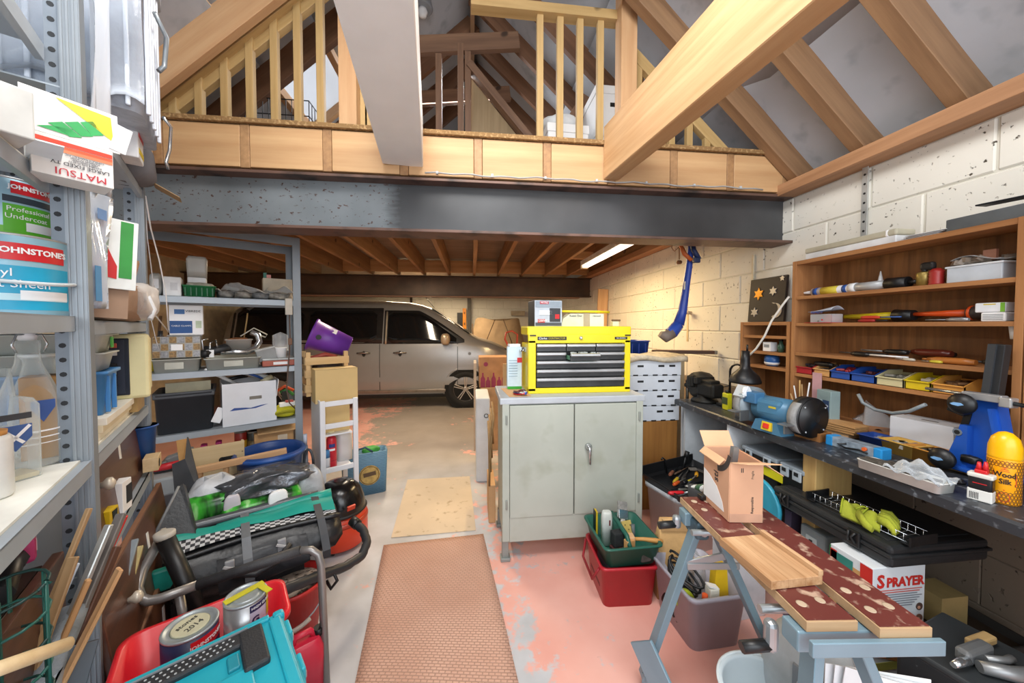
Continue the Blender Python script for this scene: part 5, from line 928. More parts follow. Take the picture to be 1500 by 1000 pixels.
# red crate with green tray on it
def corner_frame(a, b_, c): # floor corners: near left, near right, far left
    A, B_, C_ = (floor_pt(*p) for p in (a, b_, c)); x = (B_ - A); y = (C_ - A); return A, x.length, y.length, math.atan2(x.y, x.x)
A, w, d, rz = corner_frame((885, 893), (961, 889), (870, 812)); d = .30; fr = Frame(A, math.degrees(rz)); REDC = M('#b01f2b', .4, 0, .05)
t = ft(fr, 'red_crate', 'red plastic stacking crate on the floor under the green tray', 'crate', w / 2, d / 2, 0); obj('bin', G().tub(w + .02, d, .215, .004, .9, .03, .008), REDC, t); g = G(); g.tube([(-w / 2 - .02, -d * .42, .2), (-w / 2 - .045, -d * .3, .12), (-w / 2 - .045, d * .3, .12), (-w / 2 - .02, d * .42, .2)], .007); obj('side_handle', g, M('#8f1c26', .4), t); obj('inner_board', G().box((-.06, .03, .10), (.05, .2, .17)), M('#8a8f98'), t); obj('side_slot', G().box((-w / 2 - .0, 0, .1), (.004, .16, .06)), M('#6d1019'), t)
t = ft(fr, 'green_tool_tote', 'dark green tool tote with brushes and blocks sitting on the red crate', 'tote', w / 2 + .005, d / 2, .2155, R(4)); GT = M('#1f5b4c', .4, 0, .05); tw, td = w + .03, .32
obj('tray', G().tub(tw, td, .11, .004, .86, .03, .009), GT, t); obj('carry_handle', G().tube([(-.01, -td * .44, .08), (-.01, -td * .3, .13), (-.01, td * .3, .15), (-.01, td * .44, .08)], .012), GT, t)
def tot(name, label, cat, x, y, z, rz=0, rot=None):
    o = ft(fr, name, label, cat, w / 2 + x, d / 2 + y, .2155 + z, rz); 
    if rot: o.rotation_euler = rot
    return o
q = tot('white_squeeze_bottle', 'translucent white trigger bottle standing in the green tote', 'bottle', -.065, .03, .012); obj('bottle', G().loft([rrect(.06, .045, .018, zz) for zz in (0, .15)] + [rrect(.055, .04, .018, .175), rrect(.045, .03, .012, .185)]), M('#cfd3cc', .35), q); obj('dark_mark', G().box((.01, -.023, .13), (.008, .002, .03)), M('#6a2b26'), q)
q = tot('yellow_level', 'yellow and black edge of a rule standing behind the white bottle', 'rule', -.108, .09, .012); obj('body', G().box((0, 0, .08), (.012, .04, .16), bev=.002), M('#c9ac1e'), q); obj('black_edge', G().box((-.007, 0, .08), (.003, .042, .16)), BLACK, q)
q = tot('wide_paint_brush', 'wide paint brush with steel ferrule upside down in the green tote', 'brush', .055, .095, .06, .3); q.rotation_euler = (R(-25), R(18), fr.rz + .3); obj('ferrule', G().box((0, 0, .07), (.07, .02, .05), bev=.003), CHROME, q); obj('bristles', G().box((0, 0, .115), (.068, .018, .05), bev=.006), M('#8c8a86', .9, 0, .2, 60), q); obj('handle', G().box((0, 0, .015), (.03, .016, .08), bev=.006), M('#d8d0c4'), q)
q = tot('yellow_sanding_sponge', 'yellow sanding paper block leaning in the green tote', 'block', .06, .02, .07); q.rotation_euler = (R(-30), R(10), fr.rz + .5); obj('paper', G().box((0, 0, .03), (.075, .01, .07), bev=.002), M('#c7b062', .8), q); [obj('stud', G().lathe([(.003, -.006), (.003, -.008)], 6, (x, 0, z), 'y'), DARK, q) for x, z in ((.0, .02), (.02, .04), (-.02, .045))]
q = tot('pine_block', 'square cut pine block standing at the front of the green tote', 'block', .01, -.105, .015, .3); obj('block', G().box((0, 0, .05), (.045, .03, .1), bev=.001), wood('#dcae76', '#c08a52', 2), q)
q = tot('mallet', 'wooden mallet with turned handle lying over the rim of the green tote', 'mallet', .065, -.085, .085, -.1); obj('head', G().box((-.04, 0, -.01), (.04, .05, .1), bev=.004), PINE, q); obj('handle', G().tube([(-.02, 0, .02), (.03, -.005, .022), (.09, -.01, .018), (.125, -.012, .016)], [.009, .01, .014, .009]), wood('#d7a25c', '#b97f3e'), q)
q = tot('black_sponge', 'black foam block beside the white bottle in the green tote', 'block', -.03, -.04, .04, .2); obj('foam', G().box((0, 0, .045), (.06, .05, .075), bev=.006), M('#222526', .9, 0, .2, 50, .3), q); obj('maroon_base', G().box((-.01, -.01, -.01), (.06, .05, .035), bev=.004), M('#4a2424'), q)
q = tot('offcut', 'thin pale wood offcut at the front edge of the green tote', 'offcut', -.05, -.12, .015, .5); obj('wood', G().box((0, 0, .03), (.035, .012, .06)), PINE, q)
q = tot('scraper', 'grey handled scraper standing beside the mallet in the tote', 'tool', .09, .02, .02, 0); obj('handle', G().tube([(0, 0, 0), (.0, .02, .09)], [.008, .012]), M('#596163'), q)
q = tot('dark_block', 'dark rough block at the near corner of the green tote', 'block', .085, -.125, .015, .2); obj('block', G().box((0, 0, .025), (.06, .035, .05), bev=.008), M('#4a4540', .9, 0, .3, 30), q)
# grey storage crate
A, w, d, rz = corner_frame((1012, 957), (1084, 951), (972, 891)); fr = Frame(A, math.degrees(rz)); d = .30; GC = M('#a7a4ae', .45, 0, .05)
t = ft(fr, 'grey_crate', 'lilac grey plastic crate of cables and boxes under the folding workbench', 'crate', w / 2 + .005, d / 2, 0, R(4)); obj('bin', G().tub(w + .05, d + .02, .255, .004, .86, .035, .006), GC, t)
def gci(name, label, cat, x, y, z): return ft(fr, name, label, cat, w / 2 + x, d / 2 + y, z)
q = gci('yellow_case', 'bright yellow plastic wedge shaped case standing in the grey crate', 'case', .07, -.06, .035); g = G(); g.prism([(-.045, 0), (.05, 0), (.03, .30), (-.02, .31)], -.02, .02); obj('case', g, M('#e0b81a', .45), q)
q = gci('cream_carton', 'cream battered carton standing in the grey crate beside the yellow case', 'box', .015, -.10, .035); obj('carton', G().box((0, 0, .11), (.045, .04, .22), bev=.004), M('#d8d6c8', .6), q); obj('torn_flap', G().box((0, .0, .225), (.05, .03, .006), ry=.3), PAPER, q)
q = gci('black_cables', 'tangle of black cables in the grey crate', 'cables', -.06, .03, .06)
for k in range(4): obj('cable', G().tube([(.05 * math.cos(a * 1.0 + k) + .01 * k, .07 * math.sin(a + k * .7), .13 + .05 * k * .4 + .05 * math.sin(a * .8 + k)) for a in [i * .45 for i in range(15)]], .006, 6), BLACK, q)
obj('plug', G().box((.03, -.02, .22), (.035, .03, .025), bev=.005), M('#a9a583'), q); obj('cable_heap', G().blob((0, 0, .03), (.13, .2, .14), 6, .1), DARK, q)
q = gci('green_tape_roll', 'lime green tape roll among the cables in the grey crate', 'roll', -.085, -.045, .14); obj('roll', G().lathe([(.02, -.012), (.045, -.012), (.045, .012), (.02, .012)], 20, (0, 0, .02), 'y'), M('#a8b62a', .4), q)
q = gci('orange_reel', 'small orange topped bottle near the crate front edge', 'bottle', -.03, -.115, .05); obj('bottle', G().lathe([(.018, 0), (.02, .14), (.01, .16)], 12), DARK, q); obj('orange_cap', G().lathe([(.013, .15), (.012, .185)], 12), M('#e0571c'), q)
q = gci('clear_sack', 'clear polythene sack bulging at the back of the grey crate', 'bag', .03, .08, .05); obj('film', G().blob((0, 0, .14), (.12, .1, .22), 9, .1, box=.3), glassy('#d4d6da', .12), q)
t = thing('brown_paper_bag', 'folded brown paper sack standing behind the lilac grey crate', 'bag', floor_pt(985, 870), R(-8)); g = G(); g.loft([rrect(.19, .08, .01, 0), rrect(.2, .09, .01, .2), rrect(.17, .06, .01, .33), rrect(.15, .012, .005, .42)]); obj('sack', g, M('#c7a06a', .85, 0, .1, 9, .3), t); obj('folded_top', G().box((.0, -.035, .40), (.15, .012, .07), rx=R(15)), M('#d0a874', .85), t)
# clear box with black tool tray
p = floor_pt(985, 795); t = thing('clear_storage_box', 'clear plastic storage box under the black tool tray beside the cupboard', 'box', (1.425, 2.165, 0.0), R(14)); obj('bin', G().tub(.44, .3, .385, .004, .88, .05, .01), glassy('#dbe2e8', .42, .2), t); obj('label', G().box((.14, -.1505, .2), (.07, .002, .07)), PAPER, t); obj('grey_contents', G().blob((.08, 0, .16), (.3, .22, .28), 4, .06), M('#7c8084', .7, 0, .25, 14), t); obj('dark_lid_plate', G().box((.0, 0, .384), (.42, .28, .008)), M('#9aa4ac', .4), t)
t = thing('black_tool_tray', 'black plastic tray heaped with screwdrivers and hand tools on the clear box', 'tray', (1.43, 2.17, .3925), R(14)); t.rotation_euler = (R(3), R(-3), R(14)); obj('tray', G().tub(.47, .33, .05, .004, .96, .02, .006), BLACK, t); obj('back_wall', G().box((0, .16, .06), (.46, .006, .07)), BLACK, t); obj('divider', G().box((-.0, -.08, .025), (.44, .004, .04)), BLACK, t)
trf = Frame((1.43, 2.17, .3925), 14)
for i, (nm, lab, x, y, l, a, m1, m2, r) in enumerate((('screwdriver', 'red handled screwdriver lying over the near edge of the black tool tray', -.16, -.14, .22, -.25, M('#d0222c', .35), CHROME, .012), ('screwdriver', 'yellow handled screwdriver in the middle of the black tool tray', -.04, .03, .2, .5, M('#c9a92a'), M('#6f6f6a', .4, .5), .011), ('pliers', 'orange gripped pliers in the black tool tray', -.09, -.03, .16, .3, M('#c8541c'), M('#77756f', .4, .5), .011), ('screwdriver', 'brown wooden handled tool at the back of the black tool tray', -.01, .1, .18, .5, M('#7b4a35'), DARK, .012), ('craft_knife', 'amber yellow knife at the far end of the black tool tray', .16, .06, .15, .7, M('#d79a20'), DARK, .013), ('chisel', 'grey handled chisel lying beside the yellow screwdriver', .03, -.02, .2, .4, M('#5b5f60'), M('#8f8f8a', .4, .6), .011), ('file', 'dark flat file across the black tool tray', .05, .05, .24, .55, M('#33312e'), M('#55534f', .5, .5), .01), ('spanner', 'silver spanner lying in the near channel of the tray', -.02, -.115, .2, -.15, M('#9a9a94', .35, .7), M('#9a9a94', .35, .7), .008), ('spanner', 'short dark spanner lying in the near channel beside the silver one', -.1, -.11, .14, -.3, M('#77746c', .4, .6), M('#77746c', .4, .6), .008), ('steel_rod', 'rusty brown rod lying at the back of the black tool tray', .09, .12, .22, .3, M('#5c4738', .6), M('#5c4738', .6), .007), ('bit_driver', 'black stubby driver with yellow ring in the tray', -.045, -.05, .1, .2, BLACK, M('#c9b31e'), .014))):
    o = ft(trf, nm, lab, 'tool', x, y, .014 + r + .006 * (i % 4), a); obj('handle', G().tube([(-l / 2, 0, 0), (-l * .42, 0, 0), (-l * .1, 0, 0), (-l * .04, 0, 0)], [r * .7, r, r * .95, r * .5], 8), m1, o); obj('shaft', G().tube([(-l * .05, 0, 0), (l / 2, 0, 0)], r * .35, 6), m2, o)
o = ft(trf, 'try_square', 'dark steel square standing up across the black tool tray', 'tool', .15, -.05, .012, .0); bar_obj('blade', (0, .1, .04), (-.0, -.1, .04), .03, .006, M('#5f5b57', .4, .5), o); bar_obj('stock', (0, .1, .04), (-.05, .12, .04), .03, .012, M('#6f6a64'), o)
o = ft(trf, 'black_clamp', 'black quick clamp standing at the far corner of the tool tray', 'clamp', .12, .145, .014, 0); obj('bar', G().tube([(0, 0, 0), (.03, .0, .1)], .008), BLACK, o); obj('pad', G().tube([(.03, 0, .09), (.045, 0, .13)], .016), DARK, o)
o = ft(trf, 'black_hook', 'thin black hook rod standing behind the tool tray', 'tool', -.03, .142, .014, 0); obj('rod', G().tube([(0, 0, 0), (-.02, 0, .1), (-.04, 0, .115), (-.05, 0, .1)], .006), BLACK, o)
# black case on the sprayer carton
t = thing('black_power_tool_case', 'large flat black plastic tool case lying on the sprayer carton under the bench', 'case', (1.685, 1.30, .583), R(0)); BC = M('#202224', .5, 0, .15, 12, .05); w, d = .42, .49
obj('lower_shell', G().box((0, 0, .022), (w, d, .044), bev=.012), BC, t); obj('upper_shell', G().box((0, 0, .062), (w, d, .034), bev=.012), BC, t); obj('seam_band', G().box((0, 0, .044), (w + .012, d + .012, .012), bev=.004), BC, t)
obj('top_rib', G().box((0, 0, .08), (w - .07, d - .07, .006), bev=.003), BC, t)
for y in (-.13, .17):
    l = obj('latch', G().box((-w / 2 - .008, y, .045), (.012, .045, .06), bev=.004), BLACK, t); obj('latch_bow', G().tube([(-w / 2 - .016, y - .012, .07), (-w / 2 - .022, y, .05), (-w / 2 - .016, y - .012, .03)], .004), DARK, l); obj('latch_bow', G().tube([(-w / 2 - .016, y + .012, .07), (-w / 2 - .022, y + .01, .05), (-w / 2 - .016, y + .012, .03)], .004), DARK, l)
t = thing('wire_rack', 'small wire rack with black curved ends lying on the black case', 'rack', (1.575, 1.22, .669), R(-84)); 
for x in (-.16, .16):
    g = G(); g.loft([[V((x + s * (.01 + .012 * (yy * 14) ** 2 * .3), yy, zz)) for yy in (-.065, -.03, .03, .065)] + [V((x + s * (.016 + .012 * (yy * 14) ** 2 * .3), yy, zz)) for yy in (.065, .03, -.03, -.065)] for s in (1 if x > 0 else -1,) for zz in (0, .035)], smooth=False); obj('end_cap', g, BLACK, t); obj('end_base', G().box((x, 0, .003), (.03, .12, .006), bev=.002), BLACK, t)
for y in (-.05, .05):
    for z in (.008, .034): obj('rail_wire', G().tube([(-.16, y, z), (.16, y, z)], .0016, 5), CHROME, t)
for i in range(15):
    x = -.15 + i * .0214; obj('cross_wire', G().tube([(x, -.05, .034), (x, -.05, .006), (x, .05, .006), (x, .05, .034)], .0013, 5), CHROME, t)
t = thing('work_glove', 'lime green work glove draped over the wire rack', 'glove', (1.545, 1.19, .669), R(-60)); t.scale = (.74, .8, 1.25); LG = M('#9aa02c', .9, 0, .14, 14, .35)
def glv(u, v): return V((-.09 + .15 * u, -.055 + .11 * v, .048 + .012 * math.sin(9 * u + 2 * v) * math.sin(5 * v) - .03 * (abs(2 * v - 1) ** 3) - .012 * u))
obj('palm', G().sheet(glv, 18, 14, .008), LG, t)
for k in range(4):
    y = -.042 + .028 * k; obj('finger', G().tube([(.05, y, .036), (.085, y * 1.15, .033 + .004 * (k % 2)), (.11, y * 1.3 - .01, .02), (.125 - .01 * abs(k - 1.5), y * 1.35 - .016, .011)], [.0135, .0135, .012, .008], 10), LG, t)
obj('thumb', G().tube([(-.02, -.05, .035), (.01, -.085, .02), (.04, -.1, .012)], [.015, .014, .009], 10), LG, t); obj('cuff_seam', G().tube([glv(.0, j / 12) + V((0, 0, .003)) for j in range(13)], .004, 6), M('#98a31e', .8), t); obj('fold_loop', G().tube([glv(.35, .3) + V((0, 0, .006)), glv(.5, .55) + V((0, 0, .01)), glv(.65, .45) + V((0, 0, .006)), glv(.5, .2) + V((0, 0, .006))], .0035, 6), M('#8e9a1c', .8), t)
# sprayer carton
t = thing('sprayer_carton', 'white printed fence sprayer carton standing on the floor under the black case', 'box', (1.535, 1.145, 0)); w, d, h = .22, .15, .579
obj('carton', G().box((0, 0, h / 2), (w, d, h), bev=.003), M('#cfd4d8', .6, 0, .03), t); F_ = -d / 2 - .0015
txt('S', .066, t, (-.078, F_, .527), FRONT, M('#c32a22'), bold=.0022); txt('PRAYER', .047, t, (.024, F_, .522), FRONT, M('#c32a22'), sx=.95, bold=.0018)
for i in range(8): print_box('print_line', t, (-.0 - .004 * (i % 3), F_, .495 - i * .0085), (.19 - .012 * (i % 3) - (.06 if i > 5 else 0), .001, .003), M('#c05a50') if i < 2 else M('#7b8088'))
for i in range(4): print_box('print_line', t, (-.03, F_, .40 - i * .012), (.1, .001, .003), M('#9aa0a6'))
for i in range(4):
    p = obj('round_picture', G().lathe([(.014, F_ + .0005), (.014, F_ - .0008)], 18, (.086, 0, .425 - i * .042), 'y'), M('#6b4a3c' if i % 2 else '#4e3a34'), t); obj('picture_detail', G().lathe([(.006, F_), (.006, F_ - .0013)], 10, (.083, 0, .422 - i * .042), 'y'), M('#b98a72'), p)
g = G(); g.prism([(-.11 + .09 + .085 * math.cos(R(a)), .27 + .085 * math.sin(R(a))) for a in range(-40, 200, 12)], F_, F_ - .001); pp = obj('round_picture', g, M('#a8703e', .6), t); g = G(); g.blob((-.02, F_ + .002, .27), (.09, .008, .06), 3, .1); obj('picture_detail', g, M('#2e6a5a'), pp)
print_box('green_ground', t, (.0, F_, .215), (.2, .001, .03), M('#9a9a4a')); print_box('recycle_mark', t, (.068, F_, .27), (.014, .001, .014), M('#3d6a3c')); g = G(); [g.box((.075 + i * .004, F_, .225), (.002, .001, .03)) for i in range(7)]; obj('barcode', g, INK, t, kind='stuff')
S_ = -w / 2 - .0015
print_box('red_corner', t, (S_, -.055, .49), (.001, .04, .17), M('#c32a22')); print_box('side_picture', t, (S_, .02, .44), (.001, .11, .2), M('#c99a62')); print_box('side_foliage', t, (S_ - .0008, .035, .40), (.001, .06, .07), M('#4b6a3a')); print_box('side_sky', t, (S_ - .0008, .03, .53), (.001, .08, .06), M('#2c7a70')); print_box('red_badge', t, (S_ - .0008, .06, .54), (.001, .025, .05), M('#c32a22')); print_box('green_edge', t, (S_ - .0008, .073, .45), (.001, .004, .25), M('#2f7a44')); print_box('grey_machine', t, (S_ - .0008, .0, .33), (.001, .08, .05), M('#5d6a70'))
t = thing('grey_switch_box', 'grey metal box with a small switch standing behind the sprayer carton', 'box', (1.60, 1.40, 0)); obj('box', G().box((0, 0, .26), (.12, .12, .52), bev=.01), M('#8a9398', .5, .2), t); obj('switch', G().box((-.062, 0, .46), (.006, .05, .05)), M('#b9c0c2'), t); obj('toggle', G().box((-.067, 0, .46), (.008, .012, .025)), DARK, t)
t = thing('purple_board', 'dark purple panel standing behind the wooden bench leg', 'board', (1.62, 1.53, 0)); obj('panel', G().box((0, 0, .27), (.14, .03, .54), bev=.002), M('#3c3448', .6), t); obj('edge', G().box((-.072, 0, .27), (.004, .032, .54)), M('#5a5068'), t)
t = thing('teal_disc', 'bright blue round plastic lid standing on edge behind the cardboard box', 'lid', (1.47, 1.62, .0)); obj('disc', G().lathe([(.125, -.012), (.13, 0), (.125, .012)], 36, (0, 0, .54), 'x'), M('#2f93ae', .35), t); obj('rim_support', G().box((0, .0, .205), (.02, .05, .41)), DARK, t)
# under the workbench: paper, sack, tub, white box
t = thing('white_tub', 'round white plastic tub on the floor beneath the folding workbench', 'tub', (.965, 1.00, 0)); t.scale = (1, 1, .74); g = G(); g.lathe([(.115, 0), (.14, .31), (.15, .32), (.15, .335), (.138, .335), (.135, .32), (.112, .012)], 40, cap1=False); g.face([v for v in g.bm.verts[-40:]]); obj('tub', g, M('#c9d6dc', .4, 0, .02), t); obj('rim', G().lathe([(.150, .327), (.155, .332), (.155, .338), (.148, .340), (.146, .332)], 40, cap0=False, cap1=False), M('#d5dfe3', .35), t)
t = thing('cement_sack', 'half used white paper sack of filler slumped behind the white tub', 'sack', (1.14, 1.04, 0), .3); obj('sack', G().blob((0, 0, .2), (.2, .24, .42), 12, .06), M('#bfc4c6', .7, 0, .1, 10, .2), t); obj('print_patch', G().box((-.09, -.05, .28), (.012, .09, .12), rz=.2), M('#8a9096'), t); obj('blue_print', G().box((-.02, -.12, .16), (.09, .012, .1)), M('#8fb4cc'), t); txt('EN 998', .022, t, (-.02, -.1275, .2), FRONT, INK)
t = thing('white_carton', 'plain white carton standing on the floor behind the lilac grey crate', 'box', (1.36, 1.62, 0), .1); obj('carton', G().box((0, 0, .16), (.17, .16, .32), bev=.003), M('#d3d4d9', .6), t); obj('lid', G().box((0, 0, .325), (.172, .162, .008)), PAPER, t)
t = thing('white_papers', 'sheaf of large white papers leaning under the near end of the folding workbench', 'papers', (1.12, .80, 0), R(-8))
for k in range(3): o = obj('sheet', G().box((.0, .012 * k, .24), (.3, .002, .44), ry=R(16 - 4 * k), rx=R(-8)), PAPER, t)
t = thing('small_black_crate', 'dark open crate with a cream block on the floor in shadow under the bench', 'crate', (1.88, 1.15, 0)); obj('bin', G().tub(.28, .3, .3, .006, .95, .01, .003), M('#2a2622', .8), t); obj('cream_block', G().box((-.02, .02, .335), (.12, .1, .12)), M('#a08a58', .8), t); obj('inner_floor', G().box((0, 0, .26), (.26, .28, .02)), M('#3c3025'), t)
t = thing('black_power_case', 'black dusty box at the corner of view carrying the grey hand tool', 'case', (1.53, .88, .0), R(14)); obj('body', G().box((0, 0, .215), (.30, .22, .43), bev=.012), speck('#1e2124', '#6a6e70', 60, .7, .8, .5, .05), t); obj('lid', G().box((0, 0, .43), (.305, .225, .02), bev=.006), M('#2b2e30', .5), t)
t = thing('glue_gun', 'grey metal hand tool with tan handle lying on the black dusty box', 'tool', (1.49, .85, .441), R(8)); GM = M('#8b8d8e', .4, .6); obj('barrel', G().tube([(-.1, .0, .02), (-.07, 0, .02), (-.04, 0, .02)], [.008, .011, .013]), CHROME, t); obj('body', G().box((.02, .01, .022), (.12, .035, .04), bev=.01), GM, t); obj('grip', G().tube([(-.03, -.02, .018), (.03, -.06, .018), (.1, -.08, .018)], [.016, .019, .018]), GM, t); obj('trigger', G().tube([(.02, -.01, .02), (.07, -.03, .02), (.1, -.03, .02)], .01), GM, t); obj('tan_handle', G().box((.1, .03, .02), (.1, .03, .024), bev=.006), M('#a98b5c', .6), t)
# hanging hockey stick
t = thing('hockey_stick', 'blue hockey stick with scuffed brown toe hanging under the steel beam by the wall', 'stick', (0, 0, 0)); HS = [P(px, py, 2.62) for px, py in ((1013, 309), (1012, 362), (1010, 385), (1005, 420), (1000, 455), (994, 475), (984, 487), (972, 493))]
obj('shaft', G().tube(HS[:6], [.02, .022, .024, .026, .032, .04], 10), M('#26429a', .35, 0, .04), t); obj('blade', G().tube(HS[5:7] + [P(980, 489, 2.62)], [.04, .046, .044], 10), M('#2b4aa2', .35), t); obj('toe', G().tube([P(985, 487, 2.615), P(975, 493, 2.615), P(967, 489, 2.615)], [.042, .044, .024], 10), M('#77695f', .6, 0, .2), t)
obj('maker_mark', G().bar(P(1002.5, 424, 2.585), P(1003.5, 412, 2.585), .004, .012), LGREY, t)
t = thing('orange_strap', 'orange and blue ratchet strap holding the hockey stick up at the beam', 'strap', (0, 0, 0)); obj('orange_web', G().tube([P(994, 308, 2.6), P(996, 357, 2.6), P(1003, 372, 2.56), P(1013, 381, 2.56)], [.014, .014, .016, .014], 6), M('#b85a24', .6), t); obj('blue_web', G().tube([P(1014, 352, 2.6), P(1016, 366, 2.57), P(1024, 380, 2.57)], .018, 6), M('#1c2c58', .6), t); obj('buckle', G().box(tuple(P(1020, 381, 2.56)), (.05, .03, .04), bev=.006), M('#1d2a4c', .4), t)
t = thing('hanging_plug', 'small brown plug hanging on a cord below the steel beam', 'plug', (0, 0, 0)); obj('cord', G().tube([P(995, 316, 2.75), P(995, 380, 2.75)], .004, 5), M('#8a5a2c'), t); obj('plug', G().blob(tuple(P(995, 384, 2.75)), (.04, .03, .03), 2, .06), M('#7d4e28', .5), t); obj('loop', G().tube([P(px, py, 2.7) for px, py in ((985, 354), (984, 363), (988, 368), (994, 362))], .003, 5), M('#8a5a2c'), t)
t = thing('wall_bracket', 'pale grey metal bracket fixed to the block wall beside the hockey stick', 'bracket', FR.w(*FR.at(1012, 458, .60))); t.rotation_euler = (0, 0, FR.rz); obj('arm', G().box((0, -.06, 0), (.02, .13, .03), bev=.003), M('#c7b692', .5), t); obj('back_plate', G().box((-.05, .002, -.13), (.025, .006, .3)), M('#c7b692', .5), t); obj('end_clip', G().box((.03, -.05, .0), (.06, .03, .025), bev=.004), M('#a99a86', .4, .3), t)
t = thing('wall_conduit', 'thin cream conduit running up the block wall beside the bracket', 'conduit', (2.106, 2.415, 1.05)); obj('tube', G().box((0, 0, .47), (.012, .016, .93), bev=.003), M('#d9cfb4', .6), t)
# ================================================================ STEEL SHELVING
HOLE = M('#2a2e32', .8)
def upright(par, x, y, h, side=1, a=.028, b=.034):
    f = 1 if y < .2 else -1
    g = G(); g.box((x + side * .022, y, h / 2), (.044, .004, h)); g.box((x, y + f * a / 2, h / 2), (.004, a, h))
    for k in (.25, .55, .85): g.box((x - side * .003, y + f * a * k, h / 2), (.004, a * .12, h))
    p = obj('upright', g, STEEL, par); pf = obj('perforated_flange', G().box((x + side * .004, y + f * (a + b / 2), h / 2), (.003, b, h)), M('#7d8791', .45, .25), p)
    g = G()
    for i in range(int(h / .038)): g.lathe([(.0065, 0), (.0065, .001)], 8, (x + side * .004 - side * .0025, y + f * (a + b * .5), .03 + i * .038), 'x')
    obj('slot_holes', g, HOLE, par, kind='stuff'); return p
def shelf(par, x0, x1, z, d=.4, m=None, y0=0):
    g = G(); g.box(((x0 + x1) / 2, (d + y0) / 2, z - .002), (x1 - x0 - .004, d - y0 - .004, .004)); g.box(((x0 + x1) / 2, y0 + .004, z - .02), (x1 - x0 - .006, .004, .04)); g.box(((x0 + x1) / 2, y0 + .010, z - .039), (x1 - x0 - .006, .014, .003)); g.box(((x0 + x1) / 2, d - .004, z - .02), (x1 - x0 - .006, .004, .04))
    return obj('shelf', g, m or M('#a9b3bc', .42, .25, .06, 5), par)
LB = ft(FL, 'steel_shelving', 'tall grey slotted steel shelving loaded with paint tins, bottles and crates', 'shelving', 0, 0, 0)
for x, h in ((-.9, 2.6), (0, 2.75), (.86, 2.12)):
    upright(LB, x, .0, h, 1, *((.034, .024) if x == 0 else (.028, .034))); upright(LB, x, .4, h)
for z in (2.16, 1.83, 1.475, 1.085, .70, .2): shelf(LB, -.9, 0, z, y0=.055 if z > 1.8 else .02 if z > 1.4 else 0)
for z in (2.07, 1.465, 1.085, .775, .2): shelf(LB, .0, .9, z)
obj('white_liner', G().box((-.42, .2, 1.0885), (.82, .36, .006)), M('#e4e4dc', .6), LB); obj('white_liner', G().box((-.42, .225, 1.8335), (.82, .33, .006)), M('#e4e4dc', .6), LB); obj('white_liner', G().box((.4, .17, 1.0885), (.72, .30, .006)), M('#e6e2d6', .6), LB)
BB = ft(FB, 'steel_shelving', 'grey slotted steel shelving standing across the aisle with crates, trays and tools', 'shelving', 0, 0, 0); BW = .925
for x, s in ((0, 1), (BW, -1)): upright(BB, x, 0, 2.1, s); upright(BB, x, .4, 2.1, s)
for z in (1.637, 1.155, .765, .36): shelf(BB, 0, BW, z)
for y in (.0, .4): obj('top_rail', G().box((BW / 2, y, 2.07), (BW - .01, .006, .06)).box((BW / 2, y + (.012 if y < .2 else -.012), 2.098), (BW - .01, .03, .004)), STEEL, BB)
for x in (.0, BW): obj('side_rail', G().box((x, .2, 2.07), (.006, .39, .05)), STEEL, BB)
# ---------------------------------------------------------------- near bays, contents
def fl(name, label, cat, p, z, rz=0, F=None): q = FL.loc(p); return ft(FL, name, label, cat, q.x, q.y, z, rz)
TINB = M('#7fb4cc', .35, .2, .04)
def face_cam(o, extra=0): # turn a tin so its printed side looks into the room
    d = o.location; o.rotation_euler.z = math.atan2(-d.x, d.y) * 0 + math.atan2(d.y, d.x) + R(90) - R(180) + R(extra) if False else math.atan2(-d.y, -d.x) + R(90) + R(extra)
def tin(name, label, p, z, r, h, body, lid=True, extra=0):
    t = fl(name, label, 'paint tin', p, z); face_cam(t, extra)
    obj('body', G().lathe([(r * .985, 0), (r, .004), (r, h - .006), (r * .97, h - .002)], 36), body, t)
    if lid: obj('lid', G().lathe([(r * .99, h - .006), (r * 1.01, h - .003), (r * .99, h), (r * .9, h), (r * .87, h - .004), (r * .6, h - .004), (r * .58, h - .002)], 36), M('#b9bcbe', .35, .5), t)
    return t
REDL = M('#c9202a', .4, 0, .02)
t = tin('paint_tin', 'large turquoise vinyl sheen paint tin with bail handle, lower tin of the stack', P(12, 455, .86), 1.4755, .098, .19, M('#8db9cc', .35, .2, .04), extra=18)
wrap(t, 'blue_label', .0986, -75, 48, .012, .115, M('#1fa0c6', .4)); wrap(t, 'red_badge', .0992, -25, 40, .128, .168, REDL); wraptxt("JOHNSTONE'S", .0185, t, .0995, 8, .150, PAPER, bold=.0006); wraptxt('Vinyl', .026, t, .0992, -28, .098, PAPER); wraptxt('Soft Sheen', .026, t, .0992, -12, .072, PAPER); wrap(t, 'white_strip', .0992, -38, 44, .034, .05, M('#bfe0ea')); wrap(t, 'white_strip', .0996, -8, 44, .036, .058, PAPER)
obj('bail_handle', G().tube([(.101 * math.sin(R(a)), -.101 * math.cos(R(a)) - .012, .095 - .02 * math.cos(R(a * .9))) for a in range(-90, 91, 12)], .005, 6), M('#c9d2d6', .4), t)
t = tin('paint_tin', 'paint tin with green undercoat label, standing on the turquoise vinyl tin', P(2, 345, .90), 1.667, .088, .152, M('#9dc2d2', .35, .2, .04), extra=22)
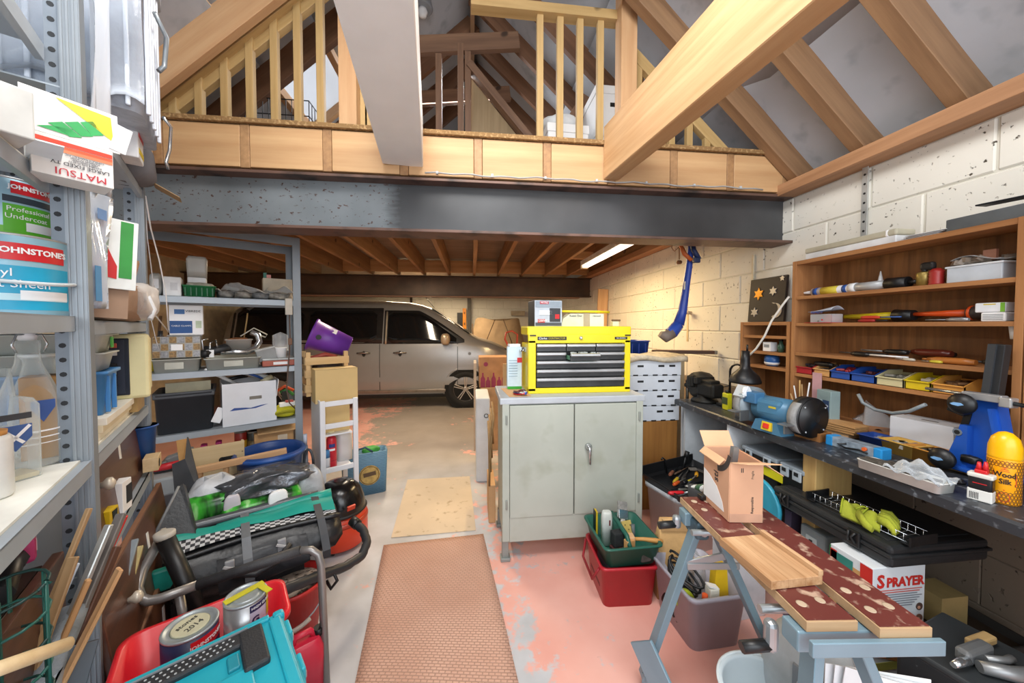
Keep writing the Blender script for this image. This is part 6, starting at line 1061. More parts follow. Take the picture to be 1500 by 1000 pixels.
wrap(t, 'green_label', .0886, -20, 40, .016, .085, M('#58b62a', .4)); wrap(t, 'green_band', .0885, -80, 40, .012, .03, M('#6cc02f', .4)); wrap(t, 'dark_band', .0886, -20, 40, .09, .106, M('#2b3844')); wrap(t, 'dark_picture', .0886, -62, -24, .034, .085, M('#3a4650')); wrap(t, 'red_badge', .0892, -12, 42, .112, .142, REDL); wraptxt("JOHNSTONE'S", .0145, t, .0895, 15, .128, PAPER, bold=.0005); wraptxt('Professional', .016, t, .0890, 8, .073, PAPER); wraptxt('Undercoat', .017, t, .0890, 5, .055, PAPER); wrap(t, 'white_strip', .0894, 2, 40, .022, .044, PAPER)
t = fl('yellow_carton', 'yellow electrical carton standing behind the paint tins', 'box', P(76, 380, 1.06), 1.4755, .2); obj('carton', G().box((0, 0, .08), (.1, .06, .16), bev=.002), M('#d5b81d', .6), t); obj('dark_side', G().box((.045, -.002, .08), (.02, .06, .158)), M('#223a5c'), t); txt('Electron', .024, t, (.01, -.0315, .08), (R(90), R(-90), 0), INK)
t = fl('blue_box', 'dark blue box at the back of the tin shelf against the post', 'box', P(84, 400, 1.14), 1.4755, .1); obj('box', G().box((0, 0, .13), (.14, .1, .26), bev=.004), M('#1f5a86', .5), t); obj('lid', G().box((0, 0, .27), (.144, .104, .02)), M('#26466a'), t)
# shelf above: TV bracket box and oddments
t = thing('bracket_carton', 'white bracket carton printed upside down, with a yellow and green arrow, jutting from the shelf', 'box', P(110, 250, .85), R(54)); t.location.z = 1.805; t.scale = (.82,) * 3
cw, cd, chh = .155, .10, .115; obj('carton', G().box((0, cd / 2, chh / 2), (cw, cd, chh), bev=.0015), M('#e4e3e0', .6, 0, .03), t); u = -.0012
obj('top_flap', G().box((.0, .01, chh + .062), (cw + .03, .003, .125), rx=R(-8)), M('#e9e9e6', .6), t)
fl_ = obj('side_flap', G().box((cw / 2 + .02, .006, chh + .05), (.036, .003, .09), rx=R(-8), ry=R(14)), M('#e2e4e4', .6), t)
for i, (z, m) in enumerate(((.098, '#dd4a34'), (.086, '#e2623f'), (.077, '#e68a62'))): print_box('stripe', t, (.0, u, z), (cw - .004, .001, .012 if i == 0 else .009), M(m, .5))
txt('MATSUI', .028, t, (.012, u - .001, .018), (R(90), R(180), 0), M('#c42437'), sx=1.05); txt('LARGE FIXED TV', .0145, t, (.012, u - .001, .042), (R(90), R(180), 0), M('#3b3c44'), sx=1.05)
for k, s in enumerate(('COMPLETE FIXING KIT INC', 'MAXIMUM TV LOAD', 'VESA COMPLIANT', 'SUITABLE FOR 32-42 TV')): txt(s, .0062, t, (.02, u - .001, .068 - .0055 * k), (R(90), R(180), 0), M('#5b5b64'))
def tilt(p): return (p[0], -.0055 + (p[1] - chh) * math.sin(R(8)) * 1.0 + .0, p[1])
g = G()
def tri(pts, m, nm, par=t):
    g = G(); a = [V((x, -.0005 + .0157 * 0 + (z - chh - .062) * math.sin(R(8)) + .01 - .0022, z)) for x, z in pts]; g.loft([a, [v + V((0, -.0008, 0)) for v in a]], smooth=False); return obj(nm, g, m, par)
tri([(-.03, .232), (.078, .226), (.08, .148)], M('#e6d51e', .5), 'yellow_arrow'); tri([(-.066, .13), (-.012, .13), (.04, .196), (.058, .176), (.018, .128), (.02, .205), (.0, .2)][:1] + [(-.012, .127), (.0, .15), (-.045, .14)], M('#1fa552', .5), 'green_stripe')
for k in range(3): tri([(-.046 + .03 * k, .148 + .016 * k), (-.020 + .03 * k, .163 + .016 * k), (.016 + .022 * k, .132 + .014 * k), (-.008 + .022 * k, .124 + .012 * k)], M('#1fa552', .5), 'green_stripe')
txt('Y', .05, t, (-.085, -.003, .17), FRONT, M('#4a4b4f'))
t = fl('torn_carton', 'torn white carton with ragged edge lying on the upper shelf by the bracket box', 'box', P(-22, 170, .70), 1.8372, .5); obj('carton', G().box((0, 0, .05), (.09, .1, .1), bev=.003), M('#cfd0cc', .7), t); obj('paper_tail', G().box((.07, -.09, .006), (.14, .05, .003), rz=-.2, ry=.2), M('#dfeaf0'), t); obj('red_edge', G().box((.1, -.085, .0), (.05, .006, .01)), M('#b5543e'), t)
# clear plastic boxes on top of the far bay
t = fl('clear_storage_box', 'tall clear plastic storage box with silver clip on top of the shelving', 'box', P(122, 120, 1.20), 2.165, .0); obj('bin', G().tub(.36, .34, .62, .006, .94, .03, .012), M('#b3bdcb', .25, 0, .2, 9, .25), t); [obj('ridge', G().box((-.178, y, .3), (.014, .012, .58), bev=.004), M('#c6cfdb', .2), t) for y in (-.13, -.08, -.03, .02, .07, .12)]; obj('inner_film', G().sheet(lambda u, v: V((-.195 + .012 * math.sin(9 * v + 4 * u), -.17 + .3 * u, .02 + .6 * v + .02 * math.sin(11 * u))), 14, 14, .001), glassy('#d5dde8', .12), t); [obj('ridge', G().box((x, -.170, .3), (.014, .012, .56), bev=.004), M('#d3dae6', .25), t) for x in (-.12, -.06, 0, .06, .12)]
g = G(); g.tube([(.1, -.185, .12), (.13, -.205, .1), (.17, -.195, .02), (.15, -.185, -.04), (.17, -.19, -.06)], .006); obj('silver_clip', g, CHROME, t); g = G(); g.tube([(-.06, -.185, .42), (.0, -.21, .38), (.02, -.2, .28), (.01, -.185, .25)], .008); obj('grey_handle', g, M('#9aa2a8', .3, .4), t)
t = fl('folded_polythene', 'sheet of clear polythene hanging over the upper shelf front edge', 'sheet', P(135, 80, 1.02), 1.95, .0); g = G(); g.sheet(lambda u, v: V((-.09 + .2 * u, -.012 * math.sin(8 * u + 3 * v) - .02 * v, .52 * v - .1 * u * (1 - v) + .02 * math.sin(5 * u))), 14, 14, .001); obj('film', g, glassy('#dfe7f2', .3), t)
t = fl('small_labelled_box', 'small box with red, blue and yellow labels on the upper shelf past the post', 'box', P(166, 200, 1.28), 2.0705, .0); obj('box', G().box((0, 0, .06), (.1, .14, .12), bev=.004), M('#dfe0e2', .5), t); print_box('red_label', t, (0, -.0706, .09), (.09, .001, .02), RED); print_box('yellow_label', t, (0, -.0706, .03), (.09, .001, .02), M('#d8c030')); print_box('blue_label', t, (0, -.0706, .11), (.07, .001, .012), M('#7a82c4'))
t = fl('grey_bundle', 'grey cloth bundle at the end of the upper steel shelf', 'bundle', P(180, 215, 1.5), 2.0705, 0); obj('cloth', G().blob((0, 0, .09), (.16, .2, .19), 4, .06), M('#6d6c70', .9), t); obj('card_tongue', G().box((.05, -.13, .0), (.09, .1, .003), rx=.5), M('#a5855a'), t)
# far bay, shelf at eye level
t = fl('brush_pack', 'clear pack with red and green printed card standing at the shelf front past the post', 'pack', P(156, 438, 1.06), 1.575, 0); face_cam(t, 10); t.rotation_euler = (R(-5), R(4), t.rotation_euler.z); obj('card', G().box((0, 0, .1), (.125, .006, .22), bev=.001), M('#e2e6e4', .4), t); obj('green_band', G().box((.038, -.0036, .115), (.028, .001, .18)), M('#2f8f3c'), t); g = G(); g.prism([(-.03, .03), (.02, .02), (.02, .06), (.008, .09), (-.01, .14), (-.02, .09), (-.034, .05)], -.0046, -.0032); obj('red_print', g, RED, t)
txt('Apply', .03, t, (-.018, -.0045, .165), (R(90), R(-80), 0), RED); [print_box('print_line', t, (-.035, -.0038, .012 + .005 * i), (.045, .0008, .002), M('#8a8f92')) for i in range(4)]
obj('support_box', G().box((.0, .03, -.05), (.1, .04, .1)), M('#9a7d66'), t)
t = fl('polythene_sleeve', 'pale blue polythene sleeve hanging beside the grey post', 'sleeve', P(139, 370, .985), 1.50, -.4); g = G(); g.sheet(lambda u, v: V((-.02 + .055 * u + .03 * v * u, .004 * math.sin(6 * v + 5 * u), .33 * v)), 6, 14, .001); obj('film', g, glassy('#cfdcec', .4), t); obj('blue_print', G().box((.0, -.006, .07), (.02, .001, .1)), M('#4f8fbf'), t); obj('blue_print', G().box((.02, -.006, .27), (.03, .001, .03)), M('#6a8fc0'), t)
t = fl('brown_paper_bag', 'brown paper bag with pale tape on the shelf behind the printed pack', 'bag', P(172, 455, 1.33), 1.4655, -.3); obj('bag', G().blob((0, 0, .075), (.26, .14, .15), 6, .05), M('#9a7d66', .85, 0, .1, 9, .3), t); obj('pale_tape', G().tube([(.02, -.08, .1), (.05, -.085, .05), (.02, -.085, .01)], .009, 6), M('#d9dcdf', .4), t); obj('clear_wrap', G().blob((.05, -.01, .08), (.15, .16, .15), 7, .09), glassy('#e6e2de', .25), t)
t = fl('small_carton', 'small brown carton perched above the brown paper bag near the far post', 'box', P(181, 362, 1.42), 1.63, -.2); obj('carton', G().box((0, 0, .045), (.05, .06, .09), rx=.2, bev=.002), M('#b57f5c', .8), t); obj('pile_under', G().box((0, .02, -.085), (.12, .1, .16), bev=.01), M('#35322f', .8), t); obj('tape', G().box((0, -.032, .045), (.02, .002, .088), rx=.2), M('#c9a07c'), t)
for i, (px, py, col, lab) in enumerate(((184, 400, '#c9a81a', 'yellow handled clamp standing among the tools near the far post'), (192, 405, '#23356a', 'dark blue tool bag in the gap behind the far post'), (224, 395, '#b02a26', 'red handled tool standing behind the shelf end'))):
    t = fl('clamp' if i == 0 else 'tool_bag' if i == 1 else 'grip_tool', lab, 'tool', P(px, py, 1.62), 1.4655 if i < 2 else 1.66, .2); obj('body', G().tube([(0, 0, .0), (.01, 0, .12), (-.01, 0, .22)], [.02, .025, .012]) if i != 1 else G().blob((0, 0, .1), (.1, .12, .2), 3, .06), M(col, .5), t); obj('head', G().box((0, 0, .225), (.04, .02, .02), bev=.004), DARK, t)
    if i == 2: t.location = FB.w(.07, .22, 1.638)
# far bay, middle shelf
t = ft(FL, 'chipboard_offcuts', 'stack of pale chipboard offcuts under the blue crate on the middle shelf', 'boards', .40, .19, 1.0922)
for k in range(3): obj('offcut', G().box((.01 * (k % 2), -.008 * k, .011 + .0225 * k), (.46 - .03 * k, .33, .022), bev=.001), M(('#e6e0cc', '#ddd2b4', '#e9e6da')[k], .7, 0, .05), t)
ST = M('#c3c8c2', .45, 0, .04); BCR = M('#4a8fd0', .4, 0, .05)
t = ft(FL, 'blue_stack_crate', 'light blue ribbed stacking crate under the grey trays', 'crate', .335, .165, 1.160); obj('bin', G().tub(.165, .29, .142, .005, .93, .012, .008), BCR, t)
for y in (-.1, -.03, .04, .11): obj('rib', G().box((-.080, y, .065), (.012, .008, .12), bev=.002), BCR, t)
for x in (-.05, .03): obj('rib', G().box((x, -.144, .065), (.008, .012, .12), bev=.002), BCR, t)
t = ft(FL, 'grey_stack_tray', 'lower pale grey stacking tray standing directly in the blue crate rim', 'tray', .335, .165, 1.3025); obj('bin', G().tub(.15, .28, .06, .004, .92, .012, .012), ST, t); obj('rib', G().box((-.072, -.05, .028), (.008, .01, .05)), ST, t)
t = ft(FL, 'grey_stack_tray', 'upper pale grey stacking tray above the blue crate', 'tray', .335, .165, 1.3630); obj('bin', G().tub(.15, .28, .06, .004, .92, .012, .012), ST, t); obj('green_label', G().box((.04, -.141, .03), (.03, .003, .036)), M('#3fae3f'), t)
t = ft(FL, 'cream_monitor', 'old cream cased monitor with black control panel on the shelf by the far post', 'monitor', .62, .10, 1.098 + .06, R(-90)); CRM = M('#e0d8a8', .5, 0, .05); obj('case', G().box((.0, .07, .13), (.25, .16, .25), bev=.02), CRM, t); obj('front_frame', G().box((0, -.025, .13), (.28, .03, .26), bev=.012), CRM, t); pn = obj('control_panel', G().box((-.02, -.042, .13), (.21, .006, .225), bev=.003), M('#1c2230', .35), t)
obj('panel_strip', G().box((.05, -.046, .13), (.045, .004, .21)), M('#2a3040', .4), pn); [obj('panel_button', G().box((.045, -.049, z), (.018, .004, .018), bev=.002), M(c), pn) for z, c in ((.215, '#d2604a'), (.185, '#d9d9d4'))]; [obj('dial', G().lathe([(.009, -.048), (.008, -.056)], 12, (.045, 0, z), 'y'), DARK, pn) for z in (.14, .1, .06)]; obj('grille', G().box((-.06, -.0465, .08), (.07, .003, .1)), DARK, pn); obj('foot', G().box((0, .06, -.027), (.2, .14, .064)), M('#a98b55'), t)
# lower shelves of the far bay
t = fl('yellow_black_carton', 'small yellow and black carton standing on the lower shelf beside dark chest', 'box', P(152, 690, 1.13), .776, -.2); t.scale = (.7,) * 3; obj('carton', G().box((0, 0, .055), (.075, .06, .11), bev=.002), M('#d9b71c', .5), t); obj('black_shield', G().prism([(-.01, .035), (.02, .05), (.025, .1), (-.02, .1)], -.032, -.030), BLACK, t); obj('blue_base', G().box((0, -.0005, .016), (.076, .061, .03)), M('#3fa0c8'), t)
t = fl('white_black_carton', 'white and black carton next to the yellow carton on the lower shelf', 'box', P(170, 670, 1.26), .776, -.2); t.scale = (.65,) * 3; obj('carton', G().box((0, 0, .085), (.1, .08, .17), bev=.002), PAPER, t); obj('black_print', G().box((.02, -.041, .09), (.06, .002, .1)), BLACK, t)
t = fl('dark_blue_tub', 'dark blue tub at the end of the lower shelf near the far post', 'tub', P(205, 640, 1.62), .776, 0); obj('tub', G().lathe([(.045, 0), (.055, .2), (.06, .21), (.05, .21)], 24), M('#1f4c8c', .4), t); obj('rim', G().lathe([(.06, .2), (.064, .205), (.06, .21)], 24), M('#2456a0', .4), t)
CHW = wood('#6f4a38', '#4a2e22', 0, .35, False)
def panel(label, pa, pb, h, lean, z, m=CHW, knobs=2, th=.02, ra=None):
    a, b_ = V((pa.x, pa.y, 0)), V((pb.x, pb.y, 0)); mid = (a + b_) / 2; d = b_ - a; t = thing('drawer_front', label, 'board', (mid.x, mid.y, z), math.atan2(d.y, d.x)); t.rotation_euler = (R(lean), 0, math.atan2(d.y, d.x))
    obj('panel', G().box((0, 0, h / 2), (d.length, th, h), bev=.004), m, t); obj('raw_edge', G().box((0, 0, h + .001), (d.length, th * .8, .004)), M('#8a6248', .8), t)
    for k in range(knobs): x = (-.28 + .5 * k) * d.length; kb = obj('knob', G().lathe([(.008, -.01), (.01, -.018), (.02, -.028), (.018, -.04), (.006, -.046)], 16, (x, 0, h * .6), 'y'), M('#cfc6b6', .3, .2), t)
    obj('paper_scrap', G().box((.08 * d.length, -th / 2 - .001, h * .72), (.03, .001, .06), ry=.2), PAPER, t); return t
panel('dark brown polished drawer front leaning along the lower shelf edge with white scrap of paper', FL.w(.06, .03), FL.w(.86, .03), .27, -6, .776, knobs=1)
panel('dark brown drawer front with two pale knobs leaning against the shelving below the first one', FL.w(.02, -.03), FL.w(.92, -.06), .36, -7, .33)
panel('large dark brown panel standing on the floor at the foot of the shelving', FL.w(.0, -.05), FL.w(.86, -.10), .40, -4, .0, knobs=1)
t = fl('pale_block', 'pale wooden block resting on the shelf lip at the far post', 'block', FL.w(.8, -.012), .80, 0); obj('block', G().box((0, 0, .03), (.09, .05, .06), bev=.002), wood('#ddc49a', '#c4a577'), t)
obj('dark_hole', G().lathe([(.018, -.026), (.018, -.0245)], 14, (-.02, 0, .03), 'y'), DARK, t)
# near bay, bottle shelf
GLS = glassy('#dfe9ea', .07, .03, .22)
t = fl('swing_top_bottle', 'large clear glass swing-top bottle with a blue shield on the shelf', 'bottle', P(47, 676, .90), 1.0925); face_cam(t, 20); obj('glass', G().lathe([(.05, 0), (.056, .006), (.056, .13), (.052, .17), (.036, .22), (.022, .26), (.019, .29), (.021, .3), (.021, .32)], 32), GLS, t); obj('clamp_wire', G().tube([(-.022, -.01, .29), (-.03, -.015, .31), (-.02, -.01, .335), (.02, -.01, .335), (.028, -.012, .31), (.022, -.01, .29)], .0025, 6), CHROME, t); obj('stopper', G().lathe([(.014, .32), (.017, .33), (.012, .345)], 16), PAPER, t)
g = G(); g.prism([(-.02, .17), (.02, .17), (.02, .15), (.0, .115), (-.02, .15)], -.0575, -.0565); obj('blue_shield', g, M('#3b5ca0', .5), t); wrap(t, 'white_print', .0566, -50, 40, .09, .094, PAPER); wrap(t, 'white_print', .0566, -46, 30, .075, .078, PAPER); wrap(t, 'white_print', .0566, -40, 34, .06, .062, PAPER)
t = fl('clear_carafe', 'clear glass carafe with wide lip standing behind the swing-top bottle', 'bottle', P(62, 640, .985), 1.0925); obj('glass', G().lathe([(.048, 0), (.054, .008), (.056, .1), (.05, .17), (.034, .22), (.028, .25), (.03, .265), (.036, .272), (.036, .278)], 32), GLS, t); obj('lip_ring', G().lathe([(.03, .268), (.037, .273), (.037, .279), (.03, .28)], 32), M('#dfe6e6', .15), t)
t = fl('square_glass_flagon', 'square shouldered glass flagon with blue saltire shield at the shelf front', 'bottle', P(2, 705, .80), 1.0925); face_cam(t, 22); obj('glass', G().loft([rrect(.10, .08, .018, z) for z in (0, .006, .17)] + [rrect(.085, .07, .018, .187), rrect(.045, .045, .02, .195), rrect(.036, .036, .017, .26)]), GLS, t); g = G(); g.prism([(-.02, .13), (.03, .13), (.03, .1), (.005, .07), (-.02, .1)], -.0415, -.0405); obj('blue_shield', g, M('#44639f', .5), t); g = G(); g.bar((-.017, -.0418, .127), (.017, -.0418, .088), .0008, .006); g.bar((.027, -.0418, .127), (-.006, -.0418, .088), .0008, .006); obj('saltire', g, PAPER, t); wrap(t, 'dark_print', .0, 0, 1, 0, .001, INK) if False else print_box('dark_print', t, (0, -.0412, .15), (.06, .001, .014), M('#3a3d42')); obj('amber_dregs', G().box((0, 0, .006), (.085, .066, .01)), M('#c8bfa4', .3), t)
t = fl('white_jar', 'white jar with orange cork at the near end of the bottle shelf', 'jar', P(-16, 742, .72), 1.0925); obj('jar', G().lathe([(.028, 0), (.032, .006), (.032, .12), (.028, .13)], 24), M('#dfe0de', .35), t); obj('cork', G().lathe([(.025, .128), (.026, .14)], 18), M('#c98f4a'), t)
for i, (px, col, lab) in enumerate(((72, '#b98a52', 'brown carton with a calendar print behind the glass carafe'), (90, '#a87c4c', 'narrow brown carton beside the calendar carton against the post'))):
    t = fl('brown_carton', lab, 'box', P(px, 640, .97 + .03 * i), 1.0925, .1); obj('carton', G().box((0, 0, .11), (.085 - .03 * i, .08, .22), bev=.002), M(col, .8), t); obj('dark_print', G().box((.012, -.041, .17), (.03, .001, .05)), M('#2b2622'), t)
    for k in range(7): print_box('print_line', t, (.0, -.041, .03 + .015 * k), (.04 - .01 * i, .001, .003), M('#7d5a36'))
t = fl('black_equipment', 'flat black equipment box under the tin shelf behind the bottles', 'box', P(70, 500, 1.16), 1.30, .05); obj('box', G().box((0, 0, .06), (.26, .2, .12), bev=.006), DARK, t); obj('stand', G().box((0, .06, -.105), (.2, .06, .205)), M('#3a3a3c'), t)
# below the bottle shelf
t = fl('wooden_box', 'dark brown wooden drawer box pushed in under the bottle shelf', 'drawer', FL.w(-.36, .22), .701, 0); obj('front', G().box((0, -.17, .09), (.6, .02, .18), bev=.003), CHW, t); obj('box', G().box((0, .02, .085), (.56, .34, .16)), M('#3a2a20'), t); 
t = fl('pink_pack', 'pink and white pack lying on the dark drawer under the bottle shelf', 'pack', FL.w(-.06, .12), .883, .3); obj('pack', G().box((0, 0, .03), (.09, .07, .06), bev=.01), M('#d64a86', .4), t); obj('white_patch', G().box((.01, -.036, .03), (.04, .002, .03)), PAPER, t)
t = fl('black_torch', 'black torch lying on the drawer beside the pink pack', 'torch', FL.w(-.18, .09), .884, .2); obj('barrel', G().tube([(-.1, 0, .026), (.03, 0, .026), (.06, 0, .026)], [.02, .02, .026]), BLACK, t); obj('lens', G().lathe([(.022, .061), (.022, .064)], 14, (0, 0, .026), 'x'), M('#c9d2d8', .1), t)
# sticks, battens and pipes leaning at the foot
def stick(name, label, cat, a, b_, w, h, m, rnd_=False, cap=None):
    t = thing(name, label, cat, (0, 0, 0)); a, b_ = V(a), V(b_)
    if rnd_: obj('rod', G().tube([a, a.lerp(b_, .5), b_], w, 14), m, t)
    else: bar_obj('length', a, b_, w, h, m, t)
    if cap: obj('end_grain', G().bar(b_, b_ + (b_ - a).normalized() * .001, w * .98, h * .98), cap, t)
    return t
OAKS = wood('#b89870', '#94744e'); SILV = M('#a8aaa8', .3, .5)
stick('broom_handle', 'thick round pale wooden broom handle end pointing out from the corner', 'handle', P(-60, 1000, .50), P(100, 943, .62), .011, .011, wood('#e3cda4', '#cbb083'), True)
for i, (nm, lab, a, b_, w, h, m) in enumerate((('thin_batten', 'thin pine batten reaching highest of the leaning sticks', (-10, 1090, .70), (131, 744, .86), .012, .010, OAKS), ('thin_batten', 'thin grey brown batten just right of the highest one', (10, 1090, .70), (108, 815, .82), .022, .008, OAKS), ('grey_strip', 'flat grey metal strip among the leaning sticks', (20, 1100, .72), (160, 768, .90), .016, .012, SILV), ('grey_strip', 'second dark grey strip beside the flat metal strip', (32, 1100, .72), (178, 752, .95), .02, .014, M('#6f6a66', .5, .2)), ('white_trim', 'white plastic trim strip leaning with pale blue edge', (0, 1080, .74), (112, 824, .86), .018, .006, M('#cfdcec', .4)), ('red_straight_edge', 'red edged strip leaning behind the grey strips', (90, 960, 1.0), (182, 755, 1.08), .012, .018, M('#cf3028', .45)), ('dark_batten', 'dark brown batten leaning among the grey strips', (40, 1110, .74), (170, 800, .92), .018, .018, wood('#6a4430', '#4c2e20')), ('pine_lath', 'bare pine lath with rounded end in front of the post', (60, 1060, .74), (176, 832, .84), .026, .008, wood('#dcb184', '#bd8c5c')), ('pine_lath', 'second pine lath with square end below the rounded one', (30, 1080, .74), (130, 848, .82), .014, .010, wood('#cfa474', '#ad7f50')), ('pale_lath', 'pale yellow lath leaning low past the near post', (145, 1010, 1.02), (205, 800, 1.30), .02, .012, wood('#cbbd8a', '#a99a68')), ('grey_strip', 'grey flat strip leaning beside the pale yellow lath', (140, 1000, 1.0), (198, 790, 1.26), .02, .012, M('#7f8a92', .5)))):
    stick(nm, lab, 'stick', P(*a), P(*b_), w, h, m)
stick('grey_roll', 'rolled grey cloth tube leaning in the corner beneath the pine laths', 'roll', P(10, 1120, .66), P(108, 892, .84), .026, .026, M('#7d858c', .85, 0, .2, 16, .3), True)
t = thing('slate_sheet', 'dark slate coloured sheet leaning at the foot of the near post', 'sheet', P(62, 1060, .74)); t.rotation_euler = (R(-18), R(14), R(40)); obj('sheet', G().box((0, 0, .02), (.10, .008, .22), bev=.002), M('#4a5058', .5, 0, .25, 6), t)
t = thing('wire_trellis', 'green wire trellis rolled up at the bottom corner beside the broom handle', 'trellis', P(18, 960, .66)); GW = M('#1f5a50', .4); 
for i in range(5):
    z = -.10 + i * .055; obj('ring_wire', G().tube([V((.055 * math.cos(R(a)) - .01, .05 * math.sin(R(a)), z + .012 * math.sin(R(a)))) for a in range(0, 361, 24)], .0028, 6), GW if i % 2 else M('#173c38', .4), t)
for a in (20, 75, 130, 190, 250, 310): obj('upright_wire', G().tube([V((.055 * math.cos(R(a)) - .01, .05 * math.sin(R(a)), -.14)), V((.055 * math.cos(R(a)) - .01, .05 * math.sin(R(a)), .13)), V((.062 * math.cos(R(a)) - .01, .056 * math.sin(R(a)), .122))], .0032, 6), GW, t)
# ---------------------------------------------------------------- back shelving, contents
def fbx(name, label, cat, px0, px1, pyt, z, dep, y0=.02, rz=0):
    x, w, h = FB.fit(px0, px1, pyt, z, y0); t = ft(FB, name, label, cat, x, y0 + dep / 2, z, rz); return t, w, h
Z1, Z2, Z3, Z4 = 1.6375, 1.1555, .7655, .3605
t, w, h = fbx('dark_grey_crate', 'large dark grey plastic crate on the third shelf of the back shelving', 'crate', 224, 313, 574, Z3, .32); obj('bin', G().tub(w, .32, h, .006, .93, .03, .008), M('#3d4147', .5, 0, .06), t); obj('lid_lip', G().box((0, -.155, h - .022), (w + .01, .02, .028), bev=.006), M('#4a4e54', .5), t)
ob = obj('pale_board_inside', G().box((.01, .0, h + .01), (w * .8, .02, .07), bev=.002), M('#d8ceae', .6), t)
t, w, h = fbx('white_carton', 'white open carton with hand slot holding pipes on the third shelf', 'box', 323, 402, 560, Z3, .32, rz=R(3)); WC = M('#dfe3ea', .6, 0, .03)
for c, d in (((0, -.16, h / 2), (w, .004, h)), ((0, .16, h / 2), (w, .004, h)), ((-w / 2, 0, h / 2), (.004, .32, h)), ((w / 2, 0, h / 2), (.004, .32, h)), ((0, 0, .004), (w, .32, .004))): obj('panel', G().box(c, d), WC, t)
obj('hand_slot', G().box((.03, -.163, h * .62), (.07, .003, .022), bev=.001), M('#77736a'), t); g = G(); g.prism([(-w * .38, h * .36), (-w * .3, h * .42), (-w * .1, h * .4), (.0, h * .38), (w * .2, h * .42), (w * .34, h * .43), (w * .1, h * .36)], -.1635, -.162); obj('blue_print', g, M('#2f4f96'), t); obj('torn_flap', G().box((-w / 2 - .02, -.13, h * .28), (.05, .004, .1), ry=.4), PAPER, t); obj('side_flap', G().box((w / 2 + .012, -.05, h * .8), (.004, .2, .12), ry=.12), PAPER, t)
bx = t
for i, (nm, lab, px0, py0, px1, py1, r, m) in enumerate((('white_pipe', 'thin white plastic pipe sticking out of the white carton towards the crate', 300, 541, 345, 562, .012, PAPER), ('white_pipe', 'white plastic pipe lying across the top of the white carton', 340, 541, 392, 553, .02, M('#dde2e6', .4)), ('black_pipe', 'short black pipe end lying over the carton rim', 333, 556, 362, 550, .013, BLACK), ('blue_hose', 'blue hose curled in the white carton', 365, 547, 388, 556, .008, M('#27519a')), ('cream_pipe_end', 'cream pipe socket sticking up at the end of the carton', 384, 560, 397, 552, .02, M('#d8cfae')))):
    y = .06 + .03 * (i % 3); o = thing(nm, lab, 'pipe', (0, 0, 0)); a, b_ = FB.w(*FB.at(px0, py0, y)), FB.w(*FB.at(px1, py1, y + .05)); obj('pipe', G().tube([a, a.lerp(b_, .5) + V((0, 0, .004)), b_], r, 12), m, o)
t, w, h = fbx('grey_tray', 'shallow pale grey tray under the organiser of screws on the second shelf', 'tray', 222, 292, 526, Z2, .33); TR = M('#b3b7b0', .45, 0, .05); obj('bin', G().tub(w, .33, h, .005, .94, .02, .008), TR, t); obj('label', G().box((-.01, -.163, h * .5), (w * .4, .003, h * .5)), M('#c0c2b8'), t); x1 = w
t, w, h2 = fbx('grey_tray', 'shallow pale grey tray heaped with pipe clips and hoses on the second shelf', 'tray', 300, 381, 524, Z2, .33); obj('bin', G().tub(w, .33, h2, .005, .94, .02, .008), TR, t); obj('label', G().box((.0, -.163, h2 * .5), (w * .35, .003, h2 * .5)), M('#c0c2b8'), t)
q = FB.at(272, 510, .06); t, w, h_ = fbx('screw_organiser', 'clear organiser of assorted brass screws standing on edge on the grey tray', 'organiser', 221, 293, 493, Z2 + h + .001, .05, .04); t.rotation_euler = (R(-14), 0, FB.rz); obj('case', G().box((0, 0, h_ / 2), (w, .04, h_), bev=.004), M('#a8a59c', .3), t); rnd = random.Random(3)
for r in range(3):
    for c in range(6): k = obj('compartment', G().box((-w / 2 + w * (c + .5) / 6, -.0215, h_ * (r + .5) / 3), (w / 6 * .86, .004, h_ / 3 * .84)), M('#8d6f42', .4, .2, .4, 90) if (r + c) % 2 == 0 else M('#8f8f92', .4, .3, .3, 90), t)
obj('white_label', G().box((.0, -.025, h_ * .48), (w * .24, .002, h_ * .28)), PAPER, t)
t, w, h_ = fbx('clear_box', 'clear plastic box under the blue and white battery box', 'box', 245, 295, 473, Z2 + .145, .12, .10); obj('bin', G().tub(w, .12, .09, .003, .9, .01, .004), glassy('#d4d6d6', .4, .2), t); obj('stand', G().box((0, .02, -.07), (w * .8, .06, .14)), DARK, t); zt = Z2 + .145 + .09
t, w, h_ = fbx('blue_white_carton', 'blue and white printed carton on the clear box on the second shelf', 'box', 247, 297, 447, zt + .001, .1, .10); obj('carton', G().box((0, 0, h_ / 2), (w, .1, h_), bev=.002), PAPER, t); print_box('blue_band', t, (-w * .16, -.0505, h_ * .26), (w * .66, .001, h_ * .42), M('#21508e')); print_box('blue_logo', t, (-w * .2, -.0505, h_ * .78), (w * .3, .001, h_ * .16), M('#3f6ea8')); txt('VIBREDE', .02, t, (w * .2, -.0515, h_ * .8), FRONT, INK); txt('CABLE CLAMPS', .014, t, (-w * .15, -.0515, h_ * .3), FRONT, PAPER); print_box('green_spot', t, (w * .36, -.0505, h_ * .35), (w * .18, .001, h_ * .25), M('#b9c9b0'))
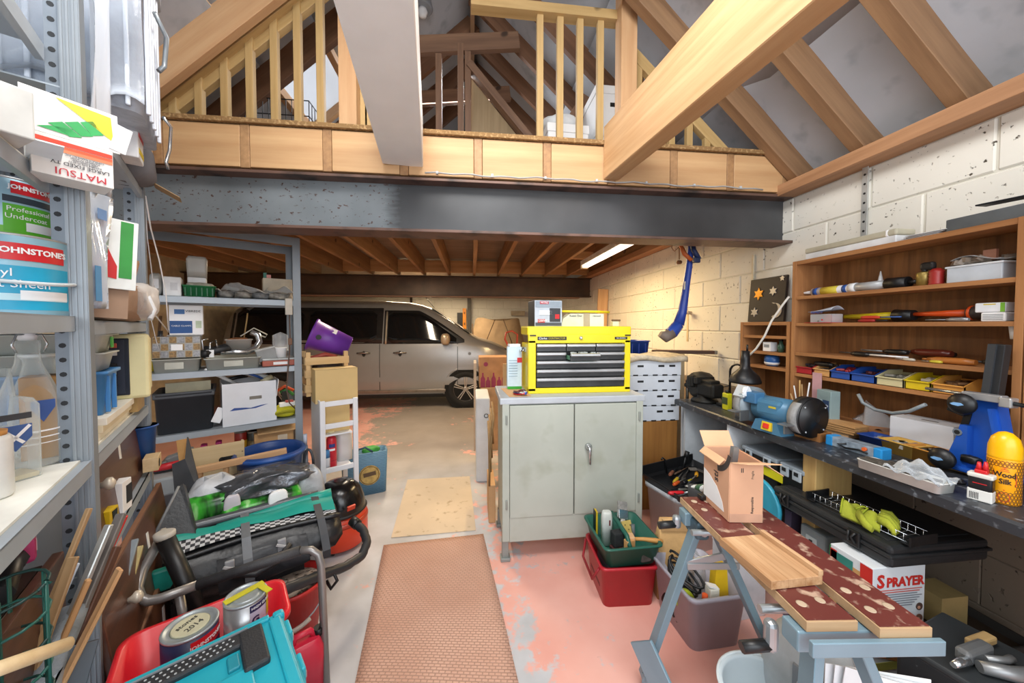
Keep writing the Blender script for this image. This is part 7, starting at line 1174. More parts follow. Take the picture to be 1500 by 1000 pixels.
t, w, h_ = fbx('dark_tool_bundle', 'bundle of dark spray cans and tools standing at the shelf end behind the screw organiser', 'bundle', 218, 246, 446, Z2 + .001, .1, .2); obj('dark_can', G().lathe([(.03, 0), (.03, .2), (.012, .23), (.012, .26)], 14), M('#2b2a2c', .4), t); obj('pink_band', G().lathe([(.0305, .1), (.0305, .13)], 14), M('#c03a72'), t); obj('yellow_neck', G().lathe([(.02, 0), (.022, .1), (.012, .13)], 12, (-.02, -.06, 0)), M('#d6c21e'), t); obj('brown_stick', G().tube([(.03, .02, 0), (.05, .02, .34)], .01), M('#5d4634'), t); obj('brown_stick', G().tube([(-.03, .02, 0), (-.0, .03, .36)], .008), M('#77563a'), t)
# hoses and fittings heap
zt = Z2 + h2 + .002; xc = FB.at(345, 510, .15).x
def heap(name, label, dx, y, z, parts, cat='fitting'):
    t = ft(FB, name, label, cat, xc + dx, y, z); [obj(n, g_, m, t) for n, g_, m in parts]; return t
heap('chrome_waste_pipe', 'curved chrome waste pipe lying on the tray of hoses', .06, .12, zt, (('pipe', G().tube([(-.14, -.02, .04), (-.06, -.04, .035), (.0, -.03, .03), (.05, 0, .05), (.08, .02, .1), (.07, .03, .15), (.03, .03, .17)], .02, 12), CHROME), ('collar', G().lathe([(.026, -.012), (.026, .012)], 14, (-.13, -.02, .04), 'x'), CHROME)), 'pipe')
heap('black_hose', 'black rubber hose coiled on the tray beside the chrome pipe', -.06, .12, zt, (('hose', G().tube([(-.1, -.05, .03), (-.04, -.03, .05), (.02, -.05, .06), (.0, .02, .07), (-.06, .04, .05), (-.1, .0, .06)], .022, 10), M('#2b2d30', .5)), ('hose_end', G().lathe([(.026, -.02), (.026, .02)], 12, (-.1, -.05, .03), 'x'), DARK)), 'hose')
heap('clear_parts_tub', 'clear tub of copper fittings on top of the hoses', .02, .2, zt + .02, (('tub', G().tub(.15, .12, .1, .003, .85, .02, .005), glassy('#d6d2cc', .35, .2)), ('copper_fittings', G().blob((0, 0, .08), (.13, .1, .06), 5, .12), M('#a8714a', .4, .4, .3, 30)), ('inner_fill', G().blob((0, 0, .04), (.11, .09, .07), 6, .1), M('#7a6a5c', .6, 0, .3, 30))), 'tub')
heap('bent_wire_rods', 'bent white wire rods sticking up from the heap of fittings', .09, .2, zt, (('rod', G().tube([(-.06, 0, .14), (.02, 0, .2), (.1, 0, .15), (.09, .01, .13), (0, .01, .17)], .005, 6), M('#d6d2c4')), ('rod', G().tube([(-.04, .02, .12), (-.02, .02, .26), (-.015, .02, .31)], .005, 6), M('#b3935e'))), 'rod')
heap('steel_hooks', 'bunch of steel hooks and clips at the near end of the tray', -.135, .08, zt, (('hook', G().tube([(0, 0, .0), (.0, 0, .1), (.03, 0, .12), (.04, 0, .06)], .005, 6), CHROME), ('hook', G().tube([(-.03, .0, .0), (-.04, 0, .12), (-.01, 0, .13)], .005, 6), CHROME), ('paper_tag', G().box((.0, -.02, .03), (.04, .003, .05)), PAPER)), 'hook')
t, w, h_ = fbx('grey_clip_box', 'tilted grey clear-lidded box beside the chrome pipe', 'box', 382, 404, 500, Z2 + .045, .1, .06); t.rotation_euler = (0, R(-14), FB.rz); obj('box', G().box((0, 0, .04), (.12, .1, .08), bev=.004), M('#8f9190', .4), t); obj('lid', G().box((0, 0, .084), (.124, .104, .012), bev=.004), M('#b4b6b4', .3), t)
t, w, h_ = fbx('red_flat_box', 'flat red and clear box at the end of the second shelf', 'box', 384, 436, 520, Z2, .2); obj('box', G().box((0, 0, .022), (w, .2, .04), bev=.004), M('#a8543f', .4), t); obj('clear_top', G().box((0, 0, .05), (w, .2, .014), bev=.004), M('#b0b4b4', .25), t); print_box('white_label', t, (0, -.1005, .022), (w * .4, .001, .02), PAPER); zt2 = Z2 + .058
t, w, h_ = fbx('white_pot', 'small white pot holding clear bags at the end of the second shelf', 'pot', 403, 420, 497, zt2, .07, .05); obj('pot', G().lathe([(.034, 0), (.042, .07), (.044, .075)], 18), PAPER, t); g = G(); g.sheet(lambda u, v: V((-.05 + .1 * u, .01 * math.sin(7 * u), .05 + .14 * v - .05 * abs(u - .5) * v)), 8, 8, .001); obj('clear_bags', g, glassy('#e2e6ea', .35), t)
# top shelf of the back unit
for i, (nm, lab, cat, px0, px1, pyt, col, dep) in enumerate((('grey_parts_bag', 'grey bag of fittings at the end of the top shelf against the far post', 'bag', 216, 236, 398, '#b9bab6', .16), ('white_parts_box', 'pair of white cartons on the top shelf beside the green tray', 'box', 238, 265, 405, '#dfe2e4', .14))):
    t, w, h_ = fbx(nm, lab, cat, px0, px1, pyt, Z1, dep, .03); obj('body', G().box((0, 0, h_ / 2), (w, dep, h_), bev=.006) if i else G().blob((0, 0, h_ / 2), (w, dep, h_), 3, .05), M(col, .6), t); obj('label', G().box((w * .1, -dep / 2 - .001, h_ * .5), (w * .4, .002, h_ * .4)), M('#c9ccd0'), t)
t, w, h_ = fbx('green_egg_tray', 'green compartment tray full of bagged parts on the top shelf', 'tray', 267, 315, 418, Z1, .2, .03); obj('bin', G().tub(w, .2, h_, .004, .92, .015, .005), M('#2b7a4a', .4), t); [obj('cell_rib', G().box((-w / 2 + w * (k + .5) / 6, -.099, h_ * .45), (.006, .006, h_ * .7)), M('#226440', .4), t) for k in range(6)]; obj('bagged_parts', G().blob((0, 0, h_), (w * .9, .17, .05), 4, .1), M('#b9b6a8', .5, 0, .2, 30), t)
t, w, h_ = fbx('white_caddy', 'white caddy on the green tray with a tall translucent scoop', 'caddy', 274, 302, 400, Z1 + .07, .1, .12); obj('caddy', G().box((0, 0, .03), (w, .1, .07), bev=.006), PAPER, t); obj('scoop', G().loft([rrect(.1, .03, .014, .06), rrect(.105, .03, .014, .12), rrect(.11, .03, .014, .19), rrect(.09, .03, .014, .21)]), M('#a8a49c', .3, 0, .05), t)
for i, (px0, px1, pyt, seed, lab) in enumerate(((316, 345, 408, 1, 'clear bag of screws next to the green tray on the top shelf'), (340, 372, 402, 2, 'crumpled clear bag of fixings in the middle of the top shelf'), (366, 396, 410, 3, 'grey bag of metal clips on the top shelf'), (392, 428, 412, 4, 'flat bag of small parts nearest the right post of the top shelf'))):
    t, w, h_ = fbx('parts_bag', lab.replace('the right post', 'the open end post'), 'bag', px0, px1, pyt, Z1, .18, .03); obj('parts', G().blob((0, 0, .03), (w, .16, .06), seed, .1), M(('#8d8c88', '#9a958c', '#85888a', '#a09a90')[i], .5, .2, .3, 40), t)
    g = G(); g.sheet(lambda u, v: V((-w * .55 + w * 1.1 * u + .02 * math.sin(6 * v), -.09 + .17 * v, .05 + (h_ - .03) * (.3 + .3 * math.sin(4 * u + 3 * v + seed * 2)) * v + .008 * math.sin(11 * u + 7 * v + seed))), 20, 14, .001); obj('film', g, glassy('#d5d8d8', .35), t)
t, w, h_ = fbx('card_box', 'shallow pale carton with pink and green tops behind the parts bags', 'box', 385, 428, 408, Z1, .1, .24); obj('carton', G().box((0, 0, h_ / 2), (w, .1, h_), bev=.003), M('#cfc4b0', .7), t); obj('pink_top', G().box((-w * .3, -.02, h_ + .012), (.03, .03, .03)), M('#cf8a84'), t); obj('green_top', G().box((-w * .42, -.02, h_ + .02), (.02, .03, .04)), M('#3f7a6a'), t)
# cable and adaptor at the open end
t = ft(FB, 'adaptor_cable', 'dark cable with white adaptor hanging down the open end of the back shelving', 'cable', 0, 0, 0); pts = [FB.at(px, py, -.02) for px, py in ((424, 440), (424, 465), (425, 500), (422, 540), (420, 570), (424, 590), (432, 598))]; obj('cord', G().tube(pts, .005, 6), M('#5d4a40'), t); a = FB.at(423, 449, -.02); obj('white_hanger', G().box((a.x, a.y, a.z), (.045, .012, .12), bev=.004), M('#d8d4c8'), t); a = FB.at(425, 500, -.02); obj('inline_switch', G().box((a.x, a.y, a.z), (.025, .018, .05), bev=.005), M('#7d5a44'), t)
t, w, h_ = fbx('adaptor_block', 'white adaptor block lying on the yellow bag', 'adaptor', 410, 434, 580, Z3 + .075, .06, .08); obj('block', G().box((0, 0, .014), (.11, .06, .028), bev=.004), PAPER, t); obj('red_top', G().box((.01, 0, .034), (.05, .04, .014), bev=.003), M('#c05a50'), t)
t, w, h_ = fbx('yellow_bag', 'yellow netting bag at the end of the third shelf', 'bag', 403, 436, 592, Z3, .2, .02); obj('bag', G().blob((0, 0, .04), (.17, .2, .075), 7, .08), M('#b9b51c', .6, 0, .15, 20, .3), t); obj('folds', G().tube([(-.07, -.095, .04), (0, -.105, .055), (.07, -.095, .04)], .008, 6), M('#a09c14', .6), t)
t, w, h_ = fbx('orange_tools', 'orange and green handled pruning tools behind the white carton', 'tool', 404, 430, 545, Z3, .05, .26); obj('orange_grip', G().tube([(-.05, 0, .17), (0, 0, .2), (.06, 0, .16)], .012), M('#d2562a'), t); obj('green_grip', G().tube([(-.03, .02, .15), (.02, .02, .17), (.06, .02, .12)], .012), M('#3f8a4a'), t); obj('blade', G().box((0, .01, .08), (.04, .01, .16)), DARK, t)
# bottom shelf and behind
t, w, h_ = fbx('grey_polythene_bag', 'crumpled clear grey polythene bag on the bottom shelf', 'bag', 222, 285, 650, Z4, .3, .03); obj('bag', G().blob((0, 0, .11), (w, .28, .22), 8, .09, 26, 16), M('#9a9a98', .3, 0, .2, 12, .3), t); obj('dark_inside', G().box((-.02, -.05, .04), (w * .8, .2, .07), bev=.02), M('#4a4a4c'), t)
for i, px in enumerate((298, 320)):
    t, w, h_ = fbx('spray_bottle', ('white spray bottle with pink trigger, next to the polythene bag', 'white spray bottle with pink trigger, nearer the tan carton')[i], 'bottle', px - 10, px + 10, 640, Z4, .08, .1 + .03 * i); obj('bottle', G().lathe([(.045, 0), (.048, .14), (.04, .19), (.016, .22), (.016, .24)], 18), M('#cfd2dc', .35), t); PK = M('#d42a86', .4); obj('trigger_head', G().box((.0, -.01, .265), (.035, .07, .035), bev=.008), PK, t); obj('collar', G().lathe([(.02, .225), (.02, .25)], 14), PK, t); obj('trigger', G().tube([(.0, -.03, .26), (.0, -.045, .225)], .007), PK, t)
for i, (px0, px1, pyt, c1, c2, lab) in enumerate(((343, 362, 632, '#a32a1e', '#c7962a', 'red and gold tin on the bottom shelf of the back shelving'), (364, 378, 632, '#3a3a34', '#6a5a3a', 'dark jar beside the red and gold tin'))):
    t, w, h_ = fbx('small_tin', lab, 'tin', px0, px1, pyt, Z4, .07, .1); obj('tin', G().lathe([(.036, 0), (.036, h_ - .01), (.03, h_)], 18), M(c1, .4), t); obj('band', G().lathe([(.0365, h_ * .5), (.0365, h_ * .8)], 18), M(c2, .4), t); obj('lid', G().lathe([(.037, h_ - .012), (.037, h_)], 18), M('#8d8a80', .4, .4), t)
t, w, h_ = fbx('tan_carton', 'open tan carton at the end of the bottom shelf over the blue tub', 'box', 372, 430, 628, Z4, .3, .05); obj('carton', G().box((0, 0, h_ / 2 - .01), (w, .3, h_ - .02), bev=.003), M('#c49a6a', .8), t); obj('flap', G().box((.02, -.1, h_ - .005), (w, .16, .004), rx=.2), M('#cda676', .8), t); obj('tape', G().box((.05, -.151, h_ * .6), (.06, .002, h_ * .5)), M('#dac8b0'), t)
t = thing('white_cable', 'thin white cords hanging from the far post to the back shelving', 'cable', (0, 0, 0)); obj('cord', G().tube([P(px, py, d) for px, py, d in ((213, 287, 1.62), (221, 335, 1.75), (233, 380, 1.9), (243, 430, 2.0), (247, 484, 2.05))], .003, 6), PAPER, t); obj('cord', G().tube([P(px, py, d) for px, py, d in ((190, 421, 1.55), (205, 436, 1.7), (228, 462, 1.9), (247, 486, 2.05))], .0035, 6), PAPER, t); obj('cord', G().tube([P(px, py, d) for px, py, d in ((212, 290, 1.62), (216, 350, 1.7), (224, 410, 1.85), (222, 470, 1.9), (229, 500, 1.95), (236, 520, 1.98))], .002, 5), M('#d8dade'), t)
# ================================================================ HEAP ON THE FLOOR BY THE SHELVING
def B(p, name, label, cat, z=0, rz=0): q = FB.loc(p); return ft(FB, name, label, cat, q.x, q.y, z, rz)
# turquoise tool box, its back right corner is the reference
cx = floor_pt(413, 892, .56); FT = Frame((cx.x, cx.y, 0), 37.0); TQ = M('#22a3b6', .4, 0, .03); TQD = M('#1b8597', .45, 0, .03)
t = ft(FT, 'teal_tool_box', 'large turquoise tool box with black handle strip at the foot of the shelving', 'tool box', -.215, -.17, 0)
obj('body', G().box((0, 0, .26), (.41, .32, .52), bev=.02), TQD, t); ld = obj('lid', G().box((0, 0, .53), (.43, .34, .06), bev=.014, seg=3), TQ, t)
obj('lid_panel', G().box((-.03, -.07, .563), (.30, .15, .012), bev=.005), TQ, ld); obj('lid_rib', G().box((.19, -.01, .563), (.03, .30, .012), bev=.005), TQ, ld); obj('back_rib', G().box((-.0, .155, .563), (.36, .02, .012), bev=.004), TQ, ld)
h = obj('handle_strip', G().box((-.03, .112, .566), (.36, .05, .018), bev=.006).box((.13, .06, .567), (.056, .15, .02), bev=.006), M('#24272c', .55, 0, .1, 30, .2), t)
g = G()
for i in range(22):
    for k in range(3): g.lathe([(.003, .5752), (.003, .5762)], 6, (-.2 + .0135 * i + .007 * (k % 2), .097 + .014 * k, 0))
obj('grip_dots', g, M('#aeb4b8'), h, kind='stuff')
obj('grip_edge', G().box((-.04, .138, .572), (.33, .003, .010)), M('#8a9096', .4), h)
obj('hand_recess', G().box((.085, .045, .564), (.025, .05, .01), bev=.003), TQD, ld)
for y in (.1, -.05): l = obj('side_latch', G().box((.219, y, .525), (.012, .06, .05), bev=.004), TQ, t); obj('latch_pin', G().box((.226, y - .01, .52), (.006, .02, .018), bev=.002), M('#9aa0a4', .3, .6), l)
obj('corner_cap', G().box((.203, .155, .552), (.03, .03, .03), bev=.008), TQ, t)
# red bin of paint tins behind it
a, b_ = floor_pt(195, 930, .53), floor_pt(402, 850, .53); m_ = (a + b_) / 2; FRd = Frame((m_.x, m_.y, 0), 33.5)
t = ft(FRd, 'dark_crate', 'dark upturned crate hidden under the red bin of paint tins', 'crate', 0, -.13, 0); obj('crate', G().tub(.38, .24, .325, .005, 1.05, .03, .004), M('#2a2d30', .6), t)
t = ft(FRd, 'red_bin', 'bright red plastic bin holding two old paint tins behind the turquoise box', 'bin', .0, -.105, .326); obj('bin', G().tub((b_ - a).length + .035, .21, .205, .005, .92, .05, .010, n=6), M('#d4202c', .35, 0, .04), t)
def oldtin(label, px, py, r, h, zt, body):
    p = floor_pt(px, py, zt); t = thing('paint_tin', label, 'paint tin', (p.x, p.y, zt - h)); face_cam(t, 14)
    obj('body', G().lathe([(r * .985, 0), (r, .004), (r, h - .008)], 36), body, t); ld = obj('lid', G().lathe([(r * 1.0, h - .008), (r * 1.02, h - .003), (r, h), (r * .9, h), (r * .87, h - .004), (r * .6, h - .004), (r * .58, h - .002)], 36), M('#9fa8ac', .4, .5, .1, 20), t); return t, ld
t, ld = oldtin('dark blue paint tin with red badge and handwriting on its lid, in the red bin', 279, 914, .067, .165, .54, M('#23264a', .4)); obj('lid_paint', G().lathe([(.047, .1615), (.043, .1645)], 24), M('#b9b79c', .6, 0, .1, 20), ld)
wrap(t, 'red_badge', .0677, -15, 62, .112, .150, REDL); wraptxt("JOHNSTONE'S", .0150, t, .068, 24, .131, PAPER, bold=.0005); wrap(t, 'white_strip', .0675, -10, 55, .072, .09, M('#cfd0d4')); wrap(t, 'maroon_base', .0674, -80, 80, .0, .06, M('#4a1c30'))
o = txt('stones', .022, t, (-.005, .016, .1652), (0, 0, .35), INK); o = txt('2014', .024, t, (.005, -.014, .1652), (0, 0, .35), INK)
t, ld = oldtin('silver paint tin with yellow dried paint across its lid, in the red bin', 360, 870, .057, .175, .585, M('#a9aaac', .3, .7, .06)); wrap(t, 'white_label', .0576, -5, 70, .02, .165, M('#c4c2d8', .5)); wrap(t, 'navy_band', .058, -5, 70, .143, .165, M('#2a2a52')); wraptxt('HIGH GLOSS', .0112, t, .0584, 30, .154, PAPER); wraptxt('G', .03, t, .058, 10, .115, M('#2a2a52'), bold=.001); wrap(t, 'print_line', .058, 14, 60, .085, .092, M('#6b6a9a')); wrap(t, 'print_line', .058, 0, 60, .05, .06, M('#2a2a52'))
obj('yellow_drip', G().box((-.0, .012, .1755), (.108, .022, .003), rz=.1).box((.047, -.02, .1755), (.018, .05, .003), rz=.2), M('#c9c02a', .5), ld); wrap(t, 'yellow_run', .0586, 48, 66, .10, .174, M('#c9c02a', .5)); wrap(t, 'dark_base', .0578, -80, -5, .0, .05, M('#2a2a4a'))
# red bucket, petrol can
p = floor_pt(430, 928); t = thing('red_bucket', 'red builder bucket with a grey wire handle standing under the black bag', 'bucket', (p.x, p.y, 0)); RB = M('#c02a26', .5, 0, .1, 8)
obj('bucket', G().lathe([(.10, 0), (.128, .24), (.136, .245), (.136, .262), (.126, .262), (.122, .24), (.096, .01)], 36, cap1=True), RB, t); obj('rubble', G().lathe([(.12, .235), (.07, .25), (.0, .252)], 24, cap0=False), speck('#b9a99a', '#5a4c42', 50, .5, .65, .9, .5), t)
wh = obj('wire_handle', G().tube([V((.132 * math.cos(R(a)), -.132 * math.sin(R(a)) - .01, .17 - .05 * math.sin(R(a)))) for a in range(0, 181, 12)], .004, 6), GREY, t); obj('handle_grip', G().tube([V((.142 * math.cos(R(a)), -.142 * math.sin(R(a)) - .01, .17 - .05 * math.sin(R(a)))) for a in range(35, 80, 8)], .009, 8), M('#c9c4bc'), wh)
p = floor_pt(447, 1012); t = thing('petrol_can', 'small crimson plastic fuel can beside the turquoise box', 'can', (p.x, p.y, 0), R(35)); obj('can', G().loft([rrect(.13, .09, .03, z) for z in (0, .17)] + [rrect(.11, .075, .03, .2), rrect(.1, .06, .02, .212)]), M('#c8243f', .4, 0, .05), t); obj('can_handle', G().tube([(-.04, 0, .2), (-.03, 0, .235), (.02, 0, .235), (.04, 0, .205)], .012), M('#c8243f', .4), t); obj('cap', G().lathe([(.018, .205), (.018, .232)], 14, (.05, 0, 0)), BLACK, t)
# tubular frame trolley
GT_ = M('#8f8c8a', .35, .5, .05); t = thing('tubular_frame', 'grey tubular steel frame with black padded crossbar standing over the red bin', 'frame', (0, 0, 0))
ft_ = floor_pt(478, 1003); pts = [ft_, P(472, 860, 1.43), P(470, 826, 1.43), P(466, 812, 1.43), P(456, 805, 1.43), P(440, 806, 1.42)]; obj('leg', G().tube(pts, .0145, 12), GT_, t)
obj('padded_bar', G().tube([P(440, 806, 1.42), P(290, 856, 1.31)], .019, 12), M('#3a3b3e', .55, 0, .15, 40, .2), t)
obj('bent_tube', G().tube([P(290, 856, 1.31), P(236, 876, 1.26), P(218, 880, 1.245), P(206, 876, 1.24), P(201, 862, 1.25), P(208, 838, 1.29), P(226, 805, 1.36), P(238, 784, 1.42)], .0165, 12), GT_, t)
lf2 = P(270, 880, 1.31); obj('leg', G().tube([P(262, 866, 1.29), V((P(262, 866, 1.29).x + .02, P(262, 866, 1.29).y + .05, 0))], .0145, 10), GT_, t)
obj('black_sleeve', G().tube([P(242, 788, 1.37), P(268, 845, 1.345), P(292, 905, 1.33)], .029, 14), BLACK, t); obj('sleeve_cap', G().lathe([(.029, -.008), (.033, 0), (.033, .014), (.025, .018)], 20, tuple(P(241, 785, 1.37)), 'z'), M('#b7b2a8', .5), t)
# black and teal bag
t = thing('black_holdall', 'long black holdall with teal top and black and white checker band lying over the frame', 'bag', (0, 0, 0)); N = 18; EV = FB.y; UP = V((0, 0, 1))
def ft1(u): return P(238 + 260 * u, 828 - 76 * u - 6 * math.sin(math.pi * u), 1.43 + .40 * u)
def fb1(u): return P(244 + 262 * u, 892 - 100 * u + 8 * math.sin(math.pi * u), 1.40 + .38 * u)
def wv(u, k): return .008 * math.sin(13 * u + k) + .006 * math.sin(29 * u + 2 * k)
def bk(u): return ft1(u) + EV * .15 + UP * (.048 - .03 * math.sin(math.pi * u))
def lerp(a, b_, k): return a + (b_ - a) * k
LEA = M('#1d1e21', .38, 0, .15, 9, .15); g = G(); rings = []
for i in range(N + 1):
    u = i / N; e = 1 - max(0, abs(u - .5) - .44) / .06 * .35; T, Bm, K = ft1(u), fb1(u), bk(u); KB = K - UP * .24; c = (T + Bm + K + KB) / 4
    r_ = [lerp(T, Bm, k) - EV * (.035 * math.sin(math.pi * k) + wv(u, k * 6)) for k in (0, .25, .5, .75, 1)] + [lerp(Bm, KB, .5) - UP * .02, KB, lerp(KB, K, .5) + EV * .02, K - UP * .004, lerp(K, T, .5) - UP * .006]
    rings.append([c + (q - c) * e for q in r_])
g.loft(rings); obj('body', g, LEA, t)
def chk():
    m, nt, b = newmat('checker_fabric'); tc = nt.nodes.new('ShaderNodeUVMap'); ck = nt.nodes.new('ShaderNodeTexChecker'); ck.inputs['Scale'].default_value = 1; ck.inputs['Color1'].default_value = lin('#c9cdd2'); ck.inputs['Color2'].default_value = lin('#3a3d44'); nt.links.new(tc.outputs[0], ck.inputs['Vector']); nt.links.new(ck.outputs[0], b.inputs['Base Color']); b.inputs['Roughness'].default_value = .6; return m
def strip(name, f, nx, ny, m, su=1, sv=1):
    g = G(); g.sheet(f, nx, ny); o = obj(name, g, m, t); uv = o.data.uv_layers.new(name='UVMap'); 
    n = 0
    for pl in o.data.polygons:
        for li in pl.loop_indices: vi = o.data.loops[li].vertex_index; uv.data[li].uv = ((vi % (nx + 1)) / nx * su, (vi // (nx + 1)) / ny * sv)
    return o
strip('checker_band', lambda u, v: lerp(ft1(u * .97 + .01), bk(u * .97 + .01), .04 + (.1 + .42 * (1 - u) ** .7 + .04) * v) + UP * (.012 + .006 * math.sin(6 * u)), 30, 4, chk(), 34, 4)
TEALF = M('#1d9a8c', .4, 0, .08, 6); strip('teal_top', lambda u, v: lerp(ft1(u * .97 + .01), bk(u * .97 + .01), .1 + .42 * (1 - u) ** .7 + .04 + (.8 - .42 * (1 - u) ** .7) * v) + UP * (.016 + .012 * math.sin(3.1 * v) + .005 * math.sin(17 * u)), 30, 5, TEALF)
obj('teal_roll', G().tube([bk(u) + UP * (.0 + .008 * u) for u in (.3, .45, .6, .75, .9, .99)], [.008, .014, .02, .025, .028, .026], 14), TEALF, t); obj('black_piping', G().tube([bk(u) + UP * (.005 + .014 * math.sin(math.pi * u)) + EV * .03 for u in [i / 12 for i in range(12)]], .022, 10), M('#55575c', .3, .1), t)
obj('teal_corner', G().box(tuple(lerp(ft1(.03), fb1(.03), .25) - EV * .02), (.1, .03, .09), rz=R(33), bev=.01), TEALF, t)
obj('front_piping', G().tube([ft1(u) - EV * .008 for u in [i / 16 for i in range(17)]], .011, 8), LEA, t); pk = obj('pocket', G().loft([[lerp(ft1(u), fb1(u), k) - EV * (.05 + .012 * (1 if .25 < k < .85 else 0) + wv(u, k * 6)) for k in (.2, .3, .55, .8, .9)] for u in [.3 + .045 * i for i in range(12)]], False, False, closed=False), M('#222327', .35, 0, .1, 9, .1), t)
obj('carry_handle', G().tube([lerp(ft1(u), fb1(u), k) - EV * d for u, k, d in ((.36, .3, .06), (.4, .5, .09), (.5, .6, .10), (.62, .5, .10), (.70, .25, .08))], .013, 8), M('#2b2c30', .45), t)
for u, m in ((.47, M('#6d7278', .5)), (.885, M('#3f4247', .6))):
    a = ft1(u) - EV * .065; w_ = FB.x * .017; g = G(); pth = [bk(u) + UP * .03, ft1(u) - EV * .03 + UP * .015, lerp(ft1(u), fb1(u), .3) - EV * .07, lerp(ft1(u), fb1(u), .75) - EV * .075, lerp(ft1(u), fb1(u), 1.1) - EV * .03]; g.loft([[q - w_, q + w_, q + w_ - EV * .004, q - w_ - EV * .004] for q in pth], smooth=False); obj('webbing_strap', g, m, t)
for u, k in ((.37, .33), (.655, .22)): o = obj('buckle', G().box(tuple(lerp(ft1(u), fb1(u), k) - EV * .078), (.034, .016, .055), rz=R(33), bev=.004), M('#9a9da2', .4), t); obj('buckle_pin', G().box(tuple(lerp(ft1(u), fb1(u), k) - EV * .09), (.05, .006, .012), rz=R(33), ry=.5, bev=.002), M('#c4c6c8', .4), o)
bb = fb1(.5); obj('base_board', G().bar(fb1(.02) + EV * .09 - UP * .16, fb1(.78) + EV * .09 - UP * .16, .1, .30), M('#1c1d20', .6), t)
# vacuum cleaner
p = floor_pt(486, 815); t = thing('vacuum_cleaner', 'red tub vacuum cleaner with black domed top behind the holdall', 'vacuum', (p.x, p.y + .14, 0)); VR = M('#d8401f', .35, 0, .04)
obj('tub', G().lathe([(.15, .02), (.172, .04), (.172, .17), (.165, .2), (.15, .23)], 36), VR, t); obj('band', G().lathe([(.174, .17), (.176, .18), (.17, .2)], 36), M('#b5361c', .35), t); obj('dome', G().lathe([(.155, .225), (.16, .25), (.15, .31), (.125, .37), (.085, .41), (.03, .425)], 36), M('#121214', .2), t); obj('bumper', G().lathe([(.16, .228), (.17, .238), (.16, .248)], 36), DARK, t); obj('red_eye_strip', G().box((.11, -.11, .29), (.05, .012, .03), rz=R(45), rx=R(20)), VR, t)
for a in (30, 150, 270): obj('castor', G().lathe([(.02, -.012), (.02, .012)], 12, (.13 * math.cos(R(a)), .13 * math.sin(R(a)), .02), 'x'), BLACK, t)
t = thing('vacuum_hose', 'thick black ribbed hose curling from the vacuum over the red bucket', 'hose', (0, 0, 0)); hp = [P(516, 762, 2.02), P(532, 776, 1.98), P(538, 794, 1.92), P(530, 814, 1.85), P(505, 830, 1.75), P(470, 842, 1.64), P(430, 858, 1.52), P(400, 870, 1.46), P(370, 880, 1.44)]
q = []
for a, b2 in zip(hp, hp[1:]): q += [a.lerp(b2, k / 4) for k in range(4)]
q.append(hp[-1]); obj('hose', G().tube(q, [.021 + .0025 * (i % 2) for i in range(len(q))], 12), M('#2a2c30', .45), t); obj('hose_cuff', G().tube(q[:3], .028, 12), BLACK, t); obj('clip', G().tube([P(487, 835, 1.69), P(494, 850, 1.68), P(485, 862, 1.68), P(478, 850, 1.69)], .008, 6), BLACK, t)
# compost and cement sacks
def grn():
    m, nt, b = newmat('green_printed_sack'); tc = nt.nodes.new('ShaderNodeTexCoord'); mp = nt.nodes.new('ShaderNodeMapping'); mp.inputs['Scale'].default_value = (16, 7, 3); mp.inputs['Rotation'].default_value = (0, .3, .4); nt.links.new(tc.outputs['Object'], mp.inputs[0]); n = nt.nodes.new('ShaderNodeTexNoise'); n.inputs['Scale'].default_value = 1.1; n.inputs['Detail'].default_value = 3; nt.links.new(mp.outputs[0], n.inputs['Vector'])
    col = mixc(nt, ramp(nt, n.outputs['Fac'], .40, .55), lin('#123b14'), lin('#3fae34')); nt.links.new(mixc(nt, ramp(nt, n.outputs['Fac'], .6, .68), col, lin('#9ad88a')), b.inputs['Base Color']); b.inputs['Roughness'].default_value = .3; return m
GRN = grn(); SW = M('#c3c8cf', .35, 0, .12, 10, .25)
def sack(name, label, p, d, m, seed, z0=0, extra=(), amp=.05, jit=.012, nu=30, nv=18):
    t = thing(name, label, 'sack', (p.x, p.y, z0), FB.rz); obj('sack', G().blob((0, 0, d[2] / 2), d, seed, amp, nu, nv, .6, jit), m, t)
    for nm, c, dd, mm, rz in extra: obj(nm, G().blob(c, dd, seed + 3, .03, 20, 10, box=.85), mm, t, None, (0, 0, rz))
    return t
sack('compost_sack', 'white topped sack printed with green plants, in the heap beside the black boards', P(316, 760, 1.83), (.28, .24, .66), SW, 21, 0, (('green_print', (-.0, -.03, .50), (.275, .24, .22), GRN, 0), ('pale_strip', (.07, -.15, .49), (.07, .02, .22), M('#c9c4cc', .5), 0)))
sack('compost_sack', 'larger sack printed with green plants under crumpled grey foil on the heap', P(385, 745, 1.95), (.40, .30, .57), M('#b5bac2', .35, 0, .15, 10, .25), 22, 0, (('green_print', (-.07, -.06, .45), (.26, .25, .2), GRN, 0), ('green_print', (.10, -.06, .46), (.15, .25, .2), GRN, 0), ('white_patch', (.02, -.185, .50), (.09, .03, .16), PAPER, .2)))
t = sack('foil_wrap', 'crumpled dark grey polythene lying over the larger green printed sack', P(390, 700, 1.96), (.40, .26, .11), M('#5a5d63', .15, .4, .35, 7, .3), 25, .535, amp=.12, jit=.10, nu=44, nv=20)
sack('grey_sack', 'silver grey cement sack standing at the end of the heap by the white stand', P(452, 735, 2.10), (.19, .2, .60), M('#a9aeb4', .35, .1, .1, 10, .3), 26)
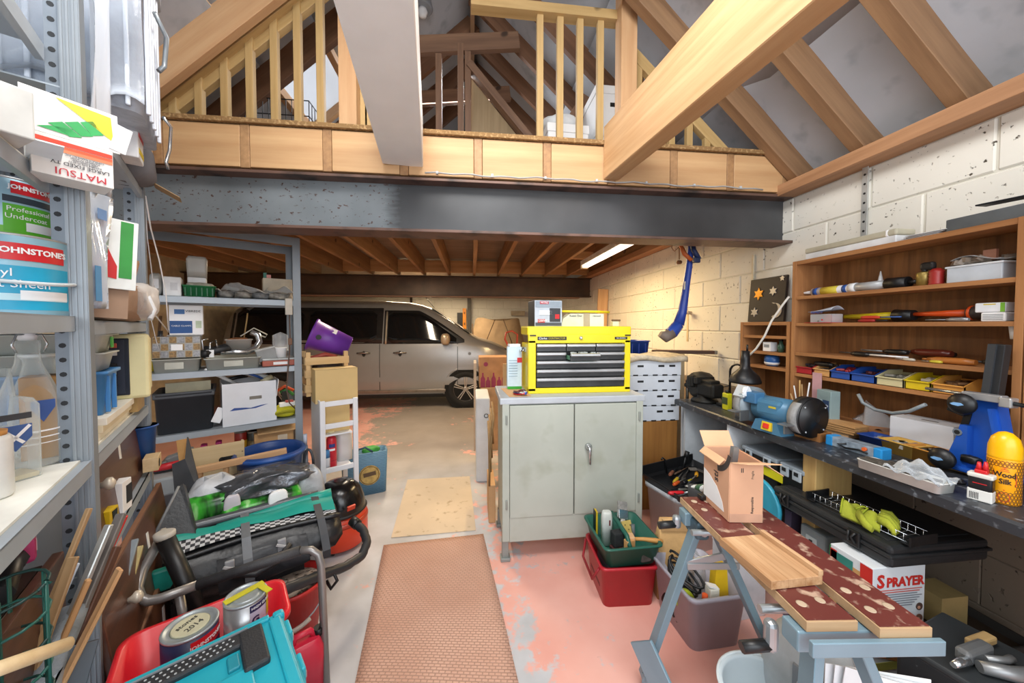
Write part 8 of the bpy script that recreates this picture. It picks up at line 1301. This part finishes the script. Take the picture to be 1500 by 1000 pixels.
# white stand and what it holds
FS = Frame((-1.0555, 2.545, 0), 32.6); t = ft(FS, 'white_stand', 'narrow white painted wooden stand with rungs beside the shelving end', 'stand', 0, 0, 0); WP = M('#dfe3ea', .45, 0, .03)
for x in (.016, .234):
    for y in (.012, .33): obj('leg', G().box((x, y, .46), (.034, .022, .92), bev=.003), WP, t)
for y in (.012, .33):
    for z in (.895, .735, .42): obj('rung', G().box((.125, y, z), (.184, .02, .036), bev=.003), WP, t)
obj('side_panel', G().box((.004, .17, .67), (.010, .29, .50), bev=.001), WP, t); obj('rung_shelf', G().box((.125, .17, .412), (.18, .30, .012)), WP, t); obj('rung_shelf', G().box((.125, .17, .665), (.18, .29, .010)), WP, t)
t = ft(FS, 'beige_box_panel', 'beige fibreboard box panel standing upright in the white stand', 'box', .128, .15, .671); obj('box', G().box((0, 0, .11), (.17, .14, .22), bev=.002).box((0, 0, .342), (.285, .15, .245), bev=.002), M('#cbb07a', .7, 0, .03), t)
obj('front_edge', G().box((0, -.0755, .463), (.28, .001, .004)), M('#a98f5c'), t)
t = ft(FS, 'slatted_crate', 'small pine slatted crate behind the beige panel on the white stand', 'crate', .10, .352, .0); PN = wood('#e2c493', '#caa56f')
for x in (-.13, .13):
    for y in (-.10, .10): obj('corner_post', G().box((x, y, 1.087), (.03, .025, .33), bev=.002), wood('#e2c493', '#caa56f', 2), t)
for z in (1.185, 1.09, .98):
    for y in (-.115, .115): obj('slat', G().box((0, y, z), (.30, .01, .055), bev=.001), PN, t)
    for x in (-.148, .148): obj('slat', G().box((x, 0, z), (.01, .22, .055), bev=.001), PN, t)
obj('crate_floor', G().box((0, 0, 1.03), (.25, .2, .01)), PN, t); obj('red_tools', G().tube([(-.1, -.04, 1.2), (.0, -.02, 1.225), (.08, -.03, 1.2)], .018), M('#a8483a'), t); obj('dark_tools', G().blob((.02, 0, 1.13), (.2, .16, .14), 4, .1), M('#3a2c2a', .7, 0, .3, 20), t)
t = thing('purple_bucket', 'purple plastic bucket lying on its side on top of the slatted crate', 'bucket', P(480, 497, 2.86)); t.rotation_euler = (0, R(112), FS.rz - .25); PUB = M('#7d3fb0', .4, 0, .04); obj('bucket', G().lathe([(.085, .17), (.082, .172), (.12, -.1), (.132, -.11), (.132, -.125), (.12, -.125), (.116, -.1), (.078, .16)], 36, cap0=True), PUB, t); obj('base_ring', G().lathe([(.07, .171), (.07, .176), (.055, .176)], 30, cap0=False, cap1=False), M('#6a3399', .4), t); obj('white_sticker', G().box((-.08, -.06, .0), (.006, .05, .09), rz=.7), PAPER, t); obj('grip_hole', G().lathe([(.02, 0), (.02, .008)], 14, (0, -.127, -.06), 'y'), DARK, t)
t = ft(FS, 'aerosol_can', 'tall red aerosol can with blue and white print on the white stand shelf', 'can', .085, .08, .419); obj('can', G().lathe([(.032, 0), (.034, .004), (.034, .2), (.03, .215), (.014, .23)], 24), M('#c02a38', .3, .1, .04), t); obj('valve', G().lathe([(.012, .228), (.012, .25), (.02, .252), (.02, .262)], 14), CREAM, t); wrap(t, 'blue_print', .0344, -40, 30, .15, .175, M('#2b3f86')); wrap(t, 'white_print', .0344, -40, 30, .125, .14, PAPER); wrap(t, 'dark_line', .0344, -60, 60, .05, .054, M('#8a1c28'))
t = ft(FS, 'white_canister', 'translucent white plastic canister beside the red aerosol on the stand', 'canister', .195, .20, .419); obj('canister', G().loft([rrect(.11, .12, .03, z) for z in (0, .2)] + [rrect(.08, .08, .03, .225)]), M('#d5d7da', .35, 0, .03), t); obj('cap', G().lathe([(.02, .225), (.02, .24)], 14), M('#c03a3a'), t)
t = ft(FS, 'blue_label_bottle', 'small white bottle with blue shoulder at the stand shelf edge', 'bottle', .045, .05, .419); obj('bottle', G().lathe([(.024, 0), (.024, .09), (.02, .11)], 16), M('#d4dae4', .35), t); obj('blue_top', G().lathe([(.0245, .085), (.022, .13), (.01, .14)], 16), M('#3a78b0', .4), t)
p = floor_pt(516, 742); 
def tote_m():
    m, nt, b = newmat('blue_tote'); tc = nt.nodes.new('ShaderNodeTexCoord'); w_ = nt.nodes.new('ShaderNodeTexWave'); w_.inputs['Scale'].default_value = 26; w_.inputs['Distortion'].default_value = 2; w_.bands_direction = 'Z'; nt.links.new(tc.outputs['Object'], w_.inputs['Vector']); nt.links.new(mixc(nt, w_.outputs['Fac'], lin('#274f70'), lin('#6f9cb8')), b.inputs['Base Color']); b.inputs['Roughness'].default_value = .6; return m
t = thing('blue_tote_bag', 'blue striped shopping tote with a gold round emblem behind the white stand', 'bag', (p.x + .02, p.y + .26, 0), R(20)); g = G(); g.loft([rrect(.34 + .03 * k, .17, .03, .36 * k) for k in (0, .5, 1)] + [rrect(.33, .13, .03, .36), rrect(.30, .1, .03, .2)]); obj('bag', g, tote_m(), t)
e_ = obj('round_emblem', G().lathe([(.085, -.0885), (.083, -.092)], 28, (.035, 0, .17), 'y'), M('#b59a5a', .6, 0, .2, 30), t); obj('emblem_print', G().box((.035, -.0935, .18), (.1, .002, .035), ry=-.1, bev=.0005), M('#5a4630'), e_); obj('emblem_ring', G().tube([(.035 + .075 * math.cos(R(a)), -.0925, .17 + .075 * math.sin(R(a))) for a in range(0, 361, 20)], .003, 6), M('#6d5632'), e_); obj('green_contents', G().blob((.05, 0, .36), (.14, .09, .06), 3, .1), M('#3f9a3a', .6, 0, .2, 20), t); obj('loop_handle', G().tube([(-.08, -.08, .34), (-.07, -.1, .4), (.0, -.1, .42), (.06, -.09, .37)], .008), M('#27475e'), t)
# tub, plywood crate, rail, boxes in front of the back shelving
p = P(396, 650, 2.22); t = B(p, 'blue_tub', 'round dark blue plastic tub standing in front of the back shelving', 'tub', 0); BT = M('#1d4384', .4, 0, .05); g = G(); g.lathe([(.135, 0), (.17, .60), (.182, .625), (.186, .645), (.19, .66), (.182, .668), (.17, .66), (.165, .62), (.13, .02)], 44, cap1=True); obj('tub', g, BT, t); obj('rim', G().lathe([(.186, .63), (.196, .642), (.194, .655), (.184, .66)], 44, cap0=False, cap1=False), M('#27539c', .4), t)
x, w, h = FB.fit(276, 358, 652, .32, -.33); t = ft(FB, 'plywood_crate', 'plywood crate with an oval hand hole behind the pine rail', 'crate', x, -.21, .32); PLY = wood('#d8c39b', '#c2a87c')
fp = obj('front_panel', G().box((0, -.11, h / 2), (w, .012, h), bev=.001), PLY, t); obj('hand_hole', G().lathe([(.016, -.1165), (.016, -.118)], 16, (.02, 0, h * .78), 'y'), DARK, fp); obj('hand_hole', G().box((.045, -.117, h * .78), (.05, .002, .030)), DARK, fp); obj('back_panel', G().box((0, .11, h * .42), (w, .012, h * .84)), PLY, t); [obj('end_panel', G().box((s * (w / 2 - .006), 0, h * .45), (.012, .205, h * .88)), PLY, t) for s in (-1, 1)]; obj('crate_floor', G().box((0, 0, .01), (w - .03, .2, .012)), PLY, t)
[obj('corner_nail', G().lathe([(.004, -.116), (.004, -.1175)], 8, (s * w * .46, 0, z), 'y'), M('#7d6a4a'), fp) for s in (-1, 1) for z in (h * .5, h * .85)]
t = ft(FB, 'storage_box', 'black lidded storage box under the plywood crate', 'box', x, -.21, 0); obj('box', G().tub(w * .9, .26, .30, .006, .92, .03, .006), M('#26292d', .5), t); obj('lid', G().box((0, 0, .309), (w * .92, .27, .016), bev=.006), M('#32363b', .5), t)
a, b_ = P(282, 690, 1.92), P(420, 660, 2.16); t = thing('pine_rail', 'small pine rail with turned pegs lying across the heap of sacks', 'rail', (0, 0, 0)); bar_obj('top_rail', a, b_, .03, .036, PINE, t)
for k in (.07, .33, .58, .90): q = a.lerp(b_, k); bar_obj('spindle', q, q - V((0, 0, .13 if k < .1 else .09)), .024, .018, PINE, t, (0, 1, 0))
bar_obj('back_post', a.lerp(b_, .07), V((a.lerp(b_, .07).x, a.lerp(b_, .07).y, 0)), .022, .02, PINE, t, (0, 1, 0))
x, w, h = FB.fit(221, 262, 698, 0, -.42); t = ft(FB, 'grey_lidded_box', 'grey plastic box with pale lid standing beside the black boards', 'box', x, -.30, 0); obj('box', G().tub(w, .24, h - .03, .005, .95, .02, .004), M('#8b9298', .5, 0, .05), t); obj('lid', G().box((0, 0, h - .055), (w + .01, .25, .10), bev=.012), M('#a3a9ac', .45, 0, .04), t)
t = ft(FB, 'red_handled_saw', 'red handled tool with dark blade lying on the grey lidded box', 'tool', x, -.30, h - .004); obj('handle', G().tube([(-.07, -.03, .03), (.0, -.04, .034), (.06, -.03, .04)], [.016, .02, .016]), M('#c2242e', .4), t); obj('blade', G().box((.0, .02, .014), (.16, .09, .026), bev=.004), M('#3c3f42', .5, .2), t); obj('grey_cover', G().box((.05, .06, .05), (.12, .06, .05), ry=-.3, bev=.006), M('#7d7f80', .5), t)
def slab(name, label, pts, d, m, th=.02, extra=None):
    """a stiff sheet whose outline is given corner by corner at its real distance"""
    t = thing(name, label, 'board', (0, 0, 0)); v = [P(px, py, dd) for px, py, dd in pts]; n = (v[1] - v[0]).cross(v[2] - v[0]).normalized() * th; g = G(); g.loft([v, [q + n for q in v]], smooth=False); obj('sheet', g, m, t)
    if extra: obj(extra[0], G().tube([v[extra[1]], v[extra[2]]], extra[3], 6), extra[4], t)
    return t
BLKB = M('#3f4247', .55, 0, .1, 12, .05)
slab('black_board', 'tall charcoal grey board with tan inside standing in the heap before the plywood crate', ((254, 680, 1.78), (273, 672, 1.80), (276, 640, 1.84), (303, 748, 1.80), (262, 765, 1.76)), 0, BLKB, .012); slab('tan_board', 'tan edged hardboard strip sticking up behind the charcoal board', ((258, 645, 1.86), (273, 642, 1.87), (270, 676, 1.85), (264, 690, 1.85)), 0, M('#c99a5e', .8), .02)
slab('rubber_flap', 'black rubbery folded sheet with a grey cord edge above the sleeve of the frame', ((226, 784, 1.50), (262, 712, 1.62), (268, 708, 1.63), (292, 800, 1.56), (262, 812, 1.50)), 0, M('#34373a', .45, 0, .25, 10, .3), .03, ('cord_edge', 0, 1, .006, M('#8b8f92', .4)))
slab('grey_card', 'dull grey card sheet standing behind the bent tube of the frame', ((226, 815, 1.52), (262, 800, 1.55), (300, 930, 1.48), (232, 950, 1.46)), 0, M('#77736c', .7, 0, .1), .015); slab('brown_card', 'dark brown card standing low behind the red bin', ((196, 872, 1.38), (232, 850, 1.45), (240, 960, 1.40), (192, 985, 1.34)), 0, M('#4f3a2c', .8, 0, .1), .015)
p = floor_pt(452, 722); t = thing('hand_pump', 'grey hand pump with a looped hose standing by the white stand', 'pump', P(448, 700, 2.42)); t.location.z = 0; obj('barrel', G().tube([(0, 0, 0), (0, 0, .62)], .016, 12), M('#7d838c', .4, .2), t); obj('handle', G().tube([(-.0, 0, .62), (0, 0, .70)], .012, 10), M('#b9bfd0', .4), t); obj('hose_loop', G().tube([(.03 + .03 * math.cos(R(a)), -.02, .50 + .1 * math.sin(R(a))) for a in range(0, 361, 24)], .009, 8), M('#4a4e54', .5), t)
